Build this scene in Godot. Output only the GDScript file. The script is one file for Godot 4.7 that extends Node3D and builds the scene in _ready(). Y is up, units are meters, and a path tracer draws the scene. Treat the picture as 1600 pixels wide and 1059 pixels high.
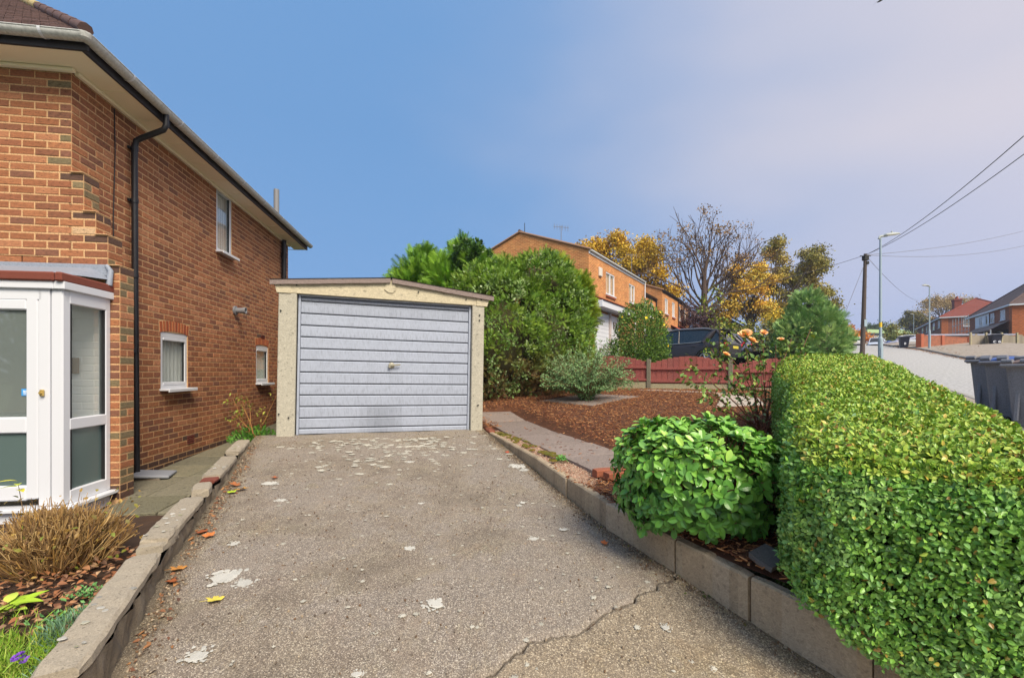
extends Node3D
# A driveway with a concrete garage between a brick house and a planted front garden, a street climbing away to the right.
# Lengths in metres; the eye is 1.4 m above y = 0. V(x, y, d): x to the right, y above the eye, d metres ahead.

const EYE := 1.4
const EXPOSURE := 3.25
var rng := RandomNumberGenerator.new()
var noise := FastNoiseLite.new()
var M := {}
var names := {}

func _ready() -> void:
	rng.seed = 20
	noise.seed = 5
	noise.frequency = 1.0
	var near := 0.05
	var cam := Camera3D.new()
	cam.name = "camera"
	cam.projection = Camera3D.PROJECTION_FRUSTUM
	cam.near = near
	cam.far = 1500.0
	cam.size = near * 1059.0 / 711.0
	cam.frustum_offset = Vector2(0.0, near * 51.5 / 711.0)
	cam.position = Vector3(0, EYE, 0)
	add_child(cam)
	cam.current = true

	var env := Environment.new()
	env.background_mode = Environment.BG_SKY
	var sky := Sky.new()
	var pano := PanoramaSkyMaterial.new()
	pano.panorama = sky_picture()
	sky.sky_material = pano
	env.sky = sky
	env.tonemap_mode = Environment.TONE_MAPPER_LINEAR
	env.tonemap_exposure = EXPOSURE
	env.sdfgi_enabled = true
	env.ssao_enabled = true
	env.ssil_enabled = true
	env.fog_enabled = true
	env.fog_density = 0.0006
	env.fog_light_color = Color(0.80, 0.84, 0.93)
	var we := WorldEnvironment.new()
	we.name = "sky"
	we.environment = env
	add_child(we)

	var sun := DirectionalLight3D.new()
	sun.name = "sun"
	sun.light_energy = 0.5
	sun.light_color = Color(1.0, 0.95, 0.87)
	sun.light_angular_distance = 28.0
	sun.shadow_enabled = true
	sun.look_at_from_position(Vector3(4.0, 8.0, 6.8), Vector3.ZERO, Vector3.UP)
	add_child(sun)

	materials()
	ground()
	driveway()
	house()
	porch()
	house_path()
	garage()
	garden()
	street()
	terrace()
	far_houses()
	cars_and_bins()
	planting()
	trees()
	small_things()


# ------------------------------------------------------------------ sky
func sky_picture() -> ImageTexture:
	var w := 512
	var h := 256
	var im := Image.create(w, h, false, Image.FORMAT_RGBF)
	var n := FastNoiseLite.new()
	n.seed = 3
	n.frequency = 1.3
	n.fractal_octaves = 4
	for j in h:
		var el := PI * 0.5 - (j + 0.5) / h * PI
		for i in w:
			var az := (i + 0.5) / w * TAU
			var d := Vector3(sin(az) * cos(el), sin(el), -cos(az) * cos(el))
			var s := n.get_noise_3d(d.x * 1.2, d.y * 3.0, d.z * 1.2)
			# clear blue ahead and to the left, a pale veil of cloud to the right, overhead and behind
			var veil := smoothstep(-0.15, 0.85, d.x * 1.0 - d.z * 0.05 + (d.y - 0.35) * 0.42 + s * 0.16)
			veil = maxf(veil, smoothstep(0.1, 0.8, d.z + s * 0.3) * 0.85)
			var blue := Color(0.178, 0.362, 0.675).lerp(Color(0.225, 0.42, 0.75), clampf(1.0 - d.y * 2.2, 0.0, 1.0))
			var pale := Color(0.70, 0.67, 0.75).lerp(Color(0.45, 0.53, 0.79), clampf(1.0 - d.y * 2.6, 0.0, 1.0) * 0.9)
			veil = pow(veil, 1.2)
			pale = pale.lerp(Color(1.0, 0.98, 0.98), smoothstep(0.1, 0.9, d.z) * 0.9)  # cloud behind the viewer brightened further as added fill light
			var c := blue.lerp(pale, veil)
			im.set_pixel(i, j, Color(c.r / EXPOSURE, c.g / EXPOSURE, c.b / EXPOSURE))
	return ImageTexture.create_from_image(im)


# ------------------------------------------------------------------ mesh builder
class MB:
	var v := PackedVector3Array()
	var n := PackedVector3Array()
	var c := PackedColorArray()
	var u := PackedVector2Array()
	var col := Color.WHITE

	func vert(p: Vector3, nn: Vector3, uv := Vector2.ZERO) -> void:
		v.append(p)
		n.append(nn)
		c.append(col)
		u.append(uv)

	func tri(a: Vector3, b: Vector3, d: Vector3) -> void:   # counter-clockwise seen from outside
		var nn := (b - a).cross(d - a).normalized()
		vert(a, nn)
		vert(d, nn)
		vert(b, nn)

	func trin(a: Vector3, b: Vector3, d: Vector3, na: Vector3, nb: Vector3, nd: Vector3) -> void:
		vert(a, na)
		vert(d, nd)
		vert(b, nb)

	func quad(a: Vector3, b: Vector3, d: Vector3, e: Vector3) -> void:
		tri(a, b, d)
		tri(a, d, e)

	func quaduv(a: Vector3, b: Vector3, d: Vector3, e: Vector3, ua: Vector2, ub: Vector2, ud: Vector2, ue: Vector2) -> void:
		var nn := (b - a).cross(d - a).normalized()
		vert(a, nn, ua)
		vert(d, nn, ud)
		vert(b, nn, ub)
		vert(a, nn, ua)
		vert(e, nn, ue)
		vert(d, nn, ud)

	func quadn(a: Vector3, b: Vector3, d: Vector3, e: Vector3, na: Vector3, nb: Vector3, nd: Vector3, ne: Vector3) -> void:
		trin(a, b, d, na, nb, nd)
		trin(a, d, e, na, nd, ne)

	func box(t: Transform3D, s: Vector3, bev := 0.0) -> void:   # centred, chamfered where bev > 0
		var h := s * 0.5
		var b := minf(bev, minf(h.x, minf(h.y, h.z)) * 0.9)
		var i := h - Vector3(b, b, b)
		for ax in 3:
			for sg in [-1.0, 1.0]:
				var a1 := (ax + 1) % 3
				var a2 := (ax + 2) % 3
				var q := []
				for k in [[-1, -1], [1, -1], [1, 1], [-1, 1]]:
					var p := Vector3.ZERO
					p[ax] = sg * h[ax]
					p[a1] = k[0] * i[a1]
					p[a2] = k[1] * i[a2]
					q.append(t * p)
				if sg > 0:
					quad(q[0], q[1], q[2], q[3])
				else:
					quad(q[3], q[2], q[1], q[0])
		if b <= 0.0:
			return
		for ax in 3:
			var a1 := (ax + 1) % 3
			var a2 := (ax + 2) % 3
			for s1 in [-1.0, 1.0]:
				for s2 in [-1.0, 1.0]:
					var pa := Vector3.ZERO
					var pb := Vector3.ZERO
					pa[a1] = s1 * h[a1]
					pa[a2] = s2 * i[a2]
					pb[a1] = s1 * i[a1]
					pb[a2] = s2 * h[a2]
					var lo := Vector3.ZERO
					lo[ax] = -i[ax]
					var hi := Vector3.ZERO
					hi[ax] = i[ax]
					quad(t * (pa + lo), t * (pb + lo), t * (pb + hi), t * (pa + hi))
					orient(6, t.origin)
		for sx in [-1.0, 1.0]:
			for sy in [-1.0, 1.0]:
				for sz in [-1.0, 1.0]:
					var pa := t * Vector3(sx * h.x, sy * i.y, sz * i.z)
					var pb := t * Vector3(sx * i.x, sy * h.y, sz * i.z)
					var pc := t * Vector3(sx * i.x, sy * i.y, sz * h.z)
					tri(pa, pb, pc)
					orient(3, t.origin)

	func orient(k: int, from: Vector3) -> void:   # turns the last k corners so that their faces look away from a point
		var m := v.size()
		for q in range(m - k, m, 3):
			if n[q].dot(v[q] + v[q + 1] + v[q + 2] - from * 3.0) < 0.0:
				var p1 := v[q + 1]
				v[q + 1] = v[q + 2]
				v[q + 2] = p1
				for r in 3:
					n[q + r] = -n[q + r]

	func bx(x: float, y: float, z: float, sx: float, sy: float, sz: float, bev := 0.0) -> void:
		box(Transform3D(Basis(), Vector3(x, y, z)), Vector3(sx, sy, sz), bev)

	func face(t: Transform3D, w: float, h: float, d: float, bev: float) -> void:   # a brick seen on its +z side, five faces and a chamfer
		var a := w * 0.5
		var b := h * 0.5
		var q := [Vector2(-1, -1), Vector2(1, -1), Vector2(1, 1), Vector2(-1, 1)]
		for k in 4:
			var p: Vector2 = q[k]
			var r: Vector2 = q[(k + 1) % 4]
			var o1 := Vector3(p.x * a, p.y * b, -bev)
			var o2 := Vector3(r.x * a, r.y * b, -bev)
			var i1 := Vector3(p.x * (a - bev), p.y * (b - bev), 0)
			var i2 := Vector3(r.x * (a - bev), r.y * (b - bev), 0)
			quad(t * o1, t * o2, t * i2, t * i1)
			quad(t * Vector3(o1.x, o1.y, -d), t * Vector3(o2.x, o2.y, -d), t * o2, t * o1)
		quad(t * Vector3(-a + bev, -b + bev, 0), t * Vector3(a - bev, -b + bev, 0), t * Vector3(a - bev, b - bev, 0), t * Vector3(-a + bev, b - bev, 0))

	func tube(pts: Array, rad: Array, sides := 6, caps := true) -> void:
		var m := pts.size()
		var rings := []
		var outs := []
		var x := Vector3.ZERO
		for k in m:
			var dir: Vector3 = (pts[mini(k + 1, m - 1)] - pts[maxi(k - 1, 0)])
			dir = dir.normalized() if dir.length() > 1e-6 else Vector3.UP
			if k == 0:
				x = dir.cross(Vector3.UP if absf(dir.y) < 0.9 else Vector3.RIGHT).normalized()
			else:
				x = (x - dir * x.dot(dir)).normalized()
			var y := dir.cross(x)
			var ring := PackedVector3Array()
			var out := PackedVector3Array()
			for s in sides:
				var a := TAU * s / sides
				var o := x * cos(a) + y * sin(a)
				out.append(o)
				ring.append(pts[k] + o * rad[k])
			rings.append(ring)
			outs.append(out)
		for k in m - 1:
			for s in sides:
				var s2 := (s + 1) % sides
				quadn(rings[k][s], rings[k][s2], rings[k + 1][s2], rings[k + 1][s], outs[k][s], outs[k][s2], outs[k + 1][s2], outs[k + 1][s])
		if caps:
			for s in range(1, sides - 1):
				tri(rings[0][0], rings[0][s + 1], rings[0][s])
				tri(rings[m - 1][0], rings[m - 1][s], rings[m - 1][s + 1])

	func lathe(t: Transform3D, prof: Array, sides := 16) -> void:   # (radius, height) pairs, listed upwards
		for k in prof.size() - 1:
			var p: Vector2 = prof[k]
			var q: Vector2 = prof[k + 1]
			var nr := Vector2(q.y - p.y, p.x - q.x).normalized()
			for s in sides:
				var a := TAU * s / sides
				var b := TAU * (s + 1) / sides
				var na := Vector3(cos(a) * nr.x, nr.y, -sin(a) * nr.x)
				var nb := Vector3(cos(b) * nr.x, nr.y, -sin(b) * nr.x)
				na = t.basis * na
				nb = t.basis * nb
				quadn(t * Vector3(cos(a) * p.x, p.y, -sin(a) * p.x), t * Vector3(cos(b) * p.x, p.y, -sin(b) * p.x), t * Vector3(cos(b) * q.x, q.y, -sin(b) * q.x), t * Vector3(cos(a) * q.x, q.y, -sin(a) * q.x), na, nb, nb, na)

	func prism(t: Transform3D, poly: PackedVector2Array, d: float) -> void:   # polygon in local xy, from z = -d/2 to d/2
		var p := poly.duplicate()
		if not Geometry2D.is_polygon_clockwise(p):
			p.reverse()
		p.reverse()
		var idx := Geometry2D.triangulate_polygon(p)
		for k in range(0, idx.size(), 3):
			var a := p[idx[k]]
			var b := p[idx[k + 1]]
			var e := p[idx[k + 2]]
			if (b - a).cross(e - a) < 0:
				var sw := b
				b = e
				e = sw
			tri(t * Vector3(a.x, a.y, d * 0.5), t * Vector3(b.x, b.y, d * 0.5), t * Vector3(e.x, e.y, d * 0.5))
			tri(t * Vector3(a.x, a.y, -d * 0.5), t * Vector3(e.x, e.y, -d * 0.5), t * Vector3(b.x, b.y, -d * 0.5))
		var area := 0.0
		for k in p.size():
			area += p[k].cross(p[(k + 1) % p.size()])
		for k in p.size():
			var a := p[k]
			var b := p[(k + 1) % p.size()]
			if area < 0:
				var sw := a
				a = b
				b = sw
			quad(t * Vector3(a.x, a.y, -d * 0.5), t * Vector3(b.x, b.y, -d * 0.5), t * Vector3(b.x, b.y, d * 0.5), t * Vector3(a.x, a.y, d * 0.5))

	func grid(pts: Array, w: int, h: int, cols = null, flip := false) -> void:   # a smooth sheet of w x h points
		var nr := PackedVector3Array()
		nr.resize(w * h)
		for j in h:
			for i in w:
				var dx: Vector3 = pts[j * w + mini(i + 1, w - 1)] - pts[j * w + maxi(i - 1, 0)]
				var dy: Vector3 = pts[mini(j + 1, h - 1) * w + i] - pts[maxi(j - 1, 0) * w + i]
				var q := dx.cross(dy).normalized()
				nr[j * w + i] = -q if flip else q
		for j in h - 1:
			for i in w - 1:
				var k := [j * w + i, j * w + i + 1, (j + 1) * w + i + 1, (j + 1) * w + i]
				if flip:
					k = [k[3], k[2], k[1], k[0]]
				for o in [0, 2, 1, 0, 3, 2]:
					if cols != null:
						col = cols[k[o]]
					vert(pts[k[o]], nr[k[o]])

	func mesh() -> ArrayMesh:
		var arr := []
		arr.resize(Mesh.ARRAY_MAX)
		arr[Mesh.ARRAY_VERTEX] = v
		arr[Mesh.ARRAY_NORMAL] = n
		arr[Mesh.ARRAY_COLOR] = c
		arr[Mesh.ARRAY_TEX_UV] = u
		var m := ArrayMesh.new()
		m.add_surface_from_arrays(Mesh.PRIMITIVE_TRIANGLES, arr)
		return m


# ------------------------------------------------------------------ nodes
func V(x: float, y: float, d: float) -> Vector3:
	return Vector3(x, y + EYE, -d)

func numbered(called: String) -> String:
	if not names.has(called):
		names[called] = 0
		return called
	names[called] += 1
	return "%s_%03d" % [called, names[called]]

func tag(o: Node3D, label: String, category := "", group := "", kind := "") -> Node3D:
	if label:
		o.set_meta("label", label)
	if category:
		o.set_meta("category", category)
	if group:
		o.set_meta("group", group)
	if kind:
		o.set_meta("kind", kind)
	return o

func thing(called: String, label: String, category: String, at := Transform3D(), group := "") -> Node3D:
	var o := Node3D.new()
	o.name = numbered(called)
	add_child(o)
	o.transform = at
	tag(o, label, category, group)
	return o

func part(called: String, mb, m: Material, parent: Node = self, xf := Transform3D()) -> MeshInstance3D:
	var o := MeshInstance3D.new()
	o.mesh = mb.mesh() if mb is MB else mb
	o.material_override = m
	if parent == self:
		o.name = numbered(called)
	else:
		o.name = called
	parent.add_child(o, true)
	o.transform = xf
	return o

func struct(called: String, mb, m: Material) -> MeshInstance3D:
	var o := part(called, mb, m)
	o.set_meta("kind", "structure")
	return o

func scatter(called: String, parent: Node, mesh: Mesh, m: Material, xs: Array, cols: PackedColorArray) -> MultiMeshInstance3D:
	var mm := MultiMesh.new()
	mm.transform_format = MultiMesh.TRANSFORM_3D
	mm.use_colors = true
	mm.mesh = mesh
	mm.instance_count = xs.size()
	for i in xs.size():
		mm.set_instance_transform(i, xs[i])
		mm.set_instance_color(i, cols[i])
	var o := MultiMeshInstance3D.new()
	o.multimesh = mm
	o.material_override = m
	if parent == self:
		o.name = numbered(called)
	else:
		o.name = called
	o.set_meta("kind", "stuff")
	parent.add_child(o, true)
	return o

func rf(a: float, b: float) -> float:
	return rng.randf_range(a, b)

func rdir() -> Vector3:
	return Vector3(rng.randfn(), rng.randfn(), rng.randfn()).normalized()

func basis_yz(y: Vector3, z: Vector3, s := 1.0) -> Basis:   # leaf frame: length along y, face towards z
	var yy := y.normalized()
	var x := yy.cross(z)
	if x.length() < 1e-4:
		x = yy.cross(Vector3(0.3, 0.5, 0.8))
	x = x.normalized()
	return Basis(x * s, yy * s, x.cross(yy) * s)

func lin(r: int, g: int, b: int, k := 1.0) -> Color:   # an sRGB colour as linear values, for vertex and copy colours
	var c := Color8(r, g, b).srgb_to_linear()
	return Color(c.r * k, c.g * k, c.b * k)

func pick(pal: Array) -> Color:
	var a: Color = pal[rng.randi() % pal.size()]
	var b: Color = pal[rng.randi() % pal.size()]
	return a.lerp(b, rng.randf() * 0.5)

func interp(x: float, tab: Array) -> float:
	if x <= tab[0][0]:
		return tab[0][1]
	for k in tab.size() - 1:
		if x <= tab[k + 1][0]:
			return lerpf(tab[k][1], tab[k + 1][1], (x - tab[k][0]) / (tab[k + 1][0] - tab[k][0]))
	return tab[tab.size() - 1][1]


# ------------------------------------------------------------------ the lie of the land
# along / across: metres up the street and to the right of the hedge's street side
func along(x: float, d: float) -> float:
	return 0.53 * (x - 4.56) + 0.848 * (d - 5.45)
func across(x: float, d: float) -> float:
	return 0.848 * (x - 4.56) - 0.53 * (d - 5.45)
func sp(a: float, p: float, y: float) -> Vector3:
	return V(4.56 + 0.53 * a + 0.848 * p, y, 5.45 + 0.848 * a - 0.53 * p)
func land(a: float) -> float:
	return interp(a, [[-8, -1.25], [-4.4, -1.03], [-1.4, -0.88], [0.3, -0.68], [1.4, -0.58], [3.4, -0.46], [4.4, -0.42], [11.8, 0.05], [16, 0.5], [24, 0.8], [34, 1.5], [44, 2.1], [60, 3.2], [100, 5.4], [140, 7.3], [250, 9.5], [900, 12.0]])
func kerb(a: float) -> float:
	return interp(a, [[-9, -1.6], [-4, -1.35], [3.9, -0.8], [10, -0.4], [16.9, 0.05], [23.5, 0.52], [33.8, 1.35], [44, 2.0], [60, 3.1], [100, 5.3], [140, 7.2], [400, 11]])
# drive frame: t to the right along the garage front, s away from it
func dr(s: float, t: float, y := 0.0) -> Vector3:
	return V(-2.98 + 0.941 * t - 0.338 * s, drive_y(s, t) + y, 6.27 + 0.338 * t + 0.941 * s)
func drive_y(s: float, t: float) -> float:
	var y := -0.890 + 0.0716 * minf(s, 0.2) - 0.012 * (t - 1.2)
	return y - maxf(0.0, -4.55 - s) * 0.09
func dt(x: float, d: float) -> Vector2:   # (s, t) of a place
	return Vector2((x + 2.98) * -0.338 + (d - 6.27) * 0.941, (x + 2.98) * 0.941 + (d - 6.27) * 0.338)
func drive_left(s: float) -> float:
	return interp(s, [[-7.5, -0.05], [-4.7, -0.17], [-3.9, -0.27], [-2.8, -0.33], [-1.4, -0.41], [-0.3, -0.47], [0.5, -0.48]])
func drive_right(s: float) -> float:
	return interp(s, [[-7.5, 3.0], [-5.58, 2.78], [-5.03, 2.66], [-4.4, 2.55], [-3.9, 2.52], [-3.1, 2.55], [-2.4, 2.6], [-1.0, 2.65], [0.5, 2.70]])
func bed_y(x: float, d: float) -> float:
	return land(along(x, d))


# ------------------------------------------------------------------ materials
func ntex(sd: int, freq: float, ramp: Array, size := 512, type := FastNoiseLite.TYPE_SIMPLEX_SMOOTH, oct := 4, bump := 0.0) -> NoiseTexture2D:
	var f := FastNoiseLite.new()
	f.seed = sd
	f.frequency = freq
	f.noise_type = type
	f.fractal_octaves = oct
	if type == FastNoiseLite.TYPE_CELLULAR:
		f.fractal_type = FastNoiseLite.FRACTAL_NONE
		f.cellular_return_type = FastNoiseLite.RETURN_DISTANCE if bump > 0.0 else FastNoiseLite.RETURN_CELL_VALUE
		f.cellular_jitter = 1.0
	var t := NoiseTexture2D.new()
	t.width = size
	t.height = size
	t.seamless = true
	t.seamless_blend_skirt = 0.15
	t.noise = f
	if bump > 0.0:
		t.as_normal_map = true
		t.bump_strength = bump
	else:
		var g := Gradient.new()
		g.offsets = PackedFloat32Array(range(ramp.size()).map(func(k): return k / maxf(1.0, ramp.size() - 1.0)))
		g.colors = PackedColorArray(ramp)
		t.color_ramp = g
	return t

func mat(c: Color, rough := 0.8, tex: Texture2D = null, scale := Vector3.ONE, nrm: Texture2D = null, nk := 1.0) -> StandardMaterial3D:
	var m := StandardMaterial3D.new()
	m.albedo_color = c
	m.roughness = rough
	m.vertex_color_use_as_albedo = true
	if tex or nrm:
		m.uv1_triplanar = true
		m.uv1_world_triplanar = true
		m.uv1_scale = scale
	if tex:
		m.albedo_texture = tex
	if nrm:
		m.normal_enabled = true
		m.normal_texture = nrm
		m.normal_scale = nk
	return m

func leafmat(back := 0.35, rough := 0.5) -> StandardMaterial3D:
	var m := StandardMaterial3D.new()
	m.vertex_color_use_as_albedo = true
	m.roughness = rough
	m.metallic_specular = 0.4
	m.backlight_enabled = true
	m.backlight = Color(back, back, back)
	return m

func G(v: float) -> Color:
	return Color(v, v, v)

func materials() -> void:
	var fine := ntex(1, 0.03, [G(0.62), G(0.86), G(1.0), G(0.82)], 512)
	var fine_n := ntex(2, 0.06, [], 512, FastNoiseLite.TYPE_SIMPLEX_SMOOTH, 4, 5.0)
	var grain := ntex(3, 0.16, [G(0.55), G(0.9), G(1.0)], 512, FastNoiseLite.TYPE_SIMPLEX_SMOOTH, 3)
	var grain_n := ntex(4, 0.16, [], 512, FastNoiseLite.TYPE_SIMPLEX_SMOOTH, 3, 6.0)
	var blotch := ntex(5, 0.012, [G(0.72), G(0.9), G(1.0), G(0.86), G(1.0)], 512, FastNoiseLite.TYPE_SIMPLEX_SMOOTH, 5)
	# washed-out concrete: dark matrix with tan, grey and a few white stones
	var stones := ntex(6, 0.135, [Color("514a45"), Color("7f766d"), Color("645c56"), Color("9a8f83"), Color("756d66"), Color("b8ab9a"), Color("575049"), Color("887e75"), Color("dcd4c6"), Color("6b635c"), Color("a29685")], 2048, FastNoiseLite.TYPE_CELLULAR, 1)
	var stones_n := ntex(6, 0.135, [], 2048, FastNoiseLite.TYPE_CELLULAR, 1, 4.0)
	var rustic := ntex(8, 0.035, [G(0.25), G(0.55), G(0.95), G(0.8), G(1.0), G(0.9), G(0.6)], 512, FastNoiseLite.TYPE_SIMPLEX_SMOOTH, 5)
	var spots := ntex(12, 0.028, [G(0.5), G(0.72), G(0.95), G(0.86), G(1.0), G(0.78), G(1.0)], 512, FastNoiseLite.TYPE_SIMPLEX_SMOOTH, 6)
	M.drive = mat(Color(0.975, 0.965, 0.95), 0.95, stones, Vector3(0.9, 0.9, 0.9), stones_n, 0.5)
	M.apron = mat(Color(1.0, 0.97, 0.9), 0.95, stones, Vector3(0.72, 0.72, 0.72), stones_n, 0.8)
	M.brick = mat(Color(1, 1, 1), 0.9, rustic, Vector3(1.0, 3.2, 1.0), grain_n, 0.5)
	M.mortar = mat(Color8(222, 180, 132), 0.95, fine, Vector3(3, 3, 3), grain_n, 0.4)
	M.mortar_pale = mat(Color8(196, 192, 182), 0.95, grain, Vector3(3, 3, 3))
	M.white_brick = mat(Color8(226, 228, 224), 0.75)
	M.upvc = mat(Color8(216, 219, 225), 0.35)
	M.seal = mat(Color8(26, 28, 30), 0.6)
	M.black = mat(Color8(24, 24, 28), 0.42)
	M.gutter = mat(Color8(206, 208, 204), 0.5, blotch, Vector3(2.2, 2.2, 2.2))
	M.soffit = mat(Color8(252, 243, 216), 0.8)
	M.fascia = mat(Color8(34, 30, 32), 0.5, fine, Vector3(2, 2, 2))
	M.lead = mat(Color8(150, 158, 172), 0.55, blotch, Vector3(5, 5, 5), fine_n, 0.7)
	M.felt = mat(Color8(146, 78, 62), 0.95, grain, Vector3(4, 4, 4), grain_n, 0.8)
	M.rooftile = mat(Color8(104, 80, 76), 0.9, fine, Vector3(2.5, 2.5, 2.5), grain_n, 0.7)
	M.hiptile = mat(Color8(190, 172, 120), 0.9, blotch, Vector3(6, 6, 6), grain_n, 0.6)
	M.glass = StandardMaterial3D.new()
	M.glass.albedo_color = Color(0.9, 0.97, 0.95, 0.10)
	M.glass.transparency = BaseMaterial3D.TRANSPARENCY_ALPHA
	M.glass.roughness = 0.02
	M.frosted = StandardMaterial3D.new()
	M.frosted.albedo_color = Color(0.40, 0.48, 0.47, 0.62)
	M.frosted.transparency = BaseMaterial3D.TRANSPARENCY_ALPHA
	M.frosted.roughness = 0.35
	M.net = StandardMaterial3D.new()
	M.net.albedo_color = Color8(206, 212, 210)
	M.net.roughness = 1.0
	M.net.vertex_color_use_as_albedo = true
	M.dark = mat(Color8(46, 46, 44), 0.9)
	M.grey = mat(Color8(128, 130, 134), 0.6)
	M.flag = mat(Color8(142, 136, 116), 0.95, spots, Vector3(0.7, 0.7, 0.7), grain_n, 0.8)
	M.coping = mat(Color8(178, 166, 146), 0.95, spots, Vector3(2.4, 2.4, 2.4), grain_n, 0.35)
	M.walling = mat(Color8(140, 128, 112), 0.97, spots, Vector3(3.0, 3.0, 3.0), grain_n, 0.5)
	M.kerb = mat(Color8(192, 174, 148), 0.95, spots, Vector3(1.5, 1.1, 1.5), grain_n, 0.6)
	M.post = mat(Color8(194, 189, 172), 0.95, spots, Vector3(0.9, 0.9, 0.9), grain_n, 0.5)
	M.lintel = mat(Color8(212, 201, 172), 0.92, spots, Vector3(0.5, 0.9, 0.5), grain_n, 0.15)
	M.oldwood = mat(Color8(156, 140, 134), 0.9, rustic, Vector3(0.8, 5, 0.8), grain_n, 0.8)
	M.door = mat(Color8(168, 176, 192), 0.55, ntex(11, 0.02, [G(0.80), G(0.95), G(1.0), G(0.9)], 512), Vector3(3.4, 0.7, 3.4), fine_n, 0.12)
	M.door.metallic = 0.15
	M.slabpath = mat(Color8(164, 148, 138), 0.95, spots, Vector3(1.0, 1.0, 1.0), grain_n, 0.9)
	M.soil = mat(Color8(110, 80, 58), 1.0, grain, Vector3(2, 2, 2), grain_n, 1.0)
	M.mulch = mat(Color8(118, 74, 48), 1.0, grain, Vector3(2.2, 2.2, 2.2), grain_n, 1.0)
	M.chip = mat(Color(1, 1, 1), 0.95)
	M.lichen = mat(Color8(236, 233, 222), 0.98, grain, Vector3(7, 7, 7), grain_n, 0.8)
	M.moss = mat(Color8(128, 116, 40), 1.0, grain, Vector3(6, 6, 6), grain_n, 1.0)
	M.leaf = leafmat(0.35, 0.5)
	M.glossy = leafmat(0.2, 0.28)
	M.dull = leafmat(0.3, 0.75)
	M.privet = leafmat(0.22, 0.34)
	M.bark = mat(Color8(92, 82, 70), 0.95, fine, Vector3(3, 1, 3), grain_n, 0.8)
	M.twig = mat(Color8(150, 122, 84), 0.9, fine, Vector3(6, 6, 6))
	M.cane = mat(Color8(128, 84, 66), 0.7)
	M.road = mat(Color8(184, 183, 181), 0.95, fine, Vector3(0.5, 0.5, 0.5), grain_n, 0.3)
	M.pave = mat(Color8(164, 153, 140), 0.95, blotch, Vector3(0.25, 0.25, 0.25), grain_n, 0.4)
	M.kerbstone = mat(Color8(190, 186, 176), 0.9, grain, Vector3(2, 2, 2))
	M.grassland = mat(Color8(92, 108, 60), 1.0, grain, Vector3(0.6, 0.6, 0.6), grain_n, 1.0)
	M.fence = mat(Color8(172, 96, 88), 0.9, rustic, Vector3(4, 0.7, 4), grain_n, 0.6)
	M.fencepost = mat(Color8(140, 134, 116), 0.95, grain, Vector3(3, 3, 3), grain_n, 0.7)
	M.gravelboard = mat(Color8(182, 172, 140), 0.95, blotch, Vector3(2, 2, 2), grain_n, 0.5)
	M.galv = mat(Color8(150, 168, 178), 0.5)
	M.polewood = mat(Color8(96, 84, 76), 0.9, rustic, Vector3(6, 0.5, 6))
	M.wire = mat(Color8(120, 118, 122), 0.7)
	M.plain = mat(Color(1, 1, 1), 0.75)
	M.shiny = mat(Color(1, 1, 1), 0.3)
	M.tyre = mat(Color8(24, 24, 25), 0.85)
	M.alloy = mat(Color8(176, 178, 182), 0.35)
	M.alloy.metallic = 0.6
	M.carglass = mat(Color8(24, 30, 32), 0.05)
	M.carglass.metallic_specular = 0.8
	M.binplastic = mat(Color8(138, 140, 148), 0.5, fine, Vector3(3, 3, 3))
	M.brass = mat(Color8(196, 168, 96), 0.4)
	M.brass.metallic = 0.5
	M.terrace = brick_skin(Color8(212, 146, 84), Color8(190, 118, 66), Color8(222, 172, 118))
	M.redhouse = brick_skin(Color8(160, 88, 60), Color8(132, 72, 52), Color8(180, 134, 106))
	M.orangehouse = brick_skin(Color8(196, 104, 52), Color8(170, 84, 44), Color8(190, 134, 92))
	M.redroof = mat(Color8(142, 74, 60), 0.9, fine, Vector3(1, 1, 1))
	M.greyroof = mat(Color8(104, 86, 82), 0.9, fine, Vector3(1, 1, 1))

func brick_skin(a: Color, b: Color, mortar: Color) -> StandardMaterial3D:   # far brickwork: one picture covers 1.84 x 0.65 m
	var im := Image.create(256, 128, false, Image.FORMAT_RGB8)
	im.fill(mortar)
	for row in 8:
		for k in 9:
			var x := k * 32 - (16 if row % 2 else 0)
			var c := a.lerp(b, rng.randf())
			c = c.darkened(rng.randf() * 0.18)
			im.fill_rect(Rect2i(x + 1, row * 16 + 1, 30, 13), c)
	im.generate_mipmaps()
	var m := StandardMaterial3D.new()
	m.albedo_texture = ImageTexture.create_from_image(im)
	m.roughness = 0.9
	m.vertex_color_use_as_albedo = true
	m.uv1_scale = Vector3(1 / 1.84, 1 / 0.65, 1)
	return m


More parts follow.
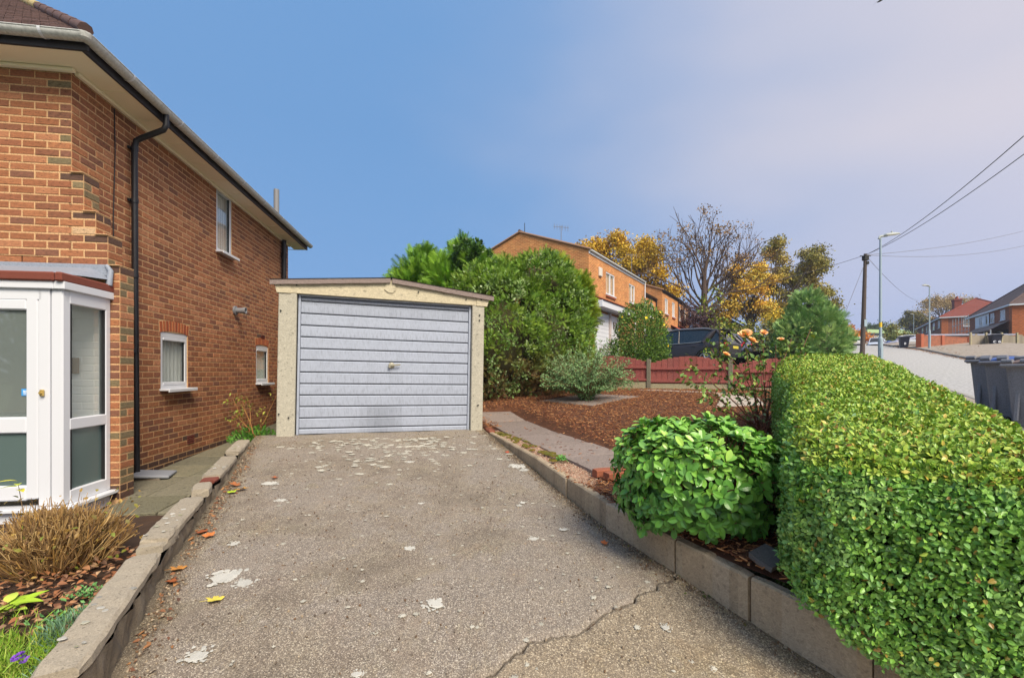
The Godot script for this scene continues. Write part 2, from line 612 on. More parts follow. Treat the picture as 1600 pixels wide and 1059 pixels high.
# ------------------------------------------------------------------ ground and driveway
func ground() -> void:
	var xs := [-600.0, -200.0, -80.0, -40.0, -20.0, -12.0, -8.0, -6.0, -5.0]
	for k in 44:
		xs.append(-4.5 + k * 0.25)
	for x in [7.5, 9, 11, 13, 15, 18, 21, 25, 29, 34, 40, 48, 58, 70, 85, 110, 150, 250, 600]:
		xs.append(float(x))
	var ds := [-120.0, -40.0, -15.0, -8.0, -4.0, -2.0, 0.0]
	for k in 44:
		ds.append(0.75 + k * 0.25)
	for x in [12.5, 13.5, 15, 17, 19, 22, 25, 28, 32, 37, 43, 50, 58, 68, 80, 95, 115, 140, 180, 250, 400, 900]:
		ds.append(float(x))
	var pts := []
	var cols := []
	for d in ds:
		for x in xs:
			var a := along(x, d)
			var p := across(x, d)
			var y := land(a) - 0.32
			if p > -0.5:
				var low: float = kerb(a) - 0.3
				y = lerpf(y, minf(y, low), smoothstep(-0.5, 0.3, p) * smoothstep(16.0, 9.5, p))
				y -= 0.3 * smoothstep(6.0, 9.0, p)
			var st := dt(x, d)
			if st.y < 2.9:
				y = lerpf(y, -1.55, smoothstep(2.9, 2.66, st.y) * smoothstep(16.0, 10.0, st.x))
			y += noise.get_noise_2d(x * 0.7, d * 0.7) * 0.03
			pts.append(V(x, y, d))
			var g := 0.8 + 0.25 * noise.get_noise_2d(x * 0.3, d * 0.3)
			cols.append(Color(g, g, g))
	var mb := MB.new()
	mb.grid(pts, xs.size(), ds.size(), cols)
	struct("ground", mb, M.grassland)


func crack_s(t: float) -> float:   # where the drive's main slab ends and the apron begins
	var base := interp(t, [[-0.6, -6.2], [0.6, -5.5], [1.155, -5.09], [1.5, -4.90], [1.74, -4.895], [2.02, -4.80], [2.37, -4.685], [2.6, -4.62], [3.2, -4.5]])
	return base + noise.get_noise_2d(t * 6.0, 3.0) * 0.035 + noise.get_noise_2d(t * 23.0, 9.0) * 0.012

func drive_tone(s: float, t: float) -> Color:   # old wear and staining of the concrete itself
	var a := noise.get_noise_2d(s * 0.9 + 7.0, t * 0.9)
	var b := noise.get_noise_2d(s * 3.1, t * 3.1 + 5.0)
	var e := noise.get_noise_2d(s * 11.0, t * 11.0)
	var g := 1.0 + 0.30 * a + 0.2 * b + 0.14 * e
	var c := Color(g, g * (0.975 + 0.02 * b), g * (0.93 + 0.05 * a))
	var front := smoothstep(-0.34, -0.08, s)
	c = c.lerp(Color(1.75, 1.55, 1.2) * (0.85 + 0.3 * e), front * 0.8)
	var tan_ := smoothstep(0.15, 0.6, noise.get_noise_2d(s * 1.7 + 31.0, t * 1.7) + 0.5 * noise.get_noise_2d(s * 7.0, t * 7.0 + 11.0)) * 0.5
	c = c.lerp(Color(1.6, 1.45, 1.18) * g, tan_)
	var edge := minf(t - drive_left(s), drive_right(s) - t)   # silt and algae gathered in the angle of the walls
	var moss := smoothstep(0.28, 0.62, noise.get_noise_2d(s * 1.3 + 70.0, t * 1.3)) * (0.6 + 0.6 * b)
	c = c.lerp(Color(0.62, 0.62, 0.50), clampf(moss, 0.0, 1.0) * 0.55)
	return c.lerp(Color(0.50, 0.47, 0.36), smoothstep(0.16 + 0.1 * b, 0.0, edge) * 0.75)

func drive_sheet(s0f: Callable, s1f: Callable, tones: float) -> MB:
	var w := 150
	var h := 210
	var pts := []
	var cols := []
	for j in h:
		var v := float(j) / (h - 1)
		for i in w:
			var f := float(i) / (w - 1)
			var sm := lerpf(s0f.call(1.2), s1f.call(1.2), v)
			var t := lerpf(drive_left(sm) - 0.02, drive_right(sm) + 0.01, f)
			var s: float = lerpf(s0f.call(t), s1f.call(t), v)
			var y := noise.get_noise_2d(s * 1.1, t * 1.1) * 0.012 + noise.get_noise_2d(s * 9.0, t * 9.0) * 0.003 + noise.get_noise_2d(s * 40.0, t * 40.0) * 0.0022
			if j == 0 or j == h - 1:
				y -= 0.012
			pts.append(dr(s, t, y))
			cols.append(drive_tone(s, t) * tones)
	var mb := MB.new()
	mb.grid(pts, w, h, cols)
	mb.col = Color(0.8, 0.8, 0.8)
	for i in w - 1:   # the slab's broken edges go down
		mb.quad(pts[i] + Vector3(0, -0.16, 0), pts[i + 1] + Vector3(0, -0.16, 0), pts[i + 1], pts[i])
		var o := (h - 1) * w + i
		mb.quad(pts[o + 1] + Vector3(0, -0.16, 0), pts[o] + Vector3(0, -0.16, 0), pts[o], pts[o + 1])
	return mb

func blob(mb: MB, c: Vector3, r: float, up: Vector3, squash := 1.0, lobes := 18, thick := 0.003) -> void:   # a thin crust with a ragged outline
	var x := up.cross(Vector3(0, 0, 1)).normalized()
	var z := x.cross(up).normalized()
	var sd := rf(0, 50)
	var ring := []
	for k in lobes:
		var a := TAU * k / lobes
		var q := r * (0.8 + 0.30 * noise.get_noise_2d(cos(a) * 0.8 + sd, sin(a) * 0.8) + 0.16 * noise.get_noise_2d(cos(a) * 3.0 + sd, sin(a) * 3.0))
		ring.append(c + (x * cos(a) + z * sin(a) * squash) * q)
	for k in lobes:
		var a: Vector3 = ring[k]
		var b: Vector3 = ring[(k + 1) % lobes]
		var am := c + (a - c) * 0.82 + up * thick
		var bm := c + (b - c) * 0.82 + up * thick
		mb.tri(c + up * thick, bm, am)
		mb.orient(3, c - up)
		mb.quad(a, b, bm, am)
		mb.orient(6, c - up)

func crust(mb: MB, s: float, t: float, r: float, n: Vector3) -> void:   # a lichen patch: a broken middle and a speckled rim
	var c0 := mb.col
	var sq := rf(0.65, 1.0)
	mb.col = c0
	blob(mb, dr(s, t, 0.0042), r * 0.78, n, sq, 20, 0.002)
	for k in int(6 + r * 520.0):
		var a := rf(0, TAU)
		var q := r * (0.55 + 0.75 * rng.randf() * rng.randf())
		mb.col = c0 * rf(0.8, 1.1)
		blob(mb, dr(s + sin(a) * q * sq, t + cos(a) * q, 0.0048), r * rf(0.08, 0.22), n, 1.0, 8, 0.002)

func driveway() -> void:
	var d := thing("driveway", "worn exposed aggregate concrete driveway rising to the garage", "driveway")
	d.set_meta("kind", "structure")
	d.remove_meta("category")
	var main := part("concrete_slab", drive_sheet(crack_s, func(_t): return 0.10, 1.0), M.drive, d)
	part("apron_slab", drive_sheet(func(_t): return -7.6, func(t): return crack_s(t) - 0.014 - 0.008 * noise.get_noise_1d(t * 9.0), 1.22), M.apron, d)
	var dirt := MB.new()   # dark earth seen down the crack
	for k in 40:
		var t0 := lerpf(0.2, 2.9, k / 40.0)
		var t1 := lerpf(0.2, 2.9, (k + 1) / 40.0)
		dirt.quad(dr(crack_s(t0) - 0.05, t0, -0.03), dr(crack_s(t1) - 0.05, t1, -0.03), dr(crack_s(t1) + 0.05, t1, -0.03), dr(crack_s(t0) + 0.05, t0, -0.03))
	part("crack_soil", dirt, M.soil, d)
	var lich := MB.new()
	for q in [[-3.86, 1.06, 0.05], [-4.54, 1.11, 0.06], [-4.63, 0.08, 0.055], [-3.95, 0.02, 0.10], [-4.05, 0.14, 0.06], [-3.24, 2.1, 0.035], [-3.3, 2.05, 0.03], [-3.85, 2.19, 0.04], [-3.94, 1.91, 0.045], [-2.14, 2.46, 0.10], [-2.3, 2.48, 0.07], [-1.71, 1.33, 0.05], [-3.05, 1.26, 0.03], [-2.7, 0.15, 0.05], [-2.2, 0.0, 0.08], [-3.5, -0.02, 0.04], [-5.25, 1.75, 0.055], [-4.9, 0.72, 0.03], [-5.0, 2.2, 0.03]]:
		lich.col = G(rf(0.8, 0.95))
		var n := Vector3(0.02, 1, 0.07).normalized()
		crust(lich, q[0], q[1], q[2], n)
	for k in 560:
		var near_garage := k < 250
		var s := -0.4 - absf(rng.randfn()) * 0.85 if near_garage else rf(-5.4, -0.4)
		var t := 1.25 + rng.randfn() * 0.62 if near_garage else rf(-0.1, 2.4)
		if t > drive_right(s) - 0.06 or t < drive_left(s) + 0.06:
			continue
		var g := rf(0.62, 1.0)
		lich.col = Color(g, g * 0.98, g * 0.92)
		crust(lich, s, t, rf(0.012, 0.055) if near_garage else rf(0.005, 0.022), Vector3(0.02, 1, 0.07).normalized())
	tag(part("lichen", lich, M.lichen, main), "", "", "", "stuff")
	var xs := []
	var cs := PackedColorArray()
	for k in 5200:   # loose grit, thick along both edges
		var s := rf(-5.5, -0.05)
		var t := rf(-0.3, 2.6)
		if k % 3 == 0:
			t = drive_right(s) - absf(rng.randfn()) * 0.06 - 0.01
		elif k % 3 == 1:
			t = drive_left(s) + absf(rng.randfn()) * 0.05 + 0.01
		var z := rf(0.003, 0.009)
		xs.append(Transform3D(Basis.from_euler(Vector3(rf(0, 6), rf(0, 6), rf(0, 6))).scaled(Vector3(z, z, z)), dr(s, t, 0.004)))
		cs.append(pick([lin(120, 105, 88), lin(86, 76, 68), lin(176, 160, 136), lin(110, 84, 60)]))
	scatter("grit", d, pebble(), M.chip, xs, cs)

func pebble() -> ArrayMesh:
	var mb := MB.new()
	var p := [Vector3(0, 0.7, 0), Vector3(1, 0, 0.1), Vector3(0.2, -0.1, 1.1), Vector3(-0.9, 0.1, 0.2), Vector3(-0.1, 0.05, -1), Vector3(0, -0.6, 0)]
	for k in 4:
		mb.tri(p[0], p[1 + k], p[1 + (k + 1) % 4])
		mb.orient(3, Vector3.ZERO)
		mb.tri(p[5], p[1 + k], p[1 + (k + 1) % 4])
		mb.orient(3, Vector3.ZERO)
	return mb.mesh()


# ------------------------------------------------------------------ the brick house on the left
# house frame: x to the right along the front, z towards the street, y = 0 at the path; the side wall is x = 0
var HB := Basis(Vector3(0.989, 0, -0.1478), Vector3.UP, Vector3(0.1478, 0, 0.989))
var HT := Transform3D(HB, V(-4.67, -1.375, 4.82))
const COURSE := 0.081
const ROWS := 57
var brick_set := {}

func brick_mesh(w: float, tone: int) -> ArrayMesh:
	var key := "%d_%d" % [int(w * 1000), tone]
	if not brick_set.has(key):
		var mb := MB.new()
		mb.col = brick_tone(tone)
		mb.face(Transform3D(), w - 0.015, COURSE - 0.0165, 0.03, 0.003)
		brick_set[key] = mb.mesh()
	return brick_set[key]

func brick_tone(k: int) -> Color:
	return [lin(190, 126, 86), lin(178, 115, 78), lin(170, 109, 76), lin(160, 103, 73), lin(184, 121, 82), lin(154, 100, 73), lin(197, 135, 96), lin(172, 111, 74), lin(146, 98, 76), lin(106, 78, 66), lin(138, 122, 90), lin(226, 188, 146)][k]

func house() -> void:
	var h := thing("brick_house", "brown brick house with corbelled corner pier, black gutters and white framed side windows", "house", HT)
	var wins := [[-2.211, -1.538, 14, 24], [-5.46, -4.79, 14, 24], [-3.684, -3.106, 43, 57]]
	# cores: mortar-coloured wall bodies behind the bricks; side wall with openings
	var core := MB.new()
	var zc := [-6.77, -5.46, -4.79, -3.684, -3.106, -2.211, -1.538, -0.0045]
	var yc := [-0.25, 14 * COURSE, 24 * COURSE, 43 * COURSE, 57 * COURSE + 0.02]
	for i in zc.size() - 1:
		for j in yc.size() - 1:
			var hole := false
			for w in wins:
				if zc[i] >= w[0] - 0.01 and zc[i + 1] <= w[1] + 0.01 and yc[j] >= w[2] * COURSE - 0.01 and yc[j + 1] <= w[3] * COURSE + 0.04:
					hole = true
			if not hole:
				core.bx(-0.0045 - 0.13, (yc[j] + yc[j + 1]) * 0.5, (zc[i] + zc[i + 1]) * 0.5, 0.26, yc[j + 1] - yc[j], zc[i + 1] - zc[i])
	var wall := part("side_wall", core, M.mortar, h)
	var fr := MB.new()
	fr.bx(-2.4, 57 * COURSE * 0.5 + 16 * COURSE, -0.138, 4.28, 57 * COURSE - 32 * COURSE, 0.267)   # upper front
	fr.bx(-3.4, 15.4 * COURSE - 0.1, -0.138, 2.3, 31 * COURSE + 0.2, 0.267)
	fr.bx(-0.17, 15.4 * COURSE - 0.1, -0.138, 0.28, 31 * COURSE + 0.2, 0.267)
	for q in [[0.46, 0, 31], [0.345, 31, 35], [0.23, 35, 38], [0.115, 38, 43]]:   # the stepped pier
		var y0: float = q[1] * COURSE - (0.25 if q[1] == 0 else 0.0)
		var y1: float = q[2] * COURSE
		fr.bx((q[0] - 0.0045 - 0.03) * 0.5, (y0 + y1) * 0.5, -0.114, q[0] - 0.0045 + 0.03, y1 - y0, 0.219)
	var front := part("front_wall", fr, M.mortar, h)
	var inner := MB.new()
	inner.bx(-2.4, 2.3, -6.64, 4.3, 4.6, 0.25)
	inner.bx(-4.6, 2.3, -3.4, 0.25, 4.6, 6.6)
	part("back_wall", inner, M.mortar, h)
	var floor_ := MB.new()
	floor_.bx(-2.4, 2.45, -3.4, 4.2, 0.2, 6.3)
	floor_.bx(-2.4, 0.0, -3.4, 4.2, 0.2, 6.3)
	part("floor", floor_, M.dark, h)

	# every brick of the visible faces, nearest first
	var list := []
	for row in ROWS:
		var xr := 0.0
		if row < 31: xr = 0.46
		elif row < 35: xr = 0.345
		elif row < 38: xr = 0.23
		elif row < 43: xr = 0.115
		var y := (row + 0.5) * COURSE
		# the front, laid from the corner leftwards
		var x := xr
		var first := 0.115 if row % 2 else 0.23
		if xr > 0.2 and xr < 0.3 or xr > 0.4: first = 0.23 if row % 2 else 0.115
		while x > -2.2:
			if row < 31 and x < 0.36: break
			var w := first if x == xr else 0.23
			if row < 31 and x - w < 0.335: w = x - 0.335
			var at := Vector3(x - w * 0.5, y, 0.0)
			if row >= 31 or x > 0.36:
				var tn := rng.randi() % 8
				if rng.randf() < 0.07: tn = 8
				if x == xr and rng.randf() < 0.4: tn = [8, 10, 8][rng.randi() % 3]
				if row in [30, 34, 37, 42] and x > xr - 0.1: tn = 9
				if row == 35 and x == xr: tn = 11
				if row < 2: tn = 9
				list.append([Transform3D(Basis(), at), w, tn, front])
			x -= w
		# the pier's own side face
		if xr > 0.0:
			for k in (2 if row % 2 else 1):
				var w := 0.115 if row % 2 else 0.23
				var tn: int = [4, 7, 10, 6, 1, 10, 0][rng.randi() % 7]
				if row in [30, 34, 37, 42]: tn = 9
				if row < 2: tn = 9
				list.append([Transform3D(Basis(Vector3.UP, PI / 2), Vector3(xr, y, -w * (k + 0.5))), w - 0.002, tn, front])
		# the side wall
		var z := 0.0
		var k := 0
		while z < 6.76:
			var w := 0.115 if k == 0 and row % 2 else 0.23
			w = minf(w, 6.77 - z)
			var zz := [[z, z + w]]
			for q in wins:
				if row >= q[2] and row < q[3]:
					var cut := []
					for r in zz:
						if r[1] <= -q[1] or r[0] >= -q[0]:
							cut.append(r)
						else:
							if r[0] < -q[1] - 0.03: cut.append([r[0], -q[1]])
							if r[1] > -q[0] + 0.03: cut.append([-q[0], r[1]])
					zz = cut
				elif row in [24, 25] and q[3] == 24:
					if z + w > -q[1] - 0.04 and z < -q[0] + 0.04:
						var cut := []
						if z < -q[1] - 0.07: cut.append([z, -q[1] - 0.04])
						if z + w > -q[0] + 0.07: cut.append([-q[0] + 0.04, z + w])
						zz = cut
			for r in zz:
				if row < 31 and r[1] < 0.24: continue
				if row < 43 and r[1] < 0.2: continue
				var tn := rng.randi() % 8
				if rng.randf() < 0.04: tn = 8
				if row < 2: tn = 9
				if row == 2 and rng.randf() < 0.4: tn = 8
				if row in [3, 4] and r[0] < 2.38 and r[1] > 2.2: tn = 9   # air brick
				if row == 26 and r[0] < 5.2 and r[1] > 5.05: tn = 9
				list.append([Transform3D(Basis(Vector3.UP, PI / 2), Vector3(0.0, y, -(r[0] + r[1]) * 0.5)), r[1] - r[0], tn, wall])
			z += w
			k += 1
	for q in wins:   # arches of bricks on end
		if q[3] != 24: continue
		var m := 10
		for k in m:
			var f := (k + 0.5) / m
			var zz := lerpf(q[0] - 0.03, q[1] + 0.03, f)
			var arc := 0.035 * (1.0 - pow(2.0 * f - 1.0, 2.0))
			var b := Basis(Vector3.UP, PI / 2) * Basis(Vector3(0, 0, 1), (f - 0.5) * 0.22 + PI / 2)
			list.append([Transform3D(b, Vector3(0.001, 24 * COURSE + 0.058 + arc, zz)), 0.125, 12 + k % 3, wall])
	var eye := HT.affine_inverse() * Vector3(0, EYE, 0)
	for q in list:
		var o: Vector3 = q[0].origin
		var wp := HT * o
		var px := (wp.x / -wp.z) * 711.0 + 800.0
		var py := 581.0 - (wp.y - EYE) / -wp.z * 711.0
		var score: float = 0.0
		if px > -15.0 and py > -10.0 and not (q[3] == front and o.x < -0.7):
			var to := (eye - o).normalized()
			var facing := absf((q[0].basis.z as Vector3).dot(to))
			score = q[1] * facing / eye.distance_to(o)
		q.append(score)
	list.sort_custom(func(a, b): return a[4] > b[4])
	var rest := {}
	for i in list.size():
		var q: Array = list[i]
		var w: float = q[1]
		var tn: int = q[2]
		if i < 300 and tn < 12:
			part("brick", brick_mesh(w, tn), M.brick, q[3], q[0] * Transform3D(Basis(Vector3(0, 0, 1), rng.randfn() * 0.004), Vector3(0, 0, rng.randfn() * 0.0012)))
			continue
		if not rest.has(q[3]):
			rest[q[3]] = MB.new()
		var mb: MB = rest[q[3]]
		var hgt := COURSE - 0.0165
		if tn >= 12:
			mb.col = [lin(186, 98, 58), lin(170, 86, 52), lin(196, 112, 66)][tn - 12]
			w = 0.165
			hgt = 0.056
		else:
			var o: Vector3 = q[0].origin
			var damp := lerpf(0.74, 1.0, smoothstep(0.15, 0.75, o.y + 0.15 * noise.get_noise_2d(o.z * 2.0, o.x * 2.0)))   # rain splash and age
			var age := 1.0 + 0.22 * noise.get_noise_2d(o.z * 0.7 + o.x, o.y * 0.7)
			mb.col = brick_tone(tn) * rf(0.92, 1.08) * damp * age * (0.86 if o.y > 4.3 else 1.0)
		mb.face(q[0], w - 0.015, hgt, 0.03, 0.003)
	for p in rest:
		tag(part("brickwork", rest[p], M.brick, p), "", "", "", "stuff")
	for q in [[3 * COURSE + 0.03, 0.034, 4, -2.29, 0.2], [26 * COURSE + 0.012, 0.026, 3, -5.13, 0.18]]:
		var vents := MB.new()
		vents.col = lin(110, 52, 42)
		for k in q[2]:
			vents.bx(0.004, q[0] + k * q[1], q[3], 0.012, q[1] * 0.65, q[4], 0.003)
		part("air_brick", vents, M.plain, wall)
	var mort := MB.new()   # cement fillets and weathered ledges on the corbels
	for q in [[0.46, 31], [0.345, 35], [0.23, 38], [0.115, 43]]:
		var y: float = q[1] * COURSE
		mort.bx(q[0] - 0.06, y + 0.006, -0.10, 0.125, 0.012, 0.25, 0.005)
	part("ledge_mortar", mort, M.mortar, front)

	# windows in the side wall
	for i in wins.size():
		var q: Array = wins[i]
		side_window(h, -q[0], -q[1], q[2] * COURSE, q[3] * COURSE, i)

	# eaves: soffit, fascia, gutter; the roof
	var so := MB.new()
	var ys := 4.572
	var oh := 0.335
	so.quad(Vector3(-4.8, ys, oh), Vector3(-4.8, ys + 0.004, -0.1), Vector3(0.02, ys + 0.004, -0.1), Vector3(oh, ys, oh))
	so.orient(6, Vector3(-2, 9, 0))
	so.quad(Vector3(oh, ys, oh), Vector3(0.02, ys + 0.004, -0.1), Vector3(0.02, ys + 0.004, -7.2), Vector3(oh, ys, -7.15))
	so.orient(6, Vector3(0, 9, -3))
	so.quad(Vector3(oh, ys, -7.15), Vector3(0.02, ys + 0.004, -7.2), Vector3(-4.8, ys + 0.004, -7.2), Vector3(-4.8, ys, -6.77))
	so.orient(6, Vector3(0, 9, -3))
	for k in 12:   # joint battens
		so.bx(oh * 0.5 + 0.02, ys - 0.004, -0.35 - k * 0.6, oh - 0.06, 0.008, 0.012)
	so.bx(0.03, ys - 0.02, -3.4, 0.05, 0.035, 6.75, 0.006)
	so.bx(-2.4, ys - 0.02, 0.03, 4.9, 0.035, 0.05, 0.006)
	part("soffit", so, M.soffit, h)
	var fa := MB.new()
	fa.bx(-2.2, ys + 0.075, oh + 0.012, 5.2, 0.16, 0.024, 0.003)
	fa.bx(oh + 0.012, ys + 0.075, -3.4, 0.024, 0.17, 7.5, 0.003)
	part("fascia", fa, M.fascia, h)
	for run in [[Vector3(-4.8, ys + 0.115, oh + 0.08), Vector3(oh + 0.075, ys + 0.115, oh + 0.08)], [Vector3(oh + 0.08, ys + 0.115, oh + 0.075), Vector3(oh + 0.08, ys + 0.125, -7.2)]]:
		gutter(h, run[0], run[1])
	var gc := MB.new()
	gc.lathe(Transform3D(Basis(), Vector3(oh + 0.078, ys + 0.115, oh + 0.078)), [Vector2(0.0, -0.066), Vector2(0.03, -0.06), Vector2(0.052, -0.04), Vector2(0.066, 0.0), Vector2(0.066, 0.006), Vector2(0.055, 0.006)], 14)
	part("gutter_corner", gc, M.gutter, h)
	var rf_ := MB.new()   # hipped roof, in tile courses
	var pitch := 0.80
	var ex := oh + 0.06
	var courses := 44
	for k in courses:
		var b0 := k * 0.105
		var b1 := b0 + 0.112
		var y0 := ys + 0.175 + b0 * pitch
		var y1 := ys + 0.165 + b1 * pitch
		if b0 > 3.7: break
		rf_.col = G(rf(0.8, 1.1))
		var xl := -6.5
		while xl < ex - b0:   # front slope, tile by tile
			var x2 := minf(xl + 0.165, ex - b0)
			rf_.col = G(rf(0.72, 1.12))
			var lift := rf(0.0, 0.006)
			rf_.quad(Vector3(xl + 0.003, y0 + lift, ex - b0), Vector3(x2 - 0.003, y0 + lift, ex - b0), Vector3(x2 - 0.003, y1, ex - b1), Vector3(xl + 0.003, y1, ex - b1))
			rf_.quad(Vector3(xl + 0.003, y0 - 0.012, ex - b0), Vector3(x2 - 0.003, y0 - 0.012, ex - b0), Vector3(x2 - 0.003, y0 + lift, ex - b0), Vector3(xl + 0.003, y0 + lift, ex - b0))
			xl += 0.165
		rf_.col = G(rf(0.85, 1.05))
		rf_.quad(Vector3(ex - b0, y0, ex - b0), Vector3(ex - b0, y0, -7.2 + b0 * 0.2), Vector3(ex - b1, y1, -7.2 + b1 * 0.2), Vector3(ex - b1, y1, ex - b1))
		rf_.quad(Vector3(ex - b0, y0 - 0.014, ex - b0), Vector3(ex - b0, y0 - 0.014, -7.2 + b0 * 0.2), Vector3(ex - b0, y0, -7.2 + b0 * 0.2), Vector3(ex - b0, y0, ex - b0))
	rf_.col = Color.WHITE
	var top := ys + 0.17 + 3.7 * pitch
	rf_.quad(Vector3(ex - 3.7, top, -6.6), Vector3(-6.5, top, -6.6), Vector3(-6.5, top, ex - 3.7), Vector3(ex - 3.7, top, ex - 3.7))
	rf_.quad(Vector3(ex, ys + 0.17, -7.2), Vector3(-6.5, ys + 0.17, -7.2), Vector3(-6.5, top, -6.5), Vector3(ex - 3.7, top, -6.5))
	rf_.orient(6, Vector3(-3, 5, -3))
	var roof := part("roof", rf_, M.rooftile, h)
	for k in 12:   # hip tiles
		var hp := MB.new()
		var b := 0.12 + k * 0.29
		var ctr := Vector3(ex - b, ys + 0.185 + b * pitch, ex - b)
		hp.tube([ctr - Vector3(-0.15, 0.12, -0.15), ctr + Vector3(-0.15, 0.12, -0.15)], [0.062, 0.056], 8)
		part("hip_tile", hp, M.hiptile if k > 5 else M.rooftile, roof)
	var flue := MB.new()
	flue.tube([Vector3(-0.05, ys + 0.2, -6.1), Vector3(-0.05, ys + 1.15, -6.1)], [0.06, 0.06], 10)
	part("flue", flue, M.grey, roof)

	# rainwater and soil pipes
	var dp := MB.new()
	var py := ys - 0.30
	dp.tube([Vector3(oh + 0.08, ys + 0.08, -0.90), Vector3(oh + 0.08, ys - 0.07, -0.90), Vector3(oh + 0.05, ys - 0.13, -0.90), Vector3(0.14, py + 0.05, -0.90), Vector3(0.075, py + 0.01, -0.90), Vector3(0.055, py - 0.08, -0.90), Vector3(0.055, 2.4, -0.91), Vector3(0.05, 0.08, -0.95)], [0.034, 0.034, 0.034, 0.034, 0.034, 0.034, 0.034, 0.034], 12)
	for y in [py - 0.12, 2.56, 3.5, 1.62]:
		dp.tube([Vector3(0.055, y, -0.90), Vector3(0.055, y + 0.05, -0.90)], [0.041, 0.041], 12)
		dp.bx(0.02, y + 0.025, -0.90, 0.03, 0.03, 0.12, 0.004)
	part("downpipe", dp, M.black, h)
	var sv := MB.new()
	sv.tube([Vector3(0.075, 0.0, -6.23), Vector3(0.075, ys - 0.02, -6.23)], [0.055, 0.055], 12)
	sv.tube([Vector3(0.075, ys - 0.45, -6.23), Vector3(0.075, ys - 0.33, -6.23)], [0.066, 0.066], 12)
	part("soil_pipe", sv, M.black, h)
	var cb := MB.new()
	cb.tube([Vector3(0.008, ys - 0.05, -0.62), Vector3(0.010, 4.0, -0.63), Vector3(0.008, 3.2, -0.60), Vector3(0.008, 2.6, -0.61)], [0.006, 0.006, 0.006, 0.006], 5)
	part("cable", cb, M.black, h)
	var bf := MB.new()
	var ft := Transform3D(Basis(Vector3(0, 0, 1), -PI / 2), Vector3(0.0, 2.532, -3.79))
	bf.lathe(ft, [Vector2(0.0, 0.0), Vector2(0.085, 0.0), Vector2(0.085, 0.03), Vector2(0.052, 0.035), Vector2(0.052, 0.15), Vector2(0.062, 0.155), Vector2(0.062, 0.2), Vector2(0.045, 0.2), Vector2(0.045, 0.12), Vector2(0.0, 0.12)], 16)
	part("boiler_vent", bf, M.grey, h)

func gutter(h: Node, a: Vector3, b: Vector3) -> void:
	var mb := MB.new()
	var dir := (b - a).normalized()
	var side := dir.cross(Vector3.UP).normalized()
	var m := 12
	for k in m:
		var t0 := PI + PI * k / m
		var t1 := PI + PI * (k + 1) / m
		var p0 := side * cos(t0) * 0.062 + Vector3.UP * sin(t0) * 0.062
		var p1 := side * cos(t1) * 0.062 + Vector3.UP * sin(t1) * 0.062
		mb.quadn(a + p0, b + p0, b + p1, a + p1, p0.normalized(), p0.normalized(), p1.normalized(), p1.normalized())
		mb.quadn(a + p0 * 0.94, a + p1 * 0.94, b + p1 * 0.94, b + p0 * 0.94, -p0.normalized(), -p1.normalized(), -p1.normalized(), -p0.normalized())
	for e in [1, -1]:
		var p: Vector3 = side * 0.062 * e
		mb.tube([a + p, b + p], [0.006, 0.006], 6)
	var g := part("gutter", mb, M.gutter, h)
	var clip := MB.new()
	var len := a.distance_to(b)
	var q := 0.35
	while q < len:
		var c := b + (a - b).normalized() * q
		for k in m:
			var t0 := PI + PI * k / m
			var t1 := PI + PI * (k + 1) / m
			var p0 := side * cos(t0) * 0.068 + Vector3.UP * sin(t0) * 0.068
			var p1 := side * cos(t1) * 0.068 + Vector3.UP * sin(t1) * 0.068
			var w := dir * 0.014
			clip.quad(c + p0 - w, c + p0 + w, c + p1 + w, c + p1 - w)
			clip.orient(6, c)
		q += 0.95
	part("bracket", clip, M.upvc, g)

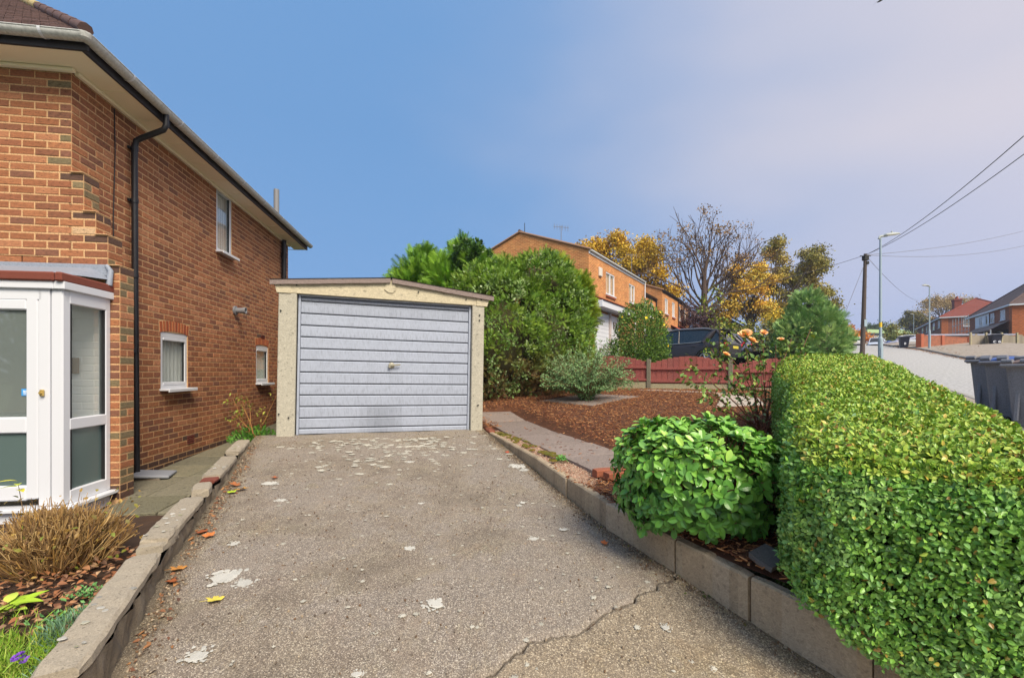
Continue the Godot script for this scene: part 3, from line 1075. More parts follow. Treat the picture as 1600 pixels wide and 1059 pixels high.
func side_window(h: Node, z0: float, z1: float, y0: float, y1: float, i: int) -> void:   # z0 > z1: distances back along the side wall
	var fx := -0.042
	var w := z0 - z1
	var mid := -(z0 + z1) * 0.5
	var f := MB.new()
	var ft := 0.062
	var camber := 0.03 if i < 2 else 0.0
	f.bx(fx, y0 + 0.03, mid, 0.06, 0.06, w, 0.006)
	f.bx(fx, y1 - 0.035 + camber * 0.5, mid, 0.06, 0.085 + camber, w, 0.006)
	for e in [-1, 1]:
		f.bx(fx, (y0 + y1) * 0.5, mid + e * (w * 0.5 - ft * 0.5), 0.058, y1 - y0 - 0.1, ft, 0.006)
	if i < 2:   # opening light inside the frame
		f.bx(fx + 0.012, y0 + 0.075, mid, 0.05, 0.04, w - 0.14, 0.005)
		f.bx(fx + 0.012, y1 - 0.10, mid, 0.05, 0.04, w - 0.14, 0.005)
	var win := part("window", f, M.upvc, h)
	var s := MB.new()
	s.bx(fx + 0.085, y0 - 0.012, mid - 0.0, 0.17, 0.028, w + 0.06, 0.006)
	s.bx(fx + 0.16, y0 - 0.03, mid - 0.0, 0.02, 0.03, w + 0.06, 0.005)
	part("sill", s, M.upvc, win)
	var g := MB.new()
	g.bx(fx - 0.004, (y0 + y1) * 0.5, mid, 0.008, y1 - y0 - 0.1, w - 0.11)
	part("pane", g, M.glass, win)
	var se := MB.new()
	for e in [-1, 1]:
		se.bx(fx + 0.004, (y0 + y1) * 0.5, mid + e * (w * 0.5 - ft - 0.004), 0.03, y1 - y0 - 0.14, 0.012)
	part("seal", se, M.seal, win)
	var c := MB.new()   # net curtain in folds
	var n := 70
	var rows := 12
	var pts := []
	var cols := []
	for j in rows:
		for k in n:
			var a := float(k) / (n - 1)
			var zz := mid + (a - 0.5) * w
			var yy := lerpf(y0, y1, float(j) / (rows - 1))
			pts.append(Vector3(fx - 0.07 + 0.018 * sin(a * 46.0 + 0.4 * sin(a * 9.0 + i)), yy, zz))
			var fold_shade := 0.78 + 0.22 * sin(a * 46.0) + 0.15 * noise.get_noise_2d(k * 0.9, j * 3.0)  # shade of the folds put into the net colour, with random variation
			cols.append(G(fold_shade))
	c.grid(pts, n, rows, cols, true)
	part("net_curtain", c, M.net, win)
	var b := MB.new()
	b.bx(fx - 0.24, (y0 + y1) * 0.5, mid, 0.02, y1 - y0, w)
	part("backing", b, M.dark, win)


# ------------------------------------------------------------------ glazed porch
func porch() -> void:
	var p := thing("porch", "white glazed porch with red-brown felt roof edge against the brick house", "porch", HT)
	var xr := 0.335     # right face
	var zf := 0.585     # front face
	var y0 := 0.12
	var yt := 2.15
	var wb := MB.new()   # white-painted brick seen inside
	for row in 27:
		var x := 0.33
		var k := 0
		while x > -0.12:
			var w := 0.115 if k == 0 and row % 2 else 0.23
			w = minf(w, x + 0.125)
			wb.face(Transform3D(Basis(), Vector3(x - w * 0.5, (row + 0.5) * COURSE, 0.0)), w - 0.008, COURSE - 0.009, 0.03, 0.004)
			x -= w
			k += 1
	wb.bx(0.11, 1.1, -0.02, 0.44, 2.2, 0.032)
	wb.bx(-0.12 - 0.02, 1.1, -0.10, 0.04, 2.2, 0.22)
	part("painted_brickwork", wb, M.white_brick, p).set_meta("kind", "stuff")
	var fl := MB.new()
	fl.bx(-1.0, 0.03, 0.28, 2.6, 0.16, 0.6)
	part("floor", fl, M.flag, p)
	var pl := MB.new()
	pl.col = lin(150, 92, 66)
	pl.bx(-1.0, -0.10, 0.28, 2.6, 0.24, 0.585)
	part("plinth", pl, M.brick, p)
	var id := MB.new()   # inner front door: dark stained frame with a glass light
	id.bx(-0.62, 1.05, -0.10, 0.95, 2.1, 0.05)
	id.col = lin(72, 60, 44)
	id.bx(-0.22, 1.05, -0.06, 0.11, 2.1, 0.06, 0.006)
	id.bx(-1.03, 1.05, -0.06, 0.11, 2.1, 0.06, 0.006)
	id.bx(-0.62, 0.5, -0.06, 0.7, 0.9, 0.06, 0.006)
	id.bx(-0.62, 2.05, -0.06, 0.7, 0.12, 0.06, 0.006)
	id.bx(-1.9, 1.1, -0.05, 1.5, 2.3, 0.06)
	part("inner_door", id, mat(Color8(58, 56, 44), 0.45), p)
	var bp := MB.new()
	bp.bx(0.045, 1.44, 0.02, 0.07, 0.17, 0.03, 0.006)
	part("meter_plate", bp, mat(Color8(122, 92, 52), 0.6), p)

	# frames: side screen in the plane x = xr, door and front screen in z = zf
	var f := MB.new()
	f.bx(xr - 0.02, (y0 + yt) * 0.5, zf - 0.02, 0.10, yt - y0, 0.10, 0.012)   # corner post
	f.bx(xr, (y0 + yt) * 0.5, 0.035, 0.07, yt - y0, 0.07, 0.008)
	f.bx(xr, yt - 0.06, zf * 0.5, 0.07, 0.13, zf - 0.1, 0.008)
	f.bx(xr, y0 + 0.06, zf * 0.5, 0.07, 0.13, zf - 0.1, 0.008)
	f.bx(xr, 0.875, zf * 0.5, 0.068, 0.11, zf - 0.1, 0.008)
	f.bx(xr + 0.02, yt + 0.035, zf * 0.5 + 0.02, 0.09, 0.075, zf + 0.08, 0.006)
	part("side_frame", f, M.upvc, p)
	var s := MB.new()
	s.bx(xr + 0.03, y0 - 0.02, zf * 0.5 - 0.02, 0.16, 0.035, zf + 0.1, 0.006)
	s.bx(-0.9, y0 - 0.02, zf + 0.02, 2.5, 0.035, 0.16, 0.006)
	s.bx(-0.9, y0 - 0.10, zf - 0.01, 2.46, 0.13, 0.10, 0.004)
	s.bx(xr - 0.01, y0 - 0.10, zf * 0.5, 0.10, 0.13, zf - 0.03, 0.004)
	part("sill", s, M.upvc, p)
	var g := MB.new()
	g.bx(xr - 0.003, 1.48, zf * 0.5, 0.006, 1.13, zf - 0.14)
	var sp_ := part("side_pane", g, M.glass, p)
	var g2 := MB.new()
	g2.bx(xr - 0.003, 0.50, zf * 0.5, 0.006, 0.66, zf - 0.14)
	part("side_pane", g2, M.frosted, p)
	var se := MB.new()
	for q in [[1.48, 1.12], [0.50, 0.64]]:
		for e in [-1, 1]:
			se.bx(xr + 0.005, q[0], zf * 0.5 + e * (zf * 0.5 - 0.075), 0.045, q[1], 0.014)
	part("seal", se, M.seal, sp_)

	var d := MB.new()   # the front: a door leaf with two panes, a fixed light beyond it
	var xd := xr - 0.07
	d.bx(xd - 0.05, (y0 + yt) * 0.5, zf, 0.09, yt - y0, 0.07, 0.006)
	d.bx(-1.0, yt - 0.05, zf, 2.4, 0.11, 0.07, 0.006)
	d.bx(-0.85, (y0 + yt) * 0.5, zf, 0.09, yt - y0, 0.07, 0.006)
	d.bx(-1.0, yt + 0.035, zf + 0.02, 2.62, 0.075, 0.09, 0.006)
	part("front_frame", d, M.upvc, p)
	var l := MB.new()
	var lx := 0.5 * (xd - 0.10 - 0.80)
	var lw := xd - 0.10 + 0.80
	for e in [-1, 1]:
		l.bx(lx + e * (lw * 0.5 - 0.05), (y0 + yt) * 0.5, zf + 0.006, 0.10, yt - y0 - 0.14, 0.06, 0.012)
	l.bx(lx, yt - 0.15, zf + 0.006, lw - 0.19, 0.10, 0.06, 0.012)
	l.bx(lx, y0 + 0.13, zf + 0.006, lw - 0.19, 0.14, 0.06, 0.012)
	l.bx(lx, 0.88, zf + 0.006, lw - 0.19, 0.15, 0.06, 0.012)
	var leaf := part("door", l, M.upvc, p)
	var lb := MB.new()
	lb.bx(lx - 0.02, 0.885, zf + 0.045, 0.36, 0.06, 0.02, 0.006)
	part("letterbox", lb, mat(Color8(228, 226, 214), 0.35), leaf)
	var lk := MB.new()
	lk.bx(xd - 0.055, 1.18, zf + 0.05, 0.034, 0.062, 0.022, 0.006)
	lk.tube([Vector3(xd - 0.055, 1.18, zf + 0.06), Vector3(xd - 0.055, 1.18, zf + 0.075)], [0.012, 0.012], 10)
	part("lock", lk, M.brass, leaf)
	var gd := MB.new()
	gd.bx(lx, 1.46, zf, lw - 0.19, 1.02, 0.006)
	part("pane", gd, M.glass, leaf)
	var gf := MB.new()
	gf.bx(lx, 0.50, zf, lw - 0.19, 0.62, 0.006)
	part("pane", gf, M.frosted, leaf)
	var st := MB.new()
	st.bx(xd - 0.19 - 0.03, 1.185, zf + 0.0056, 0.062, 0.056, 0.003)
	st.col = lin(232, 240, 248)
	st.bx(xd - 0.19 - 0.03, 1.185, zf + 0.0046, 0.072, 0.066, 0.002)
	var sk := part("sticker", st, mat(Color8(64, 158, 226), 0.5), leaf)
	for q in [["NO", 0.027, 0.009], ["COLD", 0.014, -0.008], ["CALLERS", 0.009, -0.020]]:
		var tm := TextMesh.new()
		tm.text = q[0]
		var sf := SystemFont.new()
		sf.font_names = PackedStringArray(["Droid Sans"])
		sf.font_weight = 700
		tm.font = sf
		tm.font_size = 64
		tm.pixel_size = q[1] / 64.0
		tm.depth = 0.0015
		part("lettering", tm, mat(Color8(240, 246, 250), 0.5), sk, Transform3D(Basis(), Vector3(xd - 0.22, 1.185 + q[2], zf + 0.0085)))
	var g3 := MB.new()
	g3.bx(-1.55, 1.1, zf, 1.3, 1.9, 0.006)
	part("front_pane", g3, M.glass, p)

	# roof: felt-covered edge, lead sheet rising to the wall
	var e := MB.new()
	e.bx(xr + 0.035, yt + 0.11, zf * 0.5 + 0.03, 0.06, 0.085, zf + 0.13, 0.012)
	e.bx(-1.0, yt + 0.11, zf + 0.06, 2.66, 0.085, 0.06, 0.012)
	part("felt_edge", e, M.felt, p)
	var r := MB.new()
	var pts := []
	var w := 40
	for j in 8:
		for i in w:
			var a := float(i) / (w - 1)
			var v := j / 7.0
			var x := lerpf(-2.3, xr + 0.05, a)
			var hip := clampf((xr + 0.06 - x) / 0.30, 0.0, 1.0)
			var up := minf(v, hip + 0.35 * v)
			pts.append(Vector3(x, yt + 0.135 + up * 0.20 + 0.004 * noise.get_noise_2d(x * 14.0, v * 9.0), lerpf(zf + 0.06, -0.0, v)))
	r.grid(pts, w, 8)
	r.bx(-0.95, yt + 0.31, 0.012, 2.6, 0.12, 0.012, 0.003)
	r.tube([Vector3(xr + 0.05, yt + 0.14, 0.05), Vector3(xr + 0.055, yt + 0.30, 0.03), Vector3(xr + 0.01, yt + 0.36, 0.02)], [0.03, 0.026, 0.02], 8)
	part("lead_roof", r, M.lead, p)


# ------------------------------------------------------------------ flagged path and low wall between house and drive
func house_path() -> void:
	var path := thing("path", "", "")
	path.set_meta("kind", "structure")
	path.transform = HT
	var gaps := MB.new()
	gaps.bx(0.9, -0.10, -3.2, 1.9, 0.1, 8.2)
	part("bedding", gaps, M.soil, path, Transform3D(Basis(Vector3.RIGHT, 0.032), Vector3.ZERO))
	var z := 0.52
	var k := 0
	while z > -7.2:
		var dz := 0.6 if k != 1 else 0.9
		var x := 0.04 if z - dz * 0.5 < -0.25 else 0.50
		for c in 2:
			var w := 0.60 if c == 0 else 0.9
			if z - dz * 0.5 > -0.25: w = 0.6 if c == 0 else 0.45
			var mb := MB.new()
			mb.col = G(rf(0.72, 1.1)) * Color(1, rf(0.98, 1.03), rf(0.9, 1.0))
			mb.box(Transform3D(Basis(), Vector3.ZERO), Vector3(w - 0.02, 0.06, dz - 0.02), 0.008)
			var tilt := Basis(Vector3.RIGHT, 0.033 + rng.randfn() * 0.004) * Basis(Vector3(0, 0, 1), rng.randfn() * 0.005)
			part("paving_slab", mb, M.flag, path, Transform3D(tilt, Vector3(x + w * 0.5, -0.03 + maxf(0.0, -(z - dz * 0.5)) * 0.033, z - dz * 0.5)))
			x += w
		z -= dz
		k += 1
	# a step of soil bed and lawn in the near left corner
	var pts := []
	var w := 60
	var h := 60
	var cols := []
	for j in h:
		for i in w:
			var x := lerpf(-6.0, -1.35, i / (w - 1.0))
			var d := lerpf(0.6, 4.45, j / (h - 1.0))
			var y := -1.405 + noise.get_noise_2d(x * 4.0, d * 4.0) * 0.018
			pts.append(V(x, y, d))
			cols.append(G(0.55 + 0.3 * noise.get_noise_2d(x * 6.0, d * 6.0)))
	var mb := MB.new()
	mb.grid(pts, w, h, cols)
	struct("flower_bed", mb, M.soil)

	var wall := thing("low_wall", "low rubble garden wall capped with worn concrete copings beside driveway", "wall")
	var spans := [[-4.93, -3.88, -1.0], [-3.74, -2.86, -0.945], [-2.24, -1.34, -0.895], [-1.18, -0.36, -0.855]]
	for i in spans.size():
		var q: Array = spans[i]
		var sm: float = (q[0] + q[1]) * 0.5
		var a := dr(q[0], drive_left(q[0]) - 0.095)
		var b := dr(q[1], drive_left(q[1]) - 0.095)
		var dir := (b - a)
		dir.y = 0
		var len := dir.length()
		dir = dir.normalized()
		var bs := Basis(dir.cross(Vector3.UP) * -1.0, Vector3.UP, dir)
		bs = Basis(Vector3.UP.cross(dir), Vector3.UP, dir)
		var at := (a + b) * 0.5
		at.y = EYE + q[2] - 0.03
		rough_block(wall, "coping", M.coping, Transform3D(bs * Basis(Vector3.RIGHT, -0.02) * Basis(Vector3(0, 0, 1), rng.randfn() * 0.02), at), Vector3(0.150, 0.056, len), 0.013, 0.010)
		var crusts := MB.new()
		for cr in 22:
			var p := at + dir * rf(-0.48, 0.48) * len + dir.cross(Vector3.UP) * rf(-0.06, 0.06) + Vector3(0, 0.027, 0)
			crusts.col = pick([G(0.75), G(0.42), Color(0.5, 0.5, 0.36), G(0.9)])
			blob(crusts, p, rf(0.006, 0.022), Vector3.UP, rf(0.6, 1.0), 11, 0.003)
		tag(part("lichen", crusts, M.lichen, wall), "", "", "", "stuff")
	for q in [[-5.22, -4.96, -1.10, 0.15, 0.07], [-2.72, -2.46, -0.955, 0.13, 0.075], [-3.80, -3.55, -1.01, 0.145, 0.06], [-2.36, -2.2, -0.945, 0.13, 0.04]]:   # loose blocks at the steps
		var at := dr((q[0] + q[1]) * 0.5, drive_left(q[0]) - 0.10)
		at.y = EYE + q[2]
		rough_block(wall, "block", M.coping if q[4] > 0.05 else M.felt, Transform3D(Basis(Vector3.UP, 0.36 + rng.randfn() * 0.06), at), Vector3(q[3], q[4], q[1] - q[0]), 0.012, 0.008)
	var pts2 := []
	var nn := 200
	var hh := 12
	var rc := []
	for side in 2:   # rough body, both faces
		pts2.clear()
		rc.clear()
		for j in hh:
			for i in nn:
				var s := lerpf(-5.3, -0.3, i / (nn - 1.0))
				var y_top := interp(s, [[-5.3, -1.2], [-4.95, -1.14], [-4.93, -1.06], [-3.9, -1.05], [-3.8, -1.02], [-2.86, -1.0], [-2.8, -0.98], [-2.3, -0.97], [-2.2, -0.945], [-1.3, -0.94], [-1.2, -0.9], [-0.3, -0.9]])
				var y := lerpf(-1.6, y_top, j / (hh - 1.0))
				var off := noise.get_noise_3d(s * 7.0, y * 22.0, side * 9.0) * 0.034 + noise.get_noise_3d(s * 25.0, y * 30.0, side * 9.0) * 0.012
				var t := drive_left(s) - (0.030 if side == 0 else 0.165) + off
				var p := dr(s, t)
				p.y = EYE + y
				pts2.append(p)
				var g := 0.9 + 0.55 * noise.get_noise_3d(s * 12.0, y * 30.0, 5.0) + 0.3 * noise.get_noise_3d(s * 50.0, y * 60.0, 5.0)
				rc.append(Color(g, g * 0.97, g * 0.9))
		var wb := MB.new()
		wb.grid(pts2, nn, hh, rc, side == 1)
		tag(part("rubble_face", wb, M.walling, wall), "", "", "", "stuff")

func rough_block(parent: Node, called: String, m: Material, t: Transform3D, size: Vector3, bev: float, jit: float) -> void:
	var mb := MB.new()
	mb.col = G(rf(0.88, 1.05))
	var nz := maxi(2, int(size.z / 0.07))
	var ring := []
	var sd := rf(0, 90)
	var hx := size.x * 0.5
	var hy := size.y * 0.5
	for k in nz + 1:
		var z := -size.z * 0.5 + size.z * k / nz
		var e := bev * 0.7 if (k == 0 or k == nz) else 0.0
		var r := []
		for q in [[-1, -1, 0, 1], [-1, 1, 0, -1], [-1, 1, 1, 0], [1, 1, -1, 0], [1, 1, 0, -1], [1, -1, 0, 1], [1, -1, -1, 0], [-1, -1, 1, 0]]:
			var p := Vector3(q[0] * (hx - e) + q[2] * bev, q[1] * (hy - e * 0.5) + q[3] * minf(bev, hy * 0.6), z)
			p += Vector3(noise.get_noise_3d(p.x * 9 + sd, p.y * 20, z * 7), noise.get_noise_3d(p.x * 9, p.y * 20 + sd, z * 7), 0) * jit
			if k == 0 or k == nz:
				p.z += noise.get_noise_3d(p.x * 12, p.y * 12, sd) * jit * 1.5
			r.append(t * p)
		ring.append(r)
	var ctr := t.origin
	for k in nz:
		for i in 8:
			var i2 := (i + 1) % 8
			mb.quad(ring[k][i], ring[k][i2], ring[k + 1][i2], ring[k + 1][i])
			mb.orient(6, (ring[k][0] + ring[k][3] + ring[k][4] + ring[k][7]) * 0.25)
	for e in [0, nz]:
		for i in range(1, 7):
			mb.tri(ring[e][0], ring[e][i], ring[e][i + 1])
			mb.orient(3, ctr)
	part(called, mb, m, parent)


# ------------------------------------------------------------------ concrete sectional garage
func garage() -> void:
	# garage frame: x along the front to the right, y up, z towards the camera
	var b := Basis(Vector3(0.941, 0, -0.338), Vector3.UP, Vector3(0.338, 0, 0.941))
	b = b * Basis(Vector3(0, 0, 1), -0.0165)
	var T := Transform3D(b, V(-2.98, -0.873, 6.27))
	var g := thing("garage", "small concrete panel garage with low gable and pale blue door", "garage", T)
	var W := 2.456
	var H := 1.948
	for q in [[-0.1265, 0.225], [W + 0.104, 0.19]]:
		var p := MB.new()
		p.bx(q[0], H * 0.5 - 0.12, -0.02, q[1], H + 0.24, 0.16, 0.008)
		part("post", p, M.post, g)
	var li := MB.new()
	li.prism(Transform3D(Basis(), Vector3(0, 0, 0.0)), PackedVector2Array([Vector2(-0.16, H + 0.002), Vector2(W + 0.13, H + 0.002), Vector2(W + 0.13, 2.075), Vector2(W * 0.5, 2.225), Vector2(-0.16, 2.095)]), 0.13)
	var lint := part("lintel", li, M.lintel, g)
	for q in [[-0.20, 2.03], [W + 0.18, 2.02]]:   # corner brackets and the ridge cover
		var c := MB.new()
		var sg := signf(q[0] - 1.0)
		c.prism(Transform3D(Basis(), Vector3(0, 0, 0.012)), PackedVector2Array([Vector2(q[0] - sg * 0.11, H - 0.005), Vector2(q[0] + sg * 0.06, H - 0.005), Vector2(q[0] + sg * 0.10, 2.09), Vector2(q[0] - sg * 0.11, 2.11)]), 0.125)
		part("corner_block", c, M.lintel, g)
	var rc := MB.new()
	rc.prism(Transform3D(Basis(), Vector3(0, 0, 0.02)), PackedVector2Array([Vector2(W * 0.5 - 0.09, 2.09), Vector2(W * 0.5 - 0.03, 2.045), Vector2(W * 0.5 + 0.03, 2.045), Vector2(W * 0.5 + 0.07, 2.09), Vector2(W * 0.5 + 0.05, 2.245), Vector2(W * 0.5 - 0.05, 2.245)]), 0.12)
	part("ridge_block", rc, M.lintel, lint)
	var bolts := MB.new()
	for q in [[-0.22, 2.05], [-0.02, 2.06], [-0.21, 1.7], [-0.21, 0.3], [W + 0.12, 1.8], [W + 0.12, 1.72], [W + 0.14, 2.04], [W - 0.1, 2.03], [W * 0.5 + 0.4, 2.09], [-0.09, 0.25], [W + 0.12, 0.4]]:
		bolts.tube([Vector3(q[0], q[1], 0.055), Vector3(q[0], q[1], 0.082)], [0.012, 0.010], 8)
	part("bolt", bolts, M.dark, g)
	for q in [[-0.34, 2.112, W * 0.5 - 0.01, 2.262, 0.075], [W * 0.5 + 0.02, 2.262, W + 0.335, 2.105, 0.075]]:   # barge boards
		var bb := MB.new()
		var n := 14
		var pts := []
		for k in n + 1:
			var f := float(k) / n
			var wob := noise.get_noise_1d(f * 6.0 + q[0]) * 0.008
			pts.append([lerpf(q[0], q[2], f), lerpf(q[1], q[3], f) - 0.02 * 0 + wob])
		for k in n:
			var x0: float = pts[k][0]
			var x1: float = pts[k + 1][0]
			var y0: float = pts[k][1]
			var y1: float = pts[k + 1][1]
			var hh: float = q[4]
			bb.quad(Vector3(x0, y0 - hh, 0.11), Vector3(x1, y1 - hh, 0.11), Vector3(x1, y1, 0.105), Vector3(x0, y0, 0.105))
			bb.quad(Vector3(x0, y0, 0.105), Vector3(x1, y1, 0.105), Vector3(x1, y1, 0.06), Vector3(x0, y0, 0.06))
			bb.quad(Vector3(x0, y0 - hh, 0.07), Vector3(x1, y1 - hh, 0.07), Vector3(x1, y1 - hh, 0.11), Vector3(x0, y0 - hh, 0.11))
		bb.bx(q[0], q[1] - 0.037, 0.088, 0.006, 0.075, 0.044)
		bb.bx(q[2], q[3] - 0.037, 0.088, 0.006, 0.075, 0.044)
		part("barge_board", bb, M.oldwood, g)
	var ro := MB.new()
	for sgn in [-1.0, 1.0]:   # corrugated sheets
		for k in 20:
			var z0 := 0.12 - k * 0.26
			var z1 := z0 - 0.13
			var z2 := z0 - 0.26
			var xe: float = W * 0.5 + sgn * (W * 0.5 + 0.36)
			for q in [[z0, z1, 0.0, 0.025], [z1, z2, 0.025, 0.0]]:
				ro.quad(Vector3(W * 0.5, 2.262 + q[2], q[0]), Vector3(xe, 2.108 + q[2], q[0]), Vector3(xe, 2.108 + q[3], q[1]), Vector3(W * 0.5, 2.262 + q[3], q[1]))
				ro.orient(6, Vector3(W * 0.5, 0, -2.5))
	part("roof", ro, M.greyroof, g)
	for q in [[-0.18, "side_panel"], [W + 0.16, "side_panel"]]:
		for k in 8:
			var p := MB.new()
			p.bx(q[0], H * 0.5 + 0.02 - 0.1, -0.4 - k * 0.62, 0.07, H + 0.3, 0.61, 0.006)
			part("side_panel", p, M.post, g)
	var bk := MB.new()
	bk.bx(W * 0.5, 1.0, -5.1, W + 0.4, 2.4, 0.08)
	part("back_panel", bk, M.post, g)
	var fl := MB.new()
	fl.bx(W * 0.5, -0.30, -2.55, W + 0.5, 0.5, 5.1)
	part("floor", fl, M.apron, g)
	var fs := MB.new()   # steel door frame
	fs.bx(0.016, H * 0.5, -0.03, 0.032, H, 0.06, 0.004)
	fs.bx(W - 0.016, H * 0.5, -0.03, 0.032, H, 0.06, 0.004)
	fs.bx(W * 0.5, H - 0.012, -0.03, W - 0.07, 0.024, 0.06, 0.004)
	part("door_frame", fs, M.door, g)
	var rows := [0.0, 0.085, 0.232, 0.392, 0.552, 0.712, 0.872, 1.040, 1.200, 1.362, 1.524, 1.69, 1.86]
	var dm := MB.new()
	dm.bx(W * 0.5, H * 0.5, -0.075, W - 0.07, H - 0.03, 0.01)
	var door := part("door", dm, M.seal, g)
	for k in rows.size():
		var y0: float = rows[k] + 0.005
		var y1: float = (rows[k + 1] if k + 1 < rows.size() else H - 0.028) - 0.004
		var pm := MB.new()
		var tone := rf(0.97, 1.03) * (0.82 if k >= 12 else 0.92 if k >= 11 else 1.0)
		var x0 := 0.036
		var x1 := W - 0.036
		var zf := -0.022
		var n := 24
		for i in n:   # a pressed panel: bevel above, returned lip below
			var xa := lerpf(x0, x1, float(i) / n)
			var xb := lerpf(x0, x1, float(i + 1) / n)
			var stain := 0.30 * smoothstep(0.35, 0.0, Vector2((xa - W * 0.44) * 0.8, y0 - 0.12).length())
			pm.col = G(tone * (1.0 + 0.07 * noise.get_noise_2d(xa * 9.0, k * 0.35) + 0.05 * noise.get_noise_2d(xa * 2.3, k * 2.0)) - stain)
			var da := noise.get_noise_2d(xa * 2.0, k * 3.7) * 0.003
			var db := noise.get_noise_2d(xb * 2.0, k * 3.7) * 0.003
			var st := [[y0, zf - 0.03], [y0 + 0.004, zf - 0.004], [y0 + 0.012, zf], [y1 - 0.014, zf], [y1 - 0.004, zf - 0.008], [y1, zf - 0.03]]
			for r in st.size() - 1:
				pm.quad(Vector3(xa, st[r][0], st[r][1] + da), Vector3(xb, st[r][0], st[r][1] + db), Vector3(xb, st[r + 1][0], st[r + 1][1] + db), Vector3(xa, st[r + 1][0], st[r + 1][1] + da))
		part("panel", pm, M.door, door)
	var ha := MB.new()
	var hc := Vector3(W * 0.515, 0.99, -0.02)
	ha.lathe(Transform3D(Basis(Vector3.RIGHT, PI / 2), hc), [Vector2(0.0, 0.0), Vector2(0.045, 0.0), Vector2(0.045, 0.012), Vector2(0.024, 0.02), Vector2(0.02, 0.05), Vector2(0.0, 0.05)], 14)
	ha.box(Transform3D(Basis(Vector3(0, 0, 1), 0.12), hc + Vector3(0.045, 0.005, 0.05)), Vector3(0.16, 0.022, 0.018), 0.006)
	ha.box(Transform3D(Basis(), hc + Vector3(-0.03, -0.01, 0.04)), Vector3(0.035, 0.06, 0.03), 0.008)
	part("handle", ha, mat(Color8(150, 146, 128), 0.35), door)


# ------------------------------------------------------------------ front garden
func in_garden(x: float, d: float) -> bool:
	var st := dt(x, d)
	if st.y < drive_right(minf(st.x, 0.4)) + 0.02:
		return false
	if across(x, d) > -0.1:
		return false
	return (x - 3.4) * 0.436 + (d - 11.3) * 0.9 < 0.06   # this side of the fence

func on_slab(x: float, d: float) -> bool:
	var st := dt(x, d)
	if st.x > -3.35 and st.x < 1.55 and st.y > 2.6 and st.y < 3.72 - 0.10 * smoothstep(-1.5, -3.3, st.x) and not (st.x > -0.3 and st.y < 2.9):
		return true
	var r := Vector2(x - 1.48, d - 8.4)   # square slab about the shrub
	var u := r.dot(Vector2(0.742, 0.67))
	var v := r.dot(Vector2(-0.67, 0.742))
	if u > -0.05 and u < 1.62 and v > -0.02 and v < 1.3:
		return true
	if x > 3.35 and x < 4.75 and d > 7.55 and d < 8.75 + (x - 3.4) * 0.3 and x - 3.35 > (d - 7.55) * 0.55:
		return true
	return false

func path_y(s: float) -> float:
	return interp(s, [[-3.2, -0.93], [-0.5, -0.905], [0.6, -0.86], [1.5, -0.76]])

func slab(called: String, parent: Node, m: Material, q: Array, thick: float, tone := 1.0) -> void:   # a cast slab from four ground corners
	var mb := MB.new()
	mb.col = G(tone)
	var w := 12
	var pts := []
	for j in w:
		for i in w:
			var a := (q[0] as Vector3).lerp(q[1], i / (w - 1.0))
			var b := (q[3] as Vector3).lerp(q[2], i / (w - 1.0))
			var p := a.lerp(b, j / (w - 1.0))
			var edge := i == 0 or j == 0 or i == w - 1 or j == w - 1
			p.y += noise.get_noise_2d(p.x * 5.0, p.z * 5.0) * 0.006 - (0.008 if edge else 0.0)
			if edge:
				p += Vector3(noise.get_noise_2d(p.z * 9.0, 1.0), 0, noise.get_noise_2d(p.x * 9.0, 4.0)) * 0.012
			pts.append(p)
	mb.grid(pts, w, w)
	var c: Vector3 = (q[0] + q[2]) * 0.5 + Vector3(0, -0.5, 0)
	for k in w - 1:
		for e in [[k, k + 1], [(w - 1) * w + k, (w - 1) * w + k + 1], [k * w, (k + 1) * w], [k * w + w - 1, (k + 1) * w + w - 1]]:
			var a: Vector3 = pts[e[0]]
			var b: Vector3 = pts[e[1]]
			mb.quad(a, b, b - Vector3(0, thick, 0), a - Vector3(0, thick, 0))
			mb.orient(6, Vector3(c.x, a.y - thick * 0.5, c.z))
	part(called, mb, m, parent)

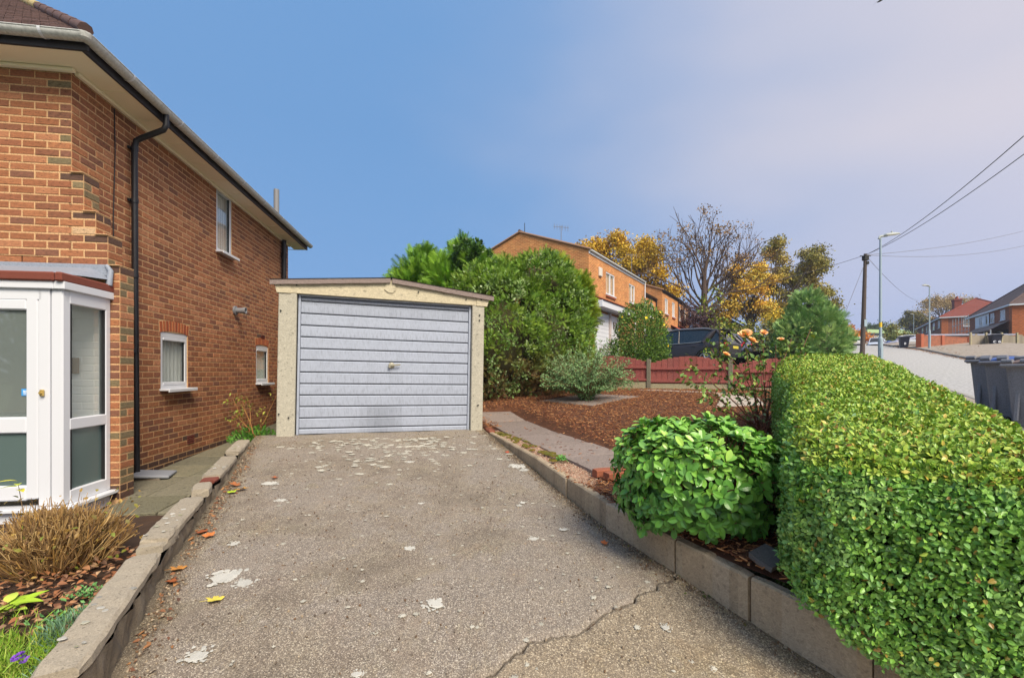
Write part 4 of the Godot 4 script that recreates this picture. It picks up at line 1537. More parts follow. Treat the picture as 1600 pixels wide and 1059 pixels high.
func garden() -> void:
	var bed := thing("garden_bed", "", "")
	bed.set_meta("kind", "structure")
	var w := 92
	var h := 132
	var pts := []
	var cols := []
	for j in h:
		for i in w:
			var x := -0.9 + i * 0.08
			var d := 1.6 + j * 0.08
			var y := bed_y(x, d) + noise.get_noise_2d(x * 3.0, d * 3.0) * 0.02 + noise.get_noise_2d(x * 14.0, d * 14.0) * 0.008
			var q := dt(x, d)
			if q.x > -3.4 and q.x < 1.6: y = lerpf(minf(y - 0.02, path_y(q.x) - 0.04), y, smoothstep(3.72, 4.1, q.y))
			pts.append(V(x, y, d))
			var g := 0.8 + 0.3 * noise.get_noise_2d(x * 5.0, d * 5.0)
			cols.append(G(g))
	var mb := MB.new()
	for j in h - 1:
		for i in w - 1:
			var k := [j * w + i, j * w + i + 1, (j + 1) * w + i + 1, (j + 1) * w + i]
			var inside := true
			for q in k:
				var p: Vector3 = pts[q]
				if not in_garden(p.x, -p.z) or dt(p.x, -p.z).y < drive_right(minf(dt(p.x, -p.z).x, 0.4)) + 0.045:
					inside = false
			if not inside: continue
			for o in [0, 2, 1, 0, 3, 2]:
				var q: int = k[o]
				var qi := q % w
				var qj := q / w
				var dx: Vector3 = pts[qj * w + mini(qi + 1, w - 1)] - pts[qj * w + maxi(qi - 1, 0)]
				var dy: Vector3 = pts[mini(qj + 1, h - 1) * w + qi] - pts[maxi(qj - 1, 0) * w + qi]
				mb.col = cols[q]
				mb.vert(pts[q], dx.cross(dy).normalized())
	part("mulch_bed", mb, M.mulch, bed)
	var chip := MB.new()
	chip.bx(0, 0, 0, 1.0, 0.16, 0.26, 0.05)
	var cm := chip.mesh()
	var xs := []
	var cs := PackedColorArray()
	var pal := [lin(150, 92, 54), lin(112, 66, 40), lin(178, 122, 74), lin(128, 74, 46), lin(92, 56, 38), lin(196, 146, 96), lin(104, 60, 42)]
	var tries := 0
	while xs.size() < 42000 and tries < 160000:
		tries += 1
		var d := 2.0 + pow(rng.randf(), 1.25) * 9.6
		var x := rf(-0.7, 6.4)
		if not in_garden(x, d): continue
		if on_slab(x, d) and rng.randf() > (0.16 if dt(x, d).y > 3.5 else 0.03): continue
		if d < 2.2 and x < 1.2: continue
		var l := rf(0.014, 0.052)
		xs.append(Transform3D(Basis.from_euler(Vector3(rng.randfn() * 0.35, rf(0, TAU), rng.randfn() * 0.35)).scaled(Vector3(l, l * 0.7, l * rf(0.5, 1.1))), V(x, bed_y(x, d) + rf(0.0, 0.028), d)))
		cs.append(pick(pal))
	scatter("bark_chips", bed, cm, M.chip, xs, cs)

	# retaining kerb of concrete blocks along the drive
	var k := thing("retaining_kerb", "low retaining edge of upright concrete blocks between driveway and garden", "kerb")
	var js := [[0.12, -0.16, -0.93], [-1.10, -0.90, -0.915], [-2.42, -0.935, -0.935], [-3.18, -0.96, -0.96], [-3.90, -0.985, -0.985], [-4.60, -1.03, -1.03], [-5.07, -1.07, -1.07], [-5.60, -1.12, -1.12], [-6.3, -1.2, -1.2], [-7.2, -1.3, -1.3]]
	var tops := [-0.905, -0.915, -0.935, -0.96, -0.985, -1.03, -1.075, -1.125, -1.2, -1.3]
	for i in range(0, js.size() - 1):
		var s0: float = js[i][0] if i > 0 else -0.32
		var s1: float = js[i + 1][0]
		var a := dr(s0 - 0.006, drive_right(s0) + 0.035)
		var b := dr(s1 + 0.006, drive_right(s1) + 0.035)
		var n := maxi(2, int((s0 - s1) / 0.05))
		var blk := MB.new()
		var base_tone := rf(0.85, 1.1)
		var dir := (b - a)
		dir.y = 0
		dir = dir.normalized()
		var side := dir.cross(Vector3.UP)    # towards the drive or the garden
		if side.dot(Vector3(1, 0, 0)) > 0: side = -side
		var ring := []
		var off := rng.randfn() * 0.006
		for q in n + 1:
			var f := float(q) / n
			var c := a.lerp(b, f)
			var top := EYE + lerpf(tops[i], tops[i + 1], f) + 0.004 * noise.get_noise_1d(c.z * 6.0)
			var bot := dr(lerpf(s0, s1, f), 2.6).y - 0.12
			var e := 0.006 if (q == 0 or q == n) else 0.0
			var r := []
			for z in [[0.034 - e + off, bot], [0.036 - e + off, top - 0.012 - e], [0.026 - e + off, top - e], [-0.026, top - e], [-0.034, top - 0.012], [-0.034, bot]]:
				r.append(Vector3(c.x, z[1], c.z) + side * z[0])
			ring.append(r)
		for q in n:
			for z in 5:
				var sg := a.lerp(b, float(q) / n)
				var tn := base_tone * (1.0 + 0.35 * noise.get_noise_2d(sg.z * 3.0, sg.x * 3.0) + 0.22 * noise.get_noise_2d(sg.z * 14.0, sg.x * 14.0))
				blk.col = Color(tn, tn * 0.97, tn * 0.92)
				blk.quad(ring[q][z], ring[q][z + 1], ring[q + 1][z + 1], ring[q + 1][z])
				blk.orient(6, ((ring[q][0] + ring[q][3]) * 0.5))
		for e in [0, n]:
			for z in range(1, 5):
				blk.tri(ring[e][0], ring[e][z], ring[e][z + 1])
				blk.orient(3, a.lerp(b, 0.5))
		part("kerb_block", blk, M.kerb, k)

	# gravel strip and the concrete path behind the kerb
	var st := MB.new()
	var n2 := 40
	var sp2 := []
	var sc := []
	for i in n2:
		var s := lerpf(-4.4, 0.3, i / (n2 - 1.0))
		var top := interp(-s, [[0.1, -0.93], [1.1, -0.94], [2.42, -0.955], [3.18, -0.98], [3.9, -1.005], [4.6, -1.04]])
		for q in 4:
			var t := drive_right(minf(s, 0.3)) + 0.06 + q * 0.09
			var p := dr(s, t)
			p.y = EYE + top + 0.015 * noise.get_noise_2d(s * 6.0, t * 9.0)
			sp2.append(p)
			sc.append(G(rf(0.9, 1.1)))
	st.grid(sp2, 4, n2, sc, true)
	part("gravel_bed", st, mat(Color8(160, 130, 108), 1.0), bed)
	xs = []
	cs = PackedColorArray()
	for i in 4200:
		var s := rf(-4.6, -0.1)
		var top := interp(-s, [[0.1, -0.93], [1.1, -0.94], [2.42, -0.955], [3.18, -0.98], [3.9, -1.005], [4.6, -1.04]])
		var p := dr(s, drive_right(s) + rf(0.065, 0.32))
		p.y = EYE + top + 0.006
		var z := rf(0.003, 0.0085)
		xs.append(Transform3D(Basis.from_euler(Vector3(rf(0, 6), rf(0, 6), rf(0, 6))).scaled(Vector3(z, z, z)), p))
		cs.append(pick([lin(190, 150, 128), lin(160, 120, 98), lin(206, 182, 158), lin(140, 100, 80), lin(176, 164, 146)]))
	scatter("gravel", bed, pebble(), M.chip, xs, cs)
	var ms := MB.new()
	for i in 70:
		var s := -0.25 - absf(rng.randfn()) * 0.75
		if i > 50: s = rf(-2.6, -1.9)
		var p := dr(s, drive_right(s) + rf(0.09, 0.27))
		p.y = EYE - 0.93 + 0.002
		ms.col = pick([Color(1, 1, 1), Color(0.8, 1.0, 0.9), Color(1.4, 1.1, 0.8)])
		blob(ms, p, rf(0.015, 0.055), Vector3.UP, 0.8, 12, 0.016)
	tag(part("moss", ms, M.moss, bed), "", "", "", "stuff")
	var cuts := [1.5, 0.60, -0.75, -1.65, -2.45, -3.15]
	for i in cuts.size() - 1:
		var q := []
		var shift := 0.03 if i > 3 else 0.0
		for z in [[cuts[i] - 0.02, 2.93 - shift], [cuts[i] - 0.02, 3.66], [cuts[i + 1] + 0.004, 3.64], [cuts[i + 1] + 0.004, 2.90 - shift]]:
			var p := dr(z[0], z[1])
			p.y = EYE + path_y(z[0]) + rng.randfn() * 0.004
			q.append(p)
		slab("path_slab", bed, M.slabpath, q, 0.13, rf(0.78, 1.08))
	var q4 := []
	for z in [[1.48, 8.36], [2.66, 9.46], [1.72, 10.35], [0.55, 9.3]]:
		q4.append(V(z[0], bed_y(z[0], z[1]) + 0.022, z[1]))
	slab("shrub_slab", bed, M.slabpath, q4, 0.06, 0.95)
	for z in [[[3.42, 7.62], [4.28, 7.66], [4.75, 8.85], [4.12, 8.95]], [[4.1, 8.97], [4.7, 8.88], [4.66, 9.6], [4.34, 9.72]], [[4.34, 9.73], [4.60, 9.62], [3.24, 10.98], [3.0, 10.9]]]:
		var q5 := []
		for c in z:
			q5.append(V(c[0], bed_y(c[0], c[1]) + 0.018, c[1]))
		slab("stepping_slab", bed, mat(Color8(196, 184, 168), 0.95, M.slabpath.albedo_texture, Vector3(1.6, 1.6, 1.6)), q5, 0.05, rf(0.95, 1.05))
	var sb := MB.new()
	var sbp := []
	for i in 40:
		var s := lerpf(-7.0, -4.25, i / 39.0)
		for q in 4:
			var p := dr(s, drive_right(s) + 0.05 + q * 0.10)
			p.y = EYE + bed_y(p.x, -p.z) - 0.03 + 0.015 * noise.get_noise_2d(p.x * 20.0, p.z * 20.0)
			sbp.append(p)
	sb.grid(sbp, 4, 40, null, true)
	part("bed_edge", sb, M.mulch, bed)
	# loose bricks at the path's end, and a stub of brickwork by the garage post
	var lb := thing("loose_bricks", "three old red bricks lying at the end of the concrete path beside the laurel", "brick")
	for z in [[-3.22, 2.93, 0.0], [-3.36, 2.96, 0.1], [-3.24, 3.17, -0.1]]:
		var p := dr(z[0], z[1])
		p.y = EYE - 0.935
		rough_block(lb, "brick", mat(Color8(172, 102, 74), 0.95, M.brick.albedo_texture, Vector3(3, 3, 3)), Transform3D(Basis(Vector3.UP, 0.35 + PI / 2 + z[2]), p), Vector3(0.10, 0.075, 0.22), 0.008, 0.004)
	var gb := thing("edging_bricks", "red brick edging stub at the foot of the right garage post", "brick")
	for z in [[0.02, 2.78], [-0.20, 2.74]]:
		var p := dr(z[0], z[1])
		p.y = EYE - 0.925
		rough_block(gb, "brick", mat(Color8(160, 96, 72), 0.95, M.brick.albedo_texture, Vector3(3, 3, 3)), Transform3D(Basis(Vector3.UP, 0.35), p), Vector3(0.10, 0.07, 0.21), 0.008, 0.004)
	var rk := thing("slate_rock", "flat dark grey stone lying on bark between laurel and hedge", "stone")
	rough_block(rk, "stone", mat(Color8(104, 98, 94), 0.9, M.coping.albedo_texture, Vector3(3, 3, 3)), Transform3D(Basis.from_euler(Vector3(0.22, 0.5, 0.2)), V(1.36, -0.985, 2.42)), Vector3(0.17, 0.035, 0.13), 0.012, 0.02)

	fence()

func fence() -> void:
	var f := thing("picket_fence", "low red-stained board fence with bowed top and concrete posts", "fence")
	var p0 := Vector2(3.4, 11.3)
	var dir := Vector2(0.901, -0.434)
	var L := 1.83
	for i in range(-2, 3):   # posts
		var c := p0 + dir * (L * i)
		var y := land(along(c.x, c.y)) + 0.0
		y = -0.385 if i <= 0 else lerpf(-0.385, -0.60, i / 3.0)
		var yt := 0.315 if i <= 0 else lerpf(0.315, 0.34, minf(i, 1.0))
		var mb := MB.new()
		var b := Basis(Vector3.UP, -atan2(0.434, 0.901))
		mb.box(Transform3D(b, V(c.x, (y + yt) * 0.5 - 0.1, c.y)), Vector3(0.10, yt - y + 0.2, 0.10), 0.01)
		part("post", mb, M.fencepost, f)
		if i == 2: continue
		var m := 13
		var nx := p0 + dir * (L * (i + 1))
		var y2 := -0.385 if i + 1 <= 0 else lerpf(-0.385, -0.60, (i + 1) / 3.0)
		var mid := (c + nx) * 0.5
		var gbm := MB.new()
		gbm.box(Transform3D(b, V(mid.x, (y + y2) * 0.5 + 0.0, mid.y)), Vector3(L - 0.10, 0.26, 0.05), 0.008)
		part("gravel_board", gbm, M.gravelboard, f)
		var base := (y + y2) * 0.5 + 0.13
		var rails := MB.new()
		for ry in [0.06, 0.37]:
			rails.box(Transform3D(b, V(mid.x - 0.434 * 0.028, base + ry, mid.y - 0.901 * 0.028)), Vector3(L - 0.10, 0.055, 0.032), 0.004)
		part("rail", rails, M.fence, f)
		for q in m:
			var u := (q + 0.5) / m
			var c2 := c + dir * (0.05 + (L - 0.1) * u)
			var top := 0.50 + 0.16 * sin(u * PI) - 0.0
			var bm := MB.new()
			bm.col = G(rf(0.66, 1.2)) * Color(1, rf(0.95, 1.15), rf(0.95, 1.15))
			var tilt := Basis(Vector3.UP, 0.05)
			bm.box(Transform3D(b * tilt, V(c2.x, base + top * 0.5 + 0.005, c2.y)), Vector3(0.142, top, 0.012), 0.003)
			part("board", bm, M.fence, f)


# ------------------------------------------------------------------ street
func street() -> void:
	var st := [-14.0, -9.0, -6.0, -3.0, 0.0, 3.0, 6.0, 9.0, 12.0, 15.0, 18.0, 21.0, 24.0, 28.0, 32.0, 36.0, 40.0, 46.0, 54.0, 64.0, 76.0, 90.0, 110.0, 140.0]
	var road := MB.new()
	var pts := []
	for a in st:
		for k in 9:
			var p := lerpf(2.5, 8.0, k / 8.0)
			var cross := -0.28 * smoothstep(0.0, 1.0, k / 8.0) * smoothstep(5.0, 15.0, a) * smoothstep(46.0, 32.0, a)
			var y := kerb(a) - 0.12 + cross + 0.05 * sin(PI * k / 8.0)
			var bend := maxf(0.0, a - 60.0)
			pts.append(sp(a, p - bend * bend * 0.004, y))
	road.grid(pts, 9, st.size(), null)
	struct("road", road, M.road)
	var pv := MB.new()
	pts = []
	for a in st:
		for k in 4:
			var p := lerpf(0.02, 2.36, k / 3.0)
			var bend := maxf(0.0, a - 60.0)
			pts.append(sp(a, p - bend * bend * 0.004, kerb(a) + 0.03 - 0.03 * k / 3.0))
	pv.grid(pts, 4, st.size(), null)
	struct("pavement", pv, M.pave)
	var fp := MB.new()
	pts = []
	for a in st:
		for k in 6:
			var p := lerpf(8.13, 14.0, k / 5.0)
			var cross := -0.28 * smoothstep(5.0, 15.0, a) * smoothstep(46.0, 32.0, a)
			var bend := maxf(0.0, a - 60.0)
			pts.append(sp(a, p - bend * bend * 0.004, kerb(a) + cross + 0.02 + 0.04 * k))
	fp.grid(pts, 6, st.size(), null)
	struct("far_pavement", fp, M.pave)
	for side in 2:   # kerbstones
		var kb := thing("kerb", "", "")
		kb.set_meta("kind", "structure")
		var a := 2.0
		while a < 58.0:
			var p := 2.43 if side == 0 else 8.07
			var cr := 0.0 if side == 0 else -0.28
			var y0: float = kerb(a) + cr * smoothstep(5.0, 15.0, a) * smoothstep(46.0, 32.0, a)
			var y1: float = kerb(a + 0.91) + cr * smoothstep(5.0, 15.0, a + 0.91) * smoothstep(46.0, 32.0, a + 0.91)
			var e0 := sp(a, p, y0)
			var e1 := sp(a + 0.905, p, y1)
			var dir := (e1 - e0).normalized()
			var sd := dir.cross(Vector3.UP).normalized()
			var mb := MB.new()
			mb.col = G(rf(0.85, 1.1))
			mb.box(Transform3D(Basis(sd, dir.cross(sd) * -1.0, -dir).orthonormalized(), (e0 + e1) * 0.5 + Vector3(0, -0.09, 0)), Vector3(0.125, 0.20, 0.90), 0.012)
			part("kerbstone", mb, M.kerbstone, kb)
			a += 0.915

	var lxs := []
	var lcs := PackedColorArray()
	for k in 1500:   # leaves drifted along the far kerb and over the pavement
		var a := rf(18.0, 56.0)
		var p := 7.95 - absf(rng.randfn()) * 0.22 if k % 3 else rf(8.2, 11.5)
		var y := kerb(a) - 0.28 * smoothstep(5.0, 15.0, a) * smoothstep(46.0, 32.0, a)
		lxs.append(Transform3D(basis_yz(Vector3(rng.randfn(), 0.1, rng.randfn()), Vector3.UP + rdir() * 0.4, rf(0.06, 0.14)), sp(a, p, y - 0.09 if p < 8.0 else y + 0.06)))
		lcs.append(pick([lin(176, 120, 70), lin(150, 100, 62), lin(196, 150, 84), lin(120, 86, 60)]))
	scatter("kerb_leaves", self, leaf_mesh(0.7, 0.2, 0.2, 2), M.dull, lxs, lcs)
	lamp("street_lamp", "tall grey street lamp with yellow band standing beside the near kerb", V(15.2, -0.02, 18.75), 5.55, 1.0, true)
	lamp("street_lamp", "grey street lamp on the far pavement in front of the red brick house", V(34.9, 2.05, 38.0), 5.05, -1.0, false)
	lamp("street_lamp", "distant street lamp before the long white building", V(76.0, 5.2, 86.0), 5.6, -1.0, false)

	var pole := thing("telegraph_pole", "leaning dark wooden telegraph pole with climbing steps and wires", "pole", Transform3D(Basis(), V(25.05, 1.38, 32.5)))
	var mb := MB.new()
	mb.tube([Vector3(0, -0.2, 0), Vector3(0.10, 3.0, 0), Vector3(0.22, 7.05, 0)], [0.16, 0.14, 0.105], 10)
	part("shaft", mb, M.polewood, pole)
	var stp := MB.new()
	for k in 12:
		var y := 2.4 + k * 0.38
		stp.tube([Vector3(y * 0.032 - 0.27 * (1 if k % 2 else 0), y, 0), Vector3(y * 0.032 + 0.27 * (0 if k % 2 else 1), y, 0)], [0.012, 0.012], 5)
	part("step", stp, M.wire, pole)
	var hd := MB.new()
	hd.bx(0.22, 6.75, 0, 0.34, 0.34, 0.30, 0.03)
	hd.bx(0.30, 6.4, 0.05, 0.2, 0.22, 0.2, 0.02)
	hd.tube([Vector3(-0.16, 6.9, 0), Vector3(0.6, 6.9, 0)], [0.03, 0.03], 6)
	part("junction_box", hd, M.dark, pole)
	var sg := MB.new()
	sg.bx(0.115, 2.1, 0.17, 0.2, 0.5, 0.01)
	part("number_plate", sg, M.galv, pole)

	var top := V(25.27, 8.35, 32.5)
	var ends := [
		[V(15.2, 7.0, 13.5), 0.35, "thick overhead cable running from telegraph pole towards the viewer's right"],
		[V(16.6, 7.1, 14.6), 0.3, "second overhead cable just below the thick one leaving the telegraph pole"],
		[V(50.5, 13.9, 44.9), 0.3, "overhead wire from telegraph pole to the upper right house chimney side"],
		[V(52.0, 12.8, 46.0), 0.5, "lower overhead wire from telegraph pole towards the dark roofed house"],
		[V(66.0, 11.6, 74.0), 0.6, "overhead wire from telegraph pole to the red roofed house"],
		[V(17.7, 7.4, 42.0), 0.4, "overhead wire from telegraph pole back to the brick terrace"]]
	for e in ends:
		var wb := MB.new()
		var pp := []
		var rr := []
		for k in 15:
			var f := k / 14.0
			pp.append((top as Vector3).lerp(e[0], f) - Vector3(0, e[1] * 4.0 * f * (1.0 - f), 0))
			rr.append(0.016)
		wb.tube(pp, rr, 5)
		tag(part("overhead_wire", wb, M.wire), e[2], "wire", "overhead wires of the telegraph pole")
	var gw := MB.new()
	gw.tube([top - Vector3(0.05, 0.6, 0), V(22.6, 2.0, 32.0)], [0.014, 0.014], 5)
	tag(part("guy_wire", gw, M.wire), "slanting stay wire anchoring the telegraph pole to the ground", "wire")
	var bird := thing("bird", "tiny dark bird flying high in the pale sky", "bird", Transform3D(Basis(Vector3(0, 0, 1), 0.5), V(16.2, 16.3, 20.0)))
	var bm := MB.new()
	bm.tube([Vector3(-0.16, 0, 0), Vector3(-0.08, 0.01, 0), Vector3(0.02, 0.015, 0), Vector3(0.1, 0.01, 0), Vector3(0.14, 0.0, 0)], [0.004, 0.03, 0.045, 0.03, 0.006], 8)
	part("body", bm, M.dark, bird)
	for sgn in [-1.0, 1.0]:
		var wm := MB.new()
		wm.quad(Vector3(-0.05, 0.02, 0), Vector3(0.06, 0.02, 0), Vector3(0.02, 0.10, sgn * 0.16), Vector3(-0.04, 0.09, sgn * 0.15))
		wm.tri(Vector3(0.02, 0.10, sgn * 0.16), Vector3(-0.04, 0.09, sgn * 0.15), Vector3(-0.10, 0.06, sgn * 0.30))
		part("wing", wm, M.dark, bird)

func lamp(called: String, label: String, at: Vector3, h: float, head: float, band: bool) -> void:
	var l := thing(called, label, "street lamp", Transform3D(Basis(), at), "street lamps")
	var mb := MB.new()
	mb.lathe(Transform3D(), [Vector2(0.085, -0.3), Vector2(0.085, 1.35), Vector2(0.075, 1.42), Vector2(0.052, 1.46), Vector2(0.048, h * 0.6), Vector2(0.038, h)], 14)
	part("column", mb, M.galv, l)
	var dm := MB.new()
	dm.bx(0.0, 0.75, 0.083, 0.09, 0.55, 0.012, 0.004)
	part("access_door", dm, M.galv, l)
	var hm := MB.new()   # lantern on a short bracket
	var hd := Vector3(head, 0.0, 0.15).normalized()
	hm.tube([Vector3(0, h - 0.05, 0) - hd * 0.06, Vector3(0, h + 0.05, 0) - hd * 0.02, Vector3(0, h + 0.08, 0) + hd * 0.25], [0.045, 0.05, 0.05], 10)
	var pr := []
	for k in 9:
		var f := k / 8.0
		var w := 0.16 * sqrt(maxf(0.02, 1.0 - pow(2.0 * f - 0.9, 2.0) * 0.8)) * (1.0 if k > 0 and k < 8 else 0.45)
		var c := Vector3(0, h + 0.07 + 0.05 * f, 0) + hd * (0.08 + f * 0.66)
		pr.append([c, w])
	var sd := hd.cross(Vector3.UP).normalized()
	for k in 8:
		var a: Array = pr[k]
		var b: Array = pr[k + 1]
		for q in 8:
			var t0 := PI * q / 8.0
			var t1 := PI * (q + 1) / 8.0
			hm.quad(a[0] + sd * cos(t0) * a[1] + Vector3.UP * sin(t0) * a[1] * 0.6, a[0] + sd * cos(t1) * a[1] + Vector3.UP * sin(t1) * a[1] * 0.6, b[0] + sd * cos(t1) * b[1] + Vector3.UP * sin(t1) * b[1] * 0.6, b[0] + sd * cos(t0) * b[1] + Vector3.UP * sin(t0) * b[1] * 0.6)
			hm.orient(6, (a[0] + b[0]) * 0.5)
	hm.tube([Vector3(0, h + 0.18, 0) + hd * 0.42, Vector3(0, h + 0.25, 0) + hd * 0.42], [0.035, 0.03], 8)
	part("lantern", hm, mat(Color8(170, 176, 172), 0.5), l)
	var gm := MB.new()
	for k in 8:
		var a: Array = pr[k]
		var b: Array = pr[k + 1]
		gm.quad(a[0] - sd * a[1] * 0.9, a[0] + sd * a[1] * 0.9, b[0] + sd * b[1] * 0.9, b[0] - sd * b[1] * 0.9)
		gm.orient(6, a[0] + Vector3.UP)
	part("lens", gm, mat(Color8(206, 204, 180), 0.2), l)
	if band:
		var ym := MB.new()
		ym.tube([Vector3(0, 1.86, 0), Vector3(0, 2.06, 0)], [0.053, 0.053], 14)
		part("yellow_band", ym, mat(Color8(222, 186, 40), 0.5), l)


# ------------------------------------------------------------------ windows of far buildings
# t: bottom centre of the opening on the wall, +z outwards
func far_window(parent: Node, t: Transform3D, w: float, h: float, lights := 2, frame: Material = null, curtain := 0.8) -> void:
	var fm: Material = frame if frame else M.upvc
	var f := MB.new()
	var s := 0.07
	f.bx(0, s * 0.5, 0.0, w, s, 0.07)
	f.bx(0, h - s * 0.5, 0.0, w, s, 0.07)
	for k in lights + 1:
		f.bx(-w * 0.5 + s * 0.5 + (w - s) * k / lights, h * 0.5, 0.0, s, h - 2 * s, 0.068)
	var win := part("window", f, fm, parent, t)
	var si := MB.new()
	si.bx(0, -0.035, 0.05, w + 0.12, 0.06, 0.2)
	part("sill", si, mat(Color8(120, 82, 66), 0.9) if fm != M.upvc else M.upvc, win)
	var g := MB.new()
	for k in lights:
		g.bx(-w * 0.5 + s * 0.5 + (w - s) * (k + 0.5) / lights, h * 0.5, -0.005, (w - s) / lights - s + 0.002, h - 2 * s + 0.002, 0.008)
	part("pane", g, M.carglass if curtain < 0.2 else M.glass, win)
	if curtain >= 0.2:
		var c := MB.new()
		var n := 24
		for k in n:
			var x0 := -w * 0.5 + w * k / n
			var x1 := -w * 0.5 + w * (k + 1) / n
			c.col = G(curtain * rf(0.75, 1.0))
			c.quad(Vector3(x0, 0, -0.09 - 0.02 * (k % 2)), Vector3(x1, 0, -0.09 - 0.02 * ((k + 1) % 2)), Vector3(x1, h, -0.09 - 0.02 * ((k + 1) % 2)), Vector3(x0, h, -0.09 - 0.02 * (k % 2)))
		part("curtain", c, M.net, win)

func wall_uv(mb: MB, a: Vector3, b: Vector3, y0: float, y1: float, holes: Array, thick := 0.14) -> void:   # wall from a to b, seen from the right-hand side walking a to b reversed: outward = (b-a) x up reversed
	var L := Vector2(a.x - b.x, a.z - b.z).length()
	var dir := Vector3(b.x - a.x, 0, b.z - a.z) / L
	var out := dir.cross(Vector3.UP)
	var xs := [0.0, L]
	var ys := [y0, y1]
	for h in holes:
		for q in [h[0], h[1]]:
			if not xs.has(q): xs.append(q)
		for q in [h[2], h[3]]:
			if not ys.has(q): ys.append(q)
	xs.sort()
	ys.sort()
	for i in xs.size() - 1:
		for j in ys.size() - 1:
			var cx: float = (xs[i] + xs[i + 1]) * 0.5
			var cy: float = (ys[j] + ys[j + 1]) * 0.5
			var hole := false
			for h in holes:
				if cx > h[0] and cx < h[1] and cy > h[2] and cy < h[3]:
					hole = true
			if hole: continue
			var p0: Vector3 = Vector3(a.x, 0, a.z) + dir * xs[i]
			var p1: Vector3 = Vector3(a.x, 0, a.z) + dir * xs[i + 1]
			mb.quaduv(p0 + Vector3.UP * ys[j], p1 + Vector3.UP * ys[j], p1 + Vector3.UP * ys[j + 1], p0 + Vector3.UP * ys[j + 1], Vector2(xs[i], -ys[j]), Vector2(xs[i + 1], -ys[j]), Vector2(xs[i + 1], -ys[j + 1]), Vector2(xs[i], -ys[j + 1]))
	for h in holes:   # reveals and a dark room behind
		var p0: Vector3 = Vector3(a.x, 0, a.z) + dir * h[0]
		var p1: Vector3 = Vector3(a.x, 0, a.z) + dir * h[1]
		var q := out * -thick
		var y2: float = h[2]
		var y3: float = h[3]
		var c := (p0 + p1) * 0.5 + Vector3.UP * (y2 + y3) * 0.5
		for e in [[p0 + Vector3.UP * y2, p1 + Vector3.UP * y2], [p0 + Vector3.UP * y3, p1 + Vector3.UP * y3], [p0 + Vector3.UP * y2, p0 + Vector3.UP * y3], [p1 + Vector3.UP * y2, p1 + Vector3.UP * y3]]:
			mb.quad(e[0], e[1], e[1] + q, e[0] + q)
			var m: Vector3 = (e[0] + e[1]) * 0.5
			mb.orient(6, m + (m - c))
		mb.quad(p0 + q + Vector3.UP * y2, p1 + q + Vector3.UP * y2, p1 + q + Vector3.UP * y3, p0 + q + Vector3.UP * y3)

func wall_place(a: Vector3, b: Vector3, s: float, y: float, inset: float) -> Transform3D:
	var dir := Vector3(b.x - a.x, 0, b.z - a.z).normalized()
	var out := dir.cross(Vector3.UP)
	return Transform3D(Basis(dir, Vector3.UP, out), Vector3(a.x, 0, a.z) + dir * s + Vector3.UP * y - out * inset)


# ------------------------------------------------------------------ the orange brick terrace beyond the fence
func tp(e: float, p: float, y: float) -> Vector3:   # e metres along the front, p metres forward of it
	return V(4.05 + 0.531 * e + 0.847 * p, y, 24.0 + 0.847 * e - 0.531 * p)

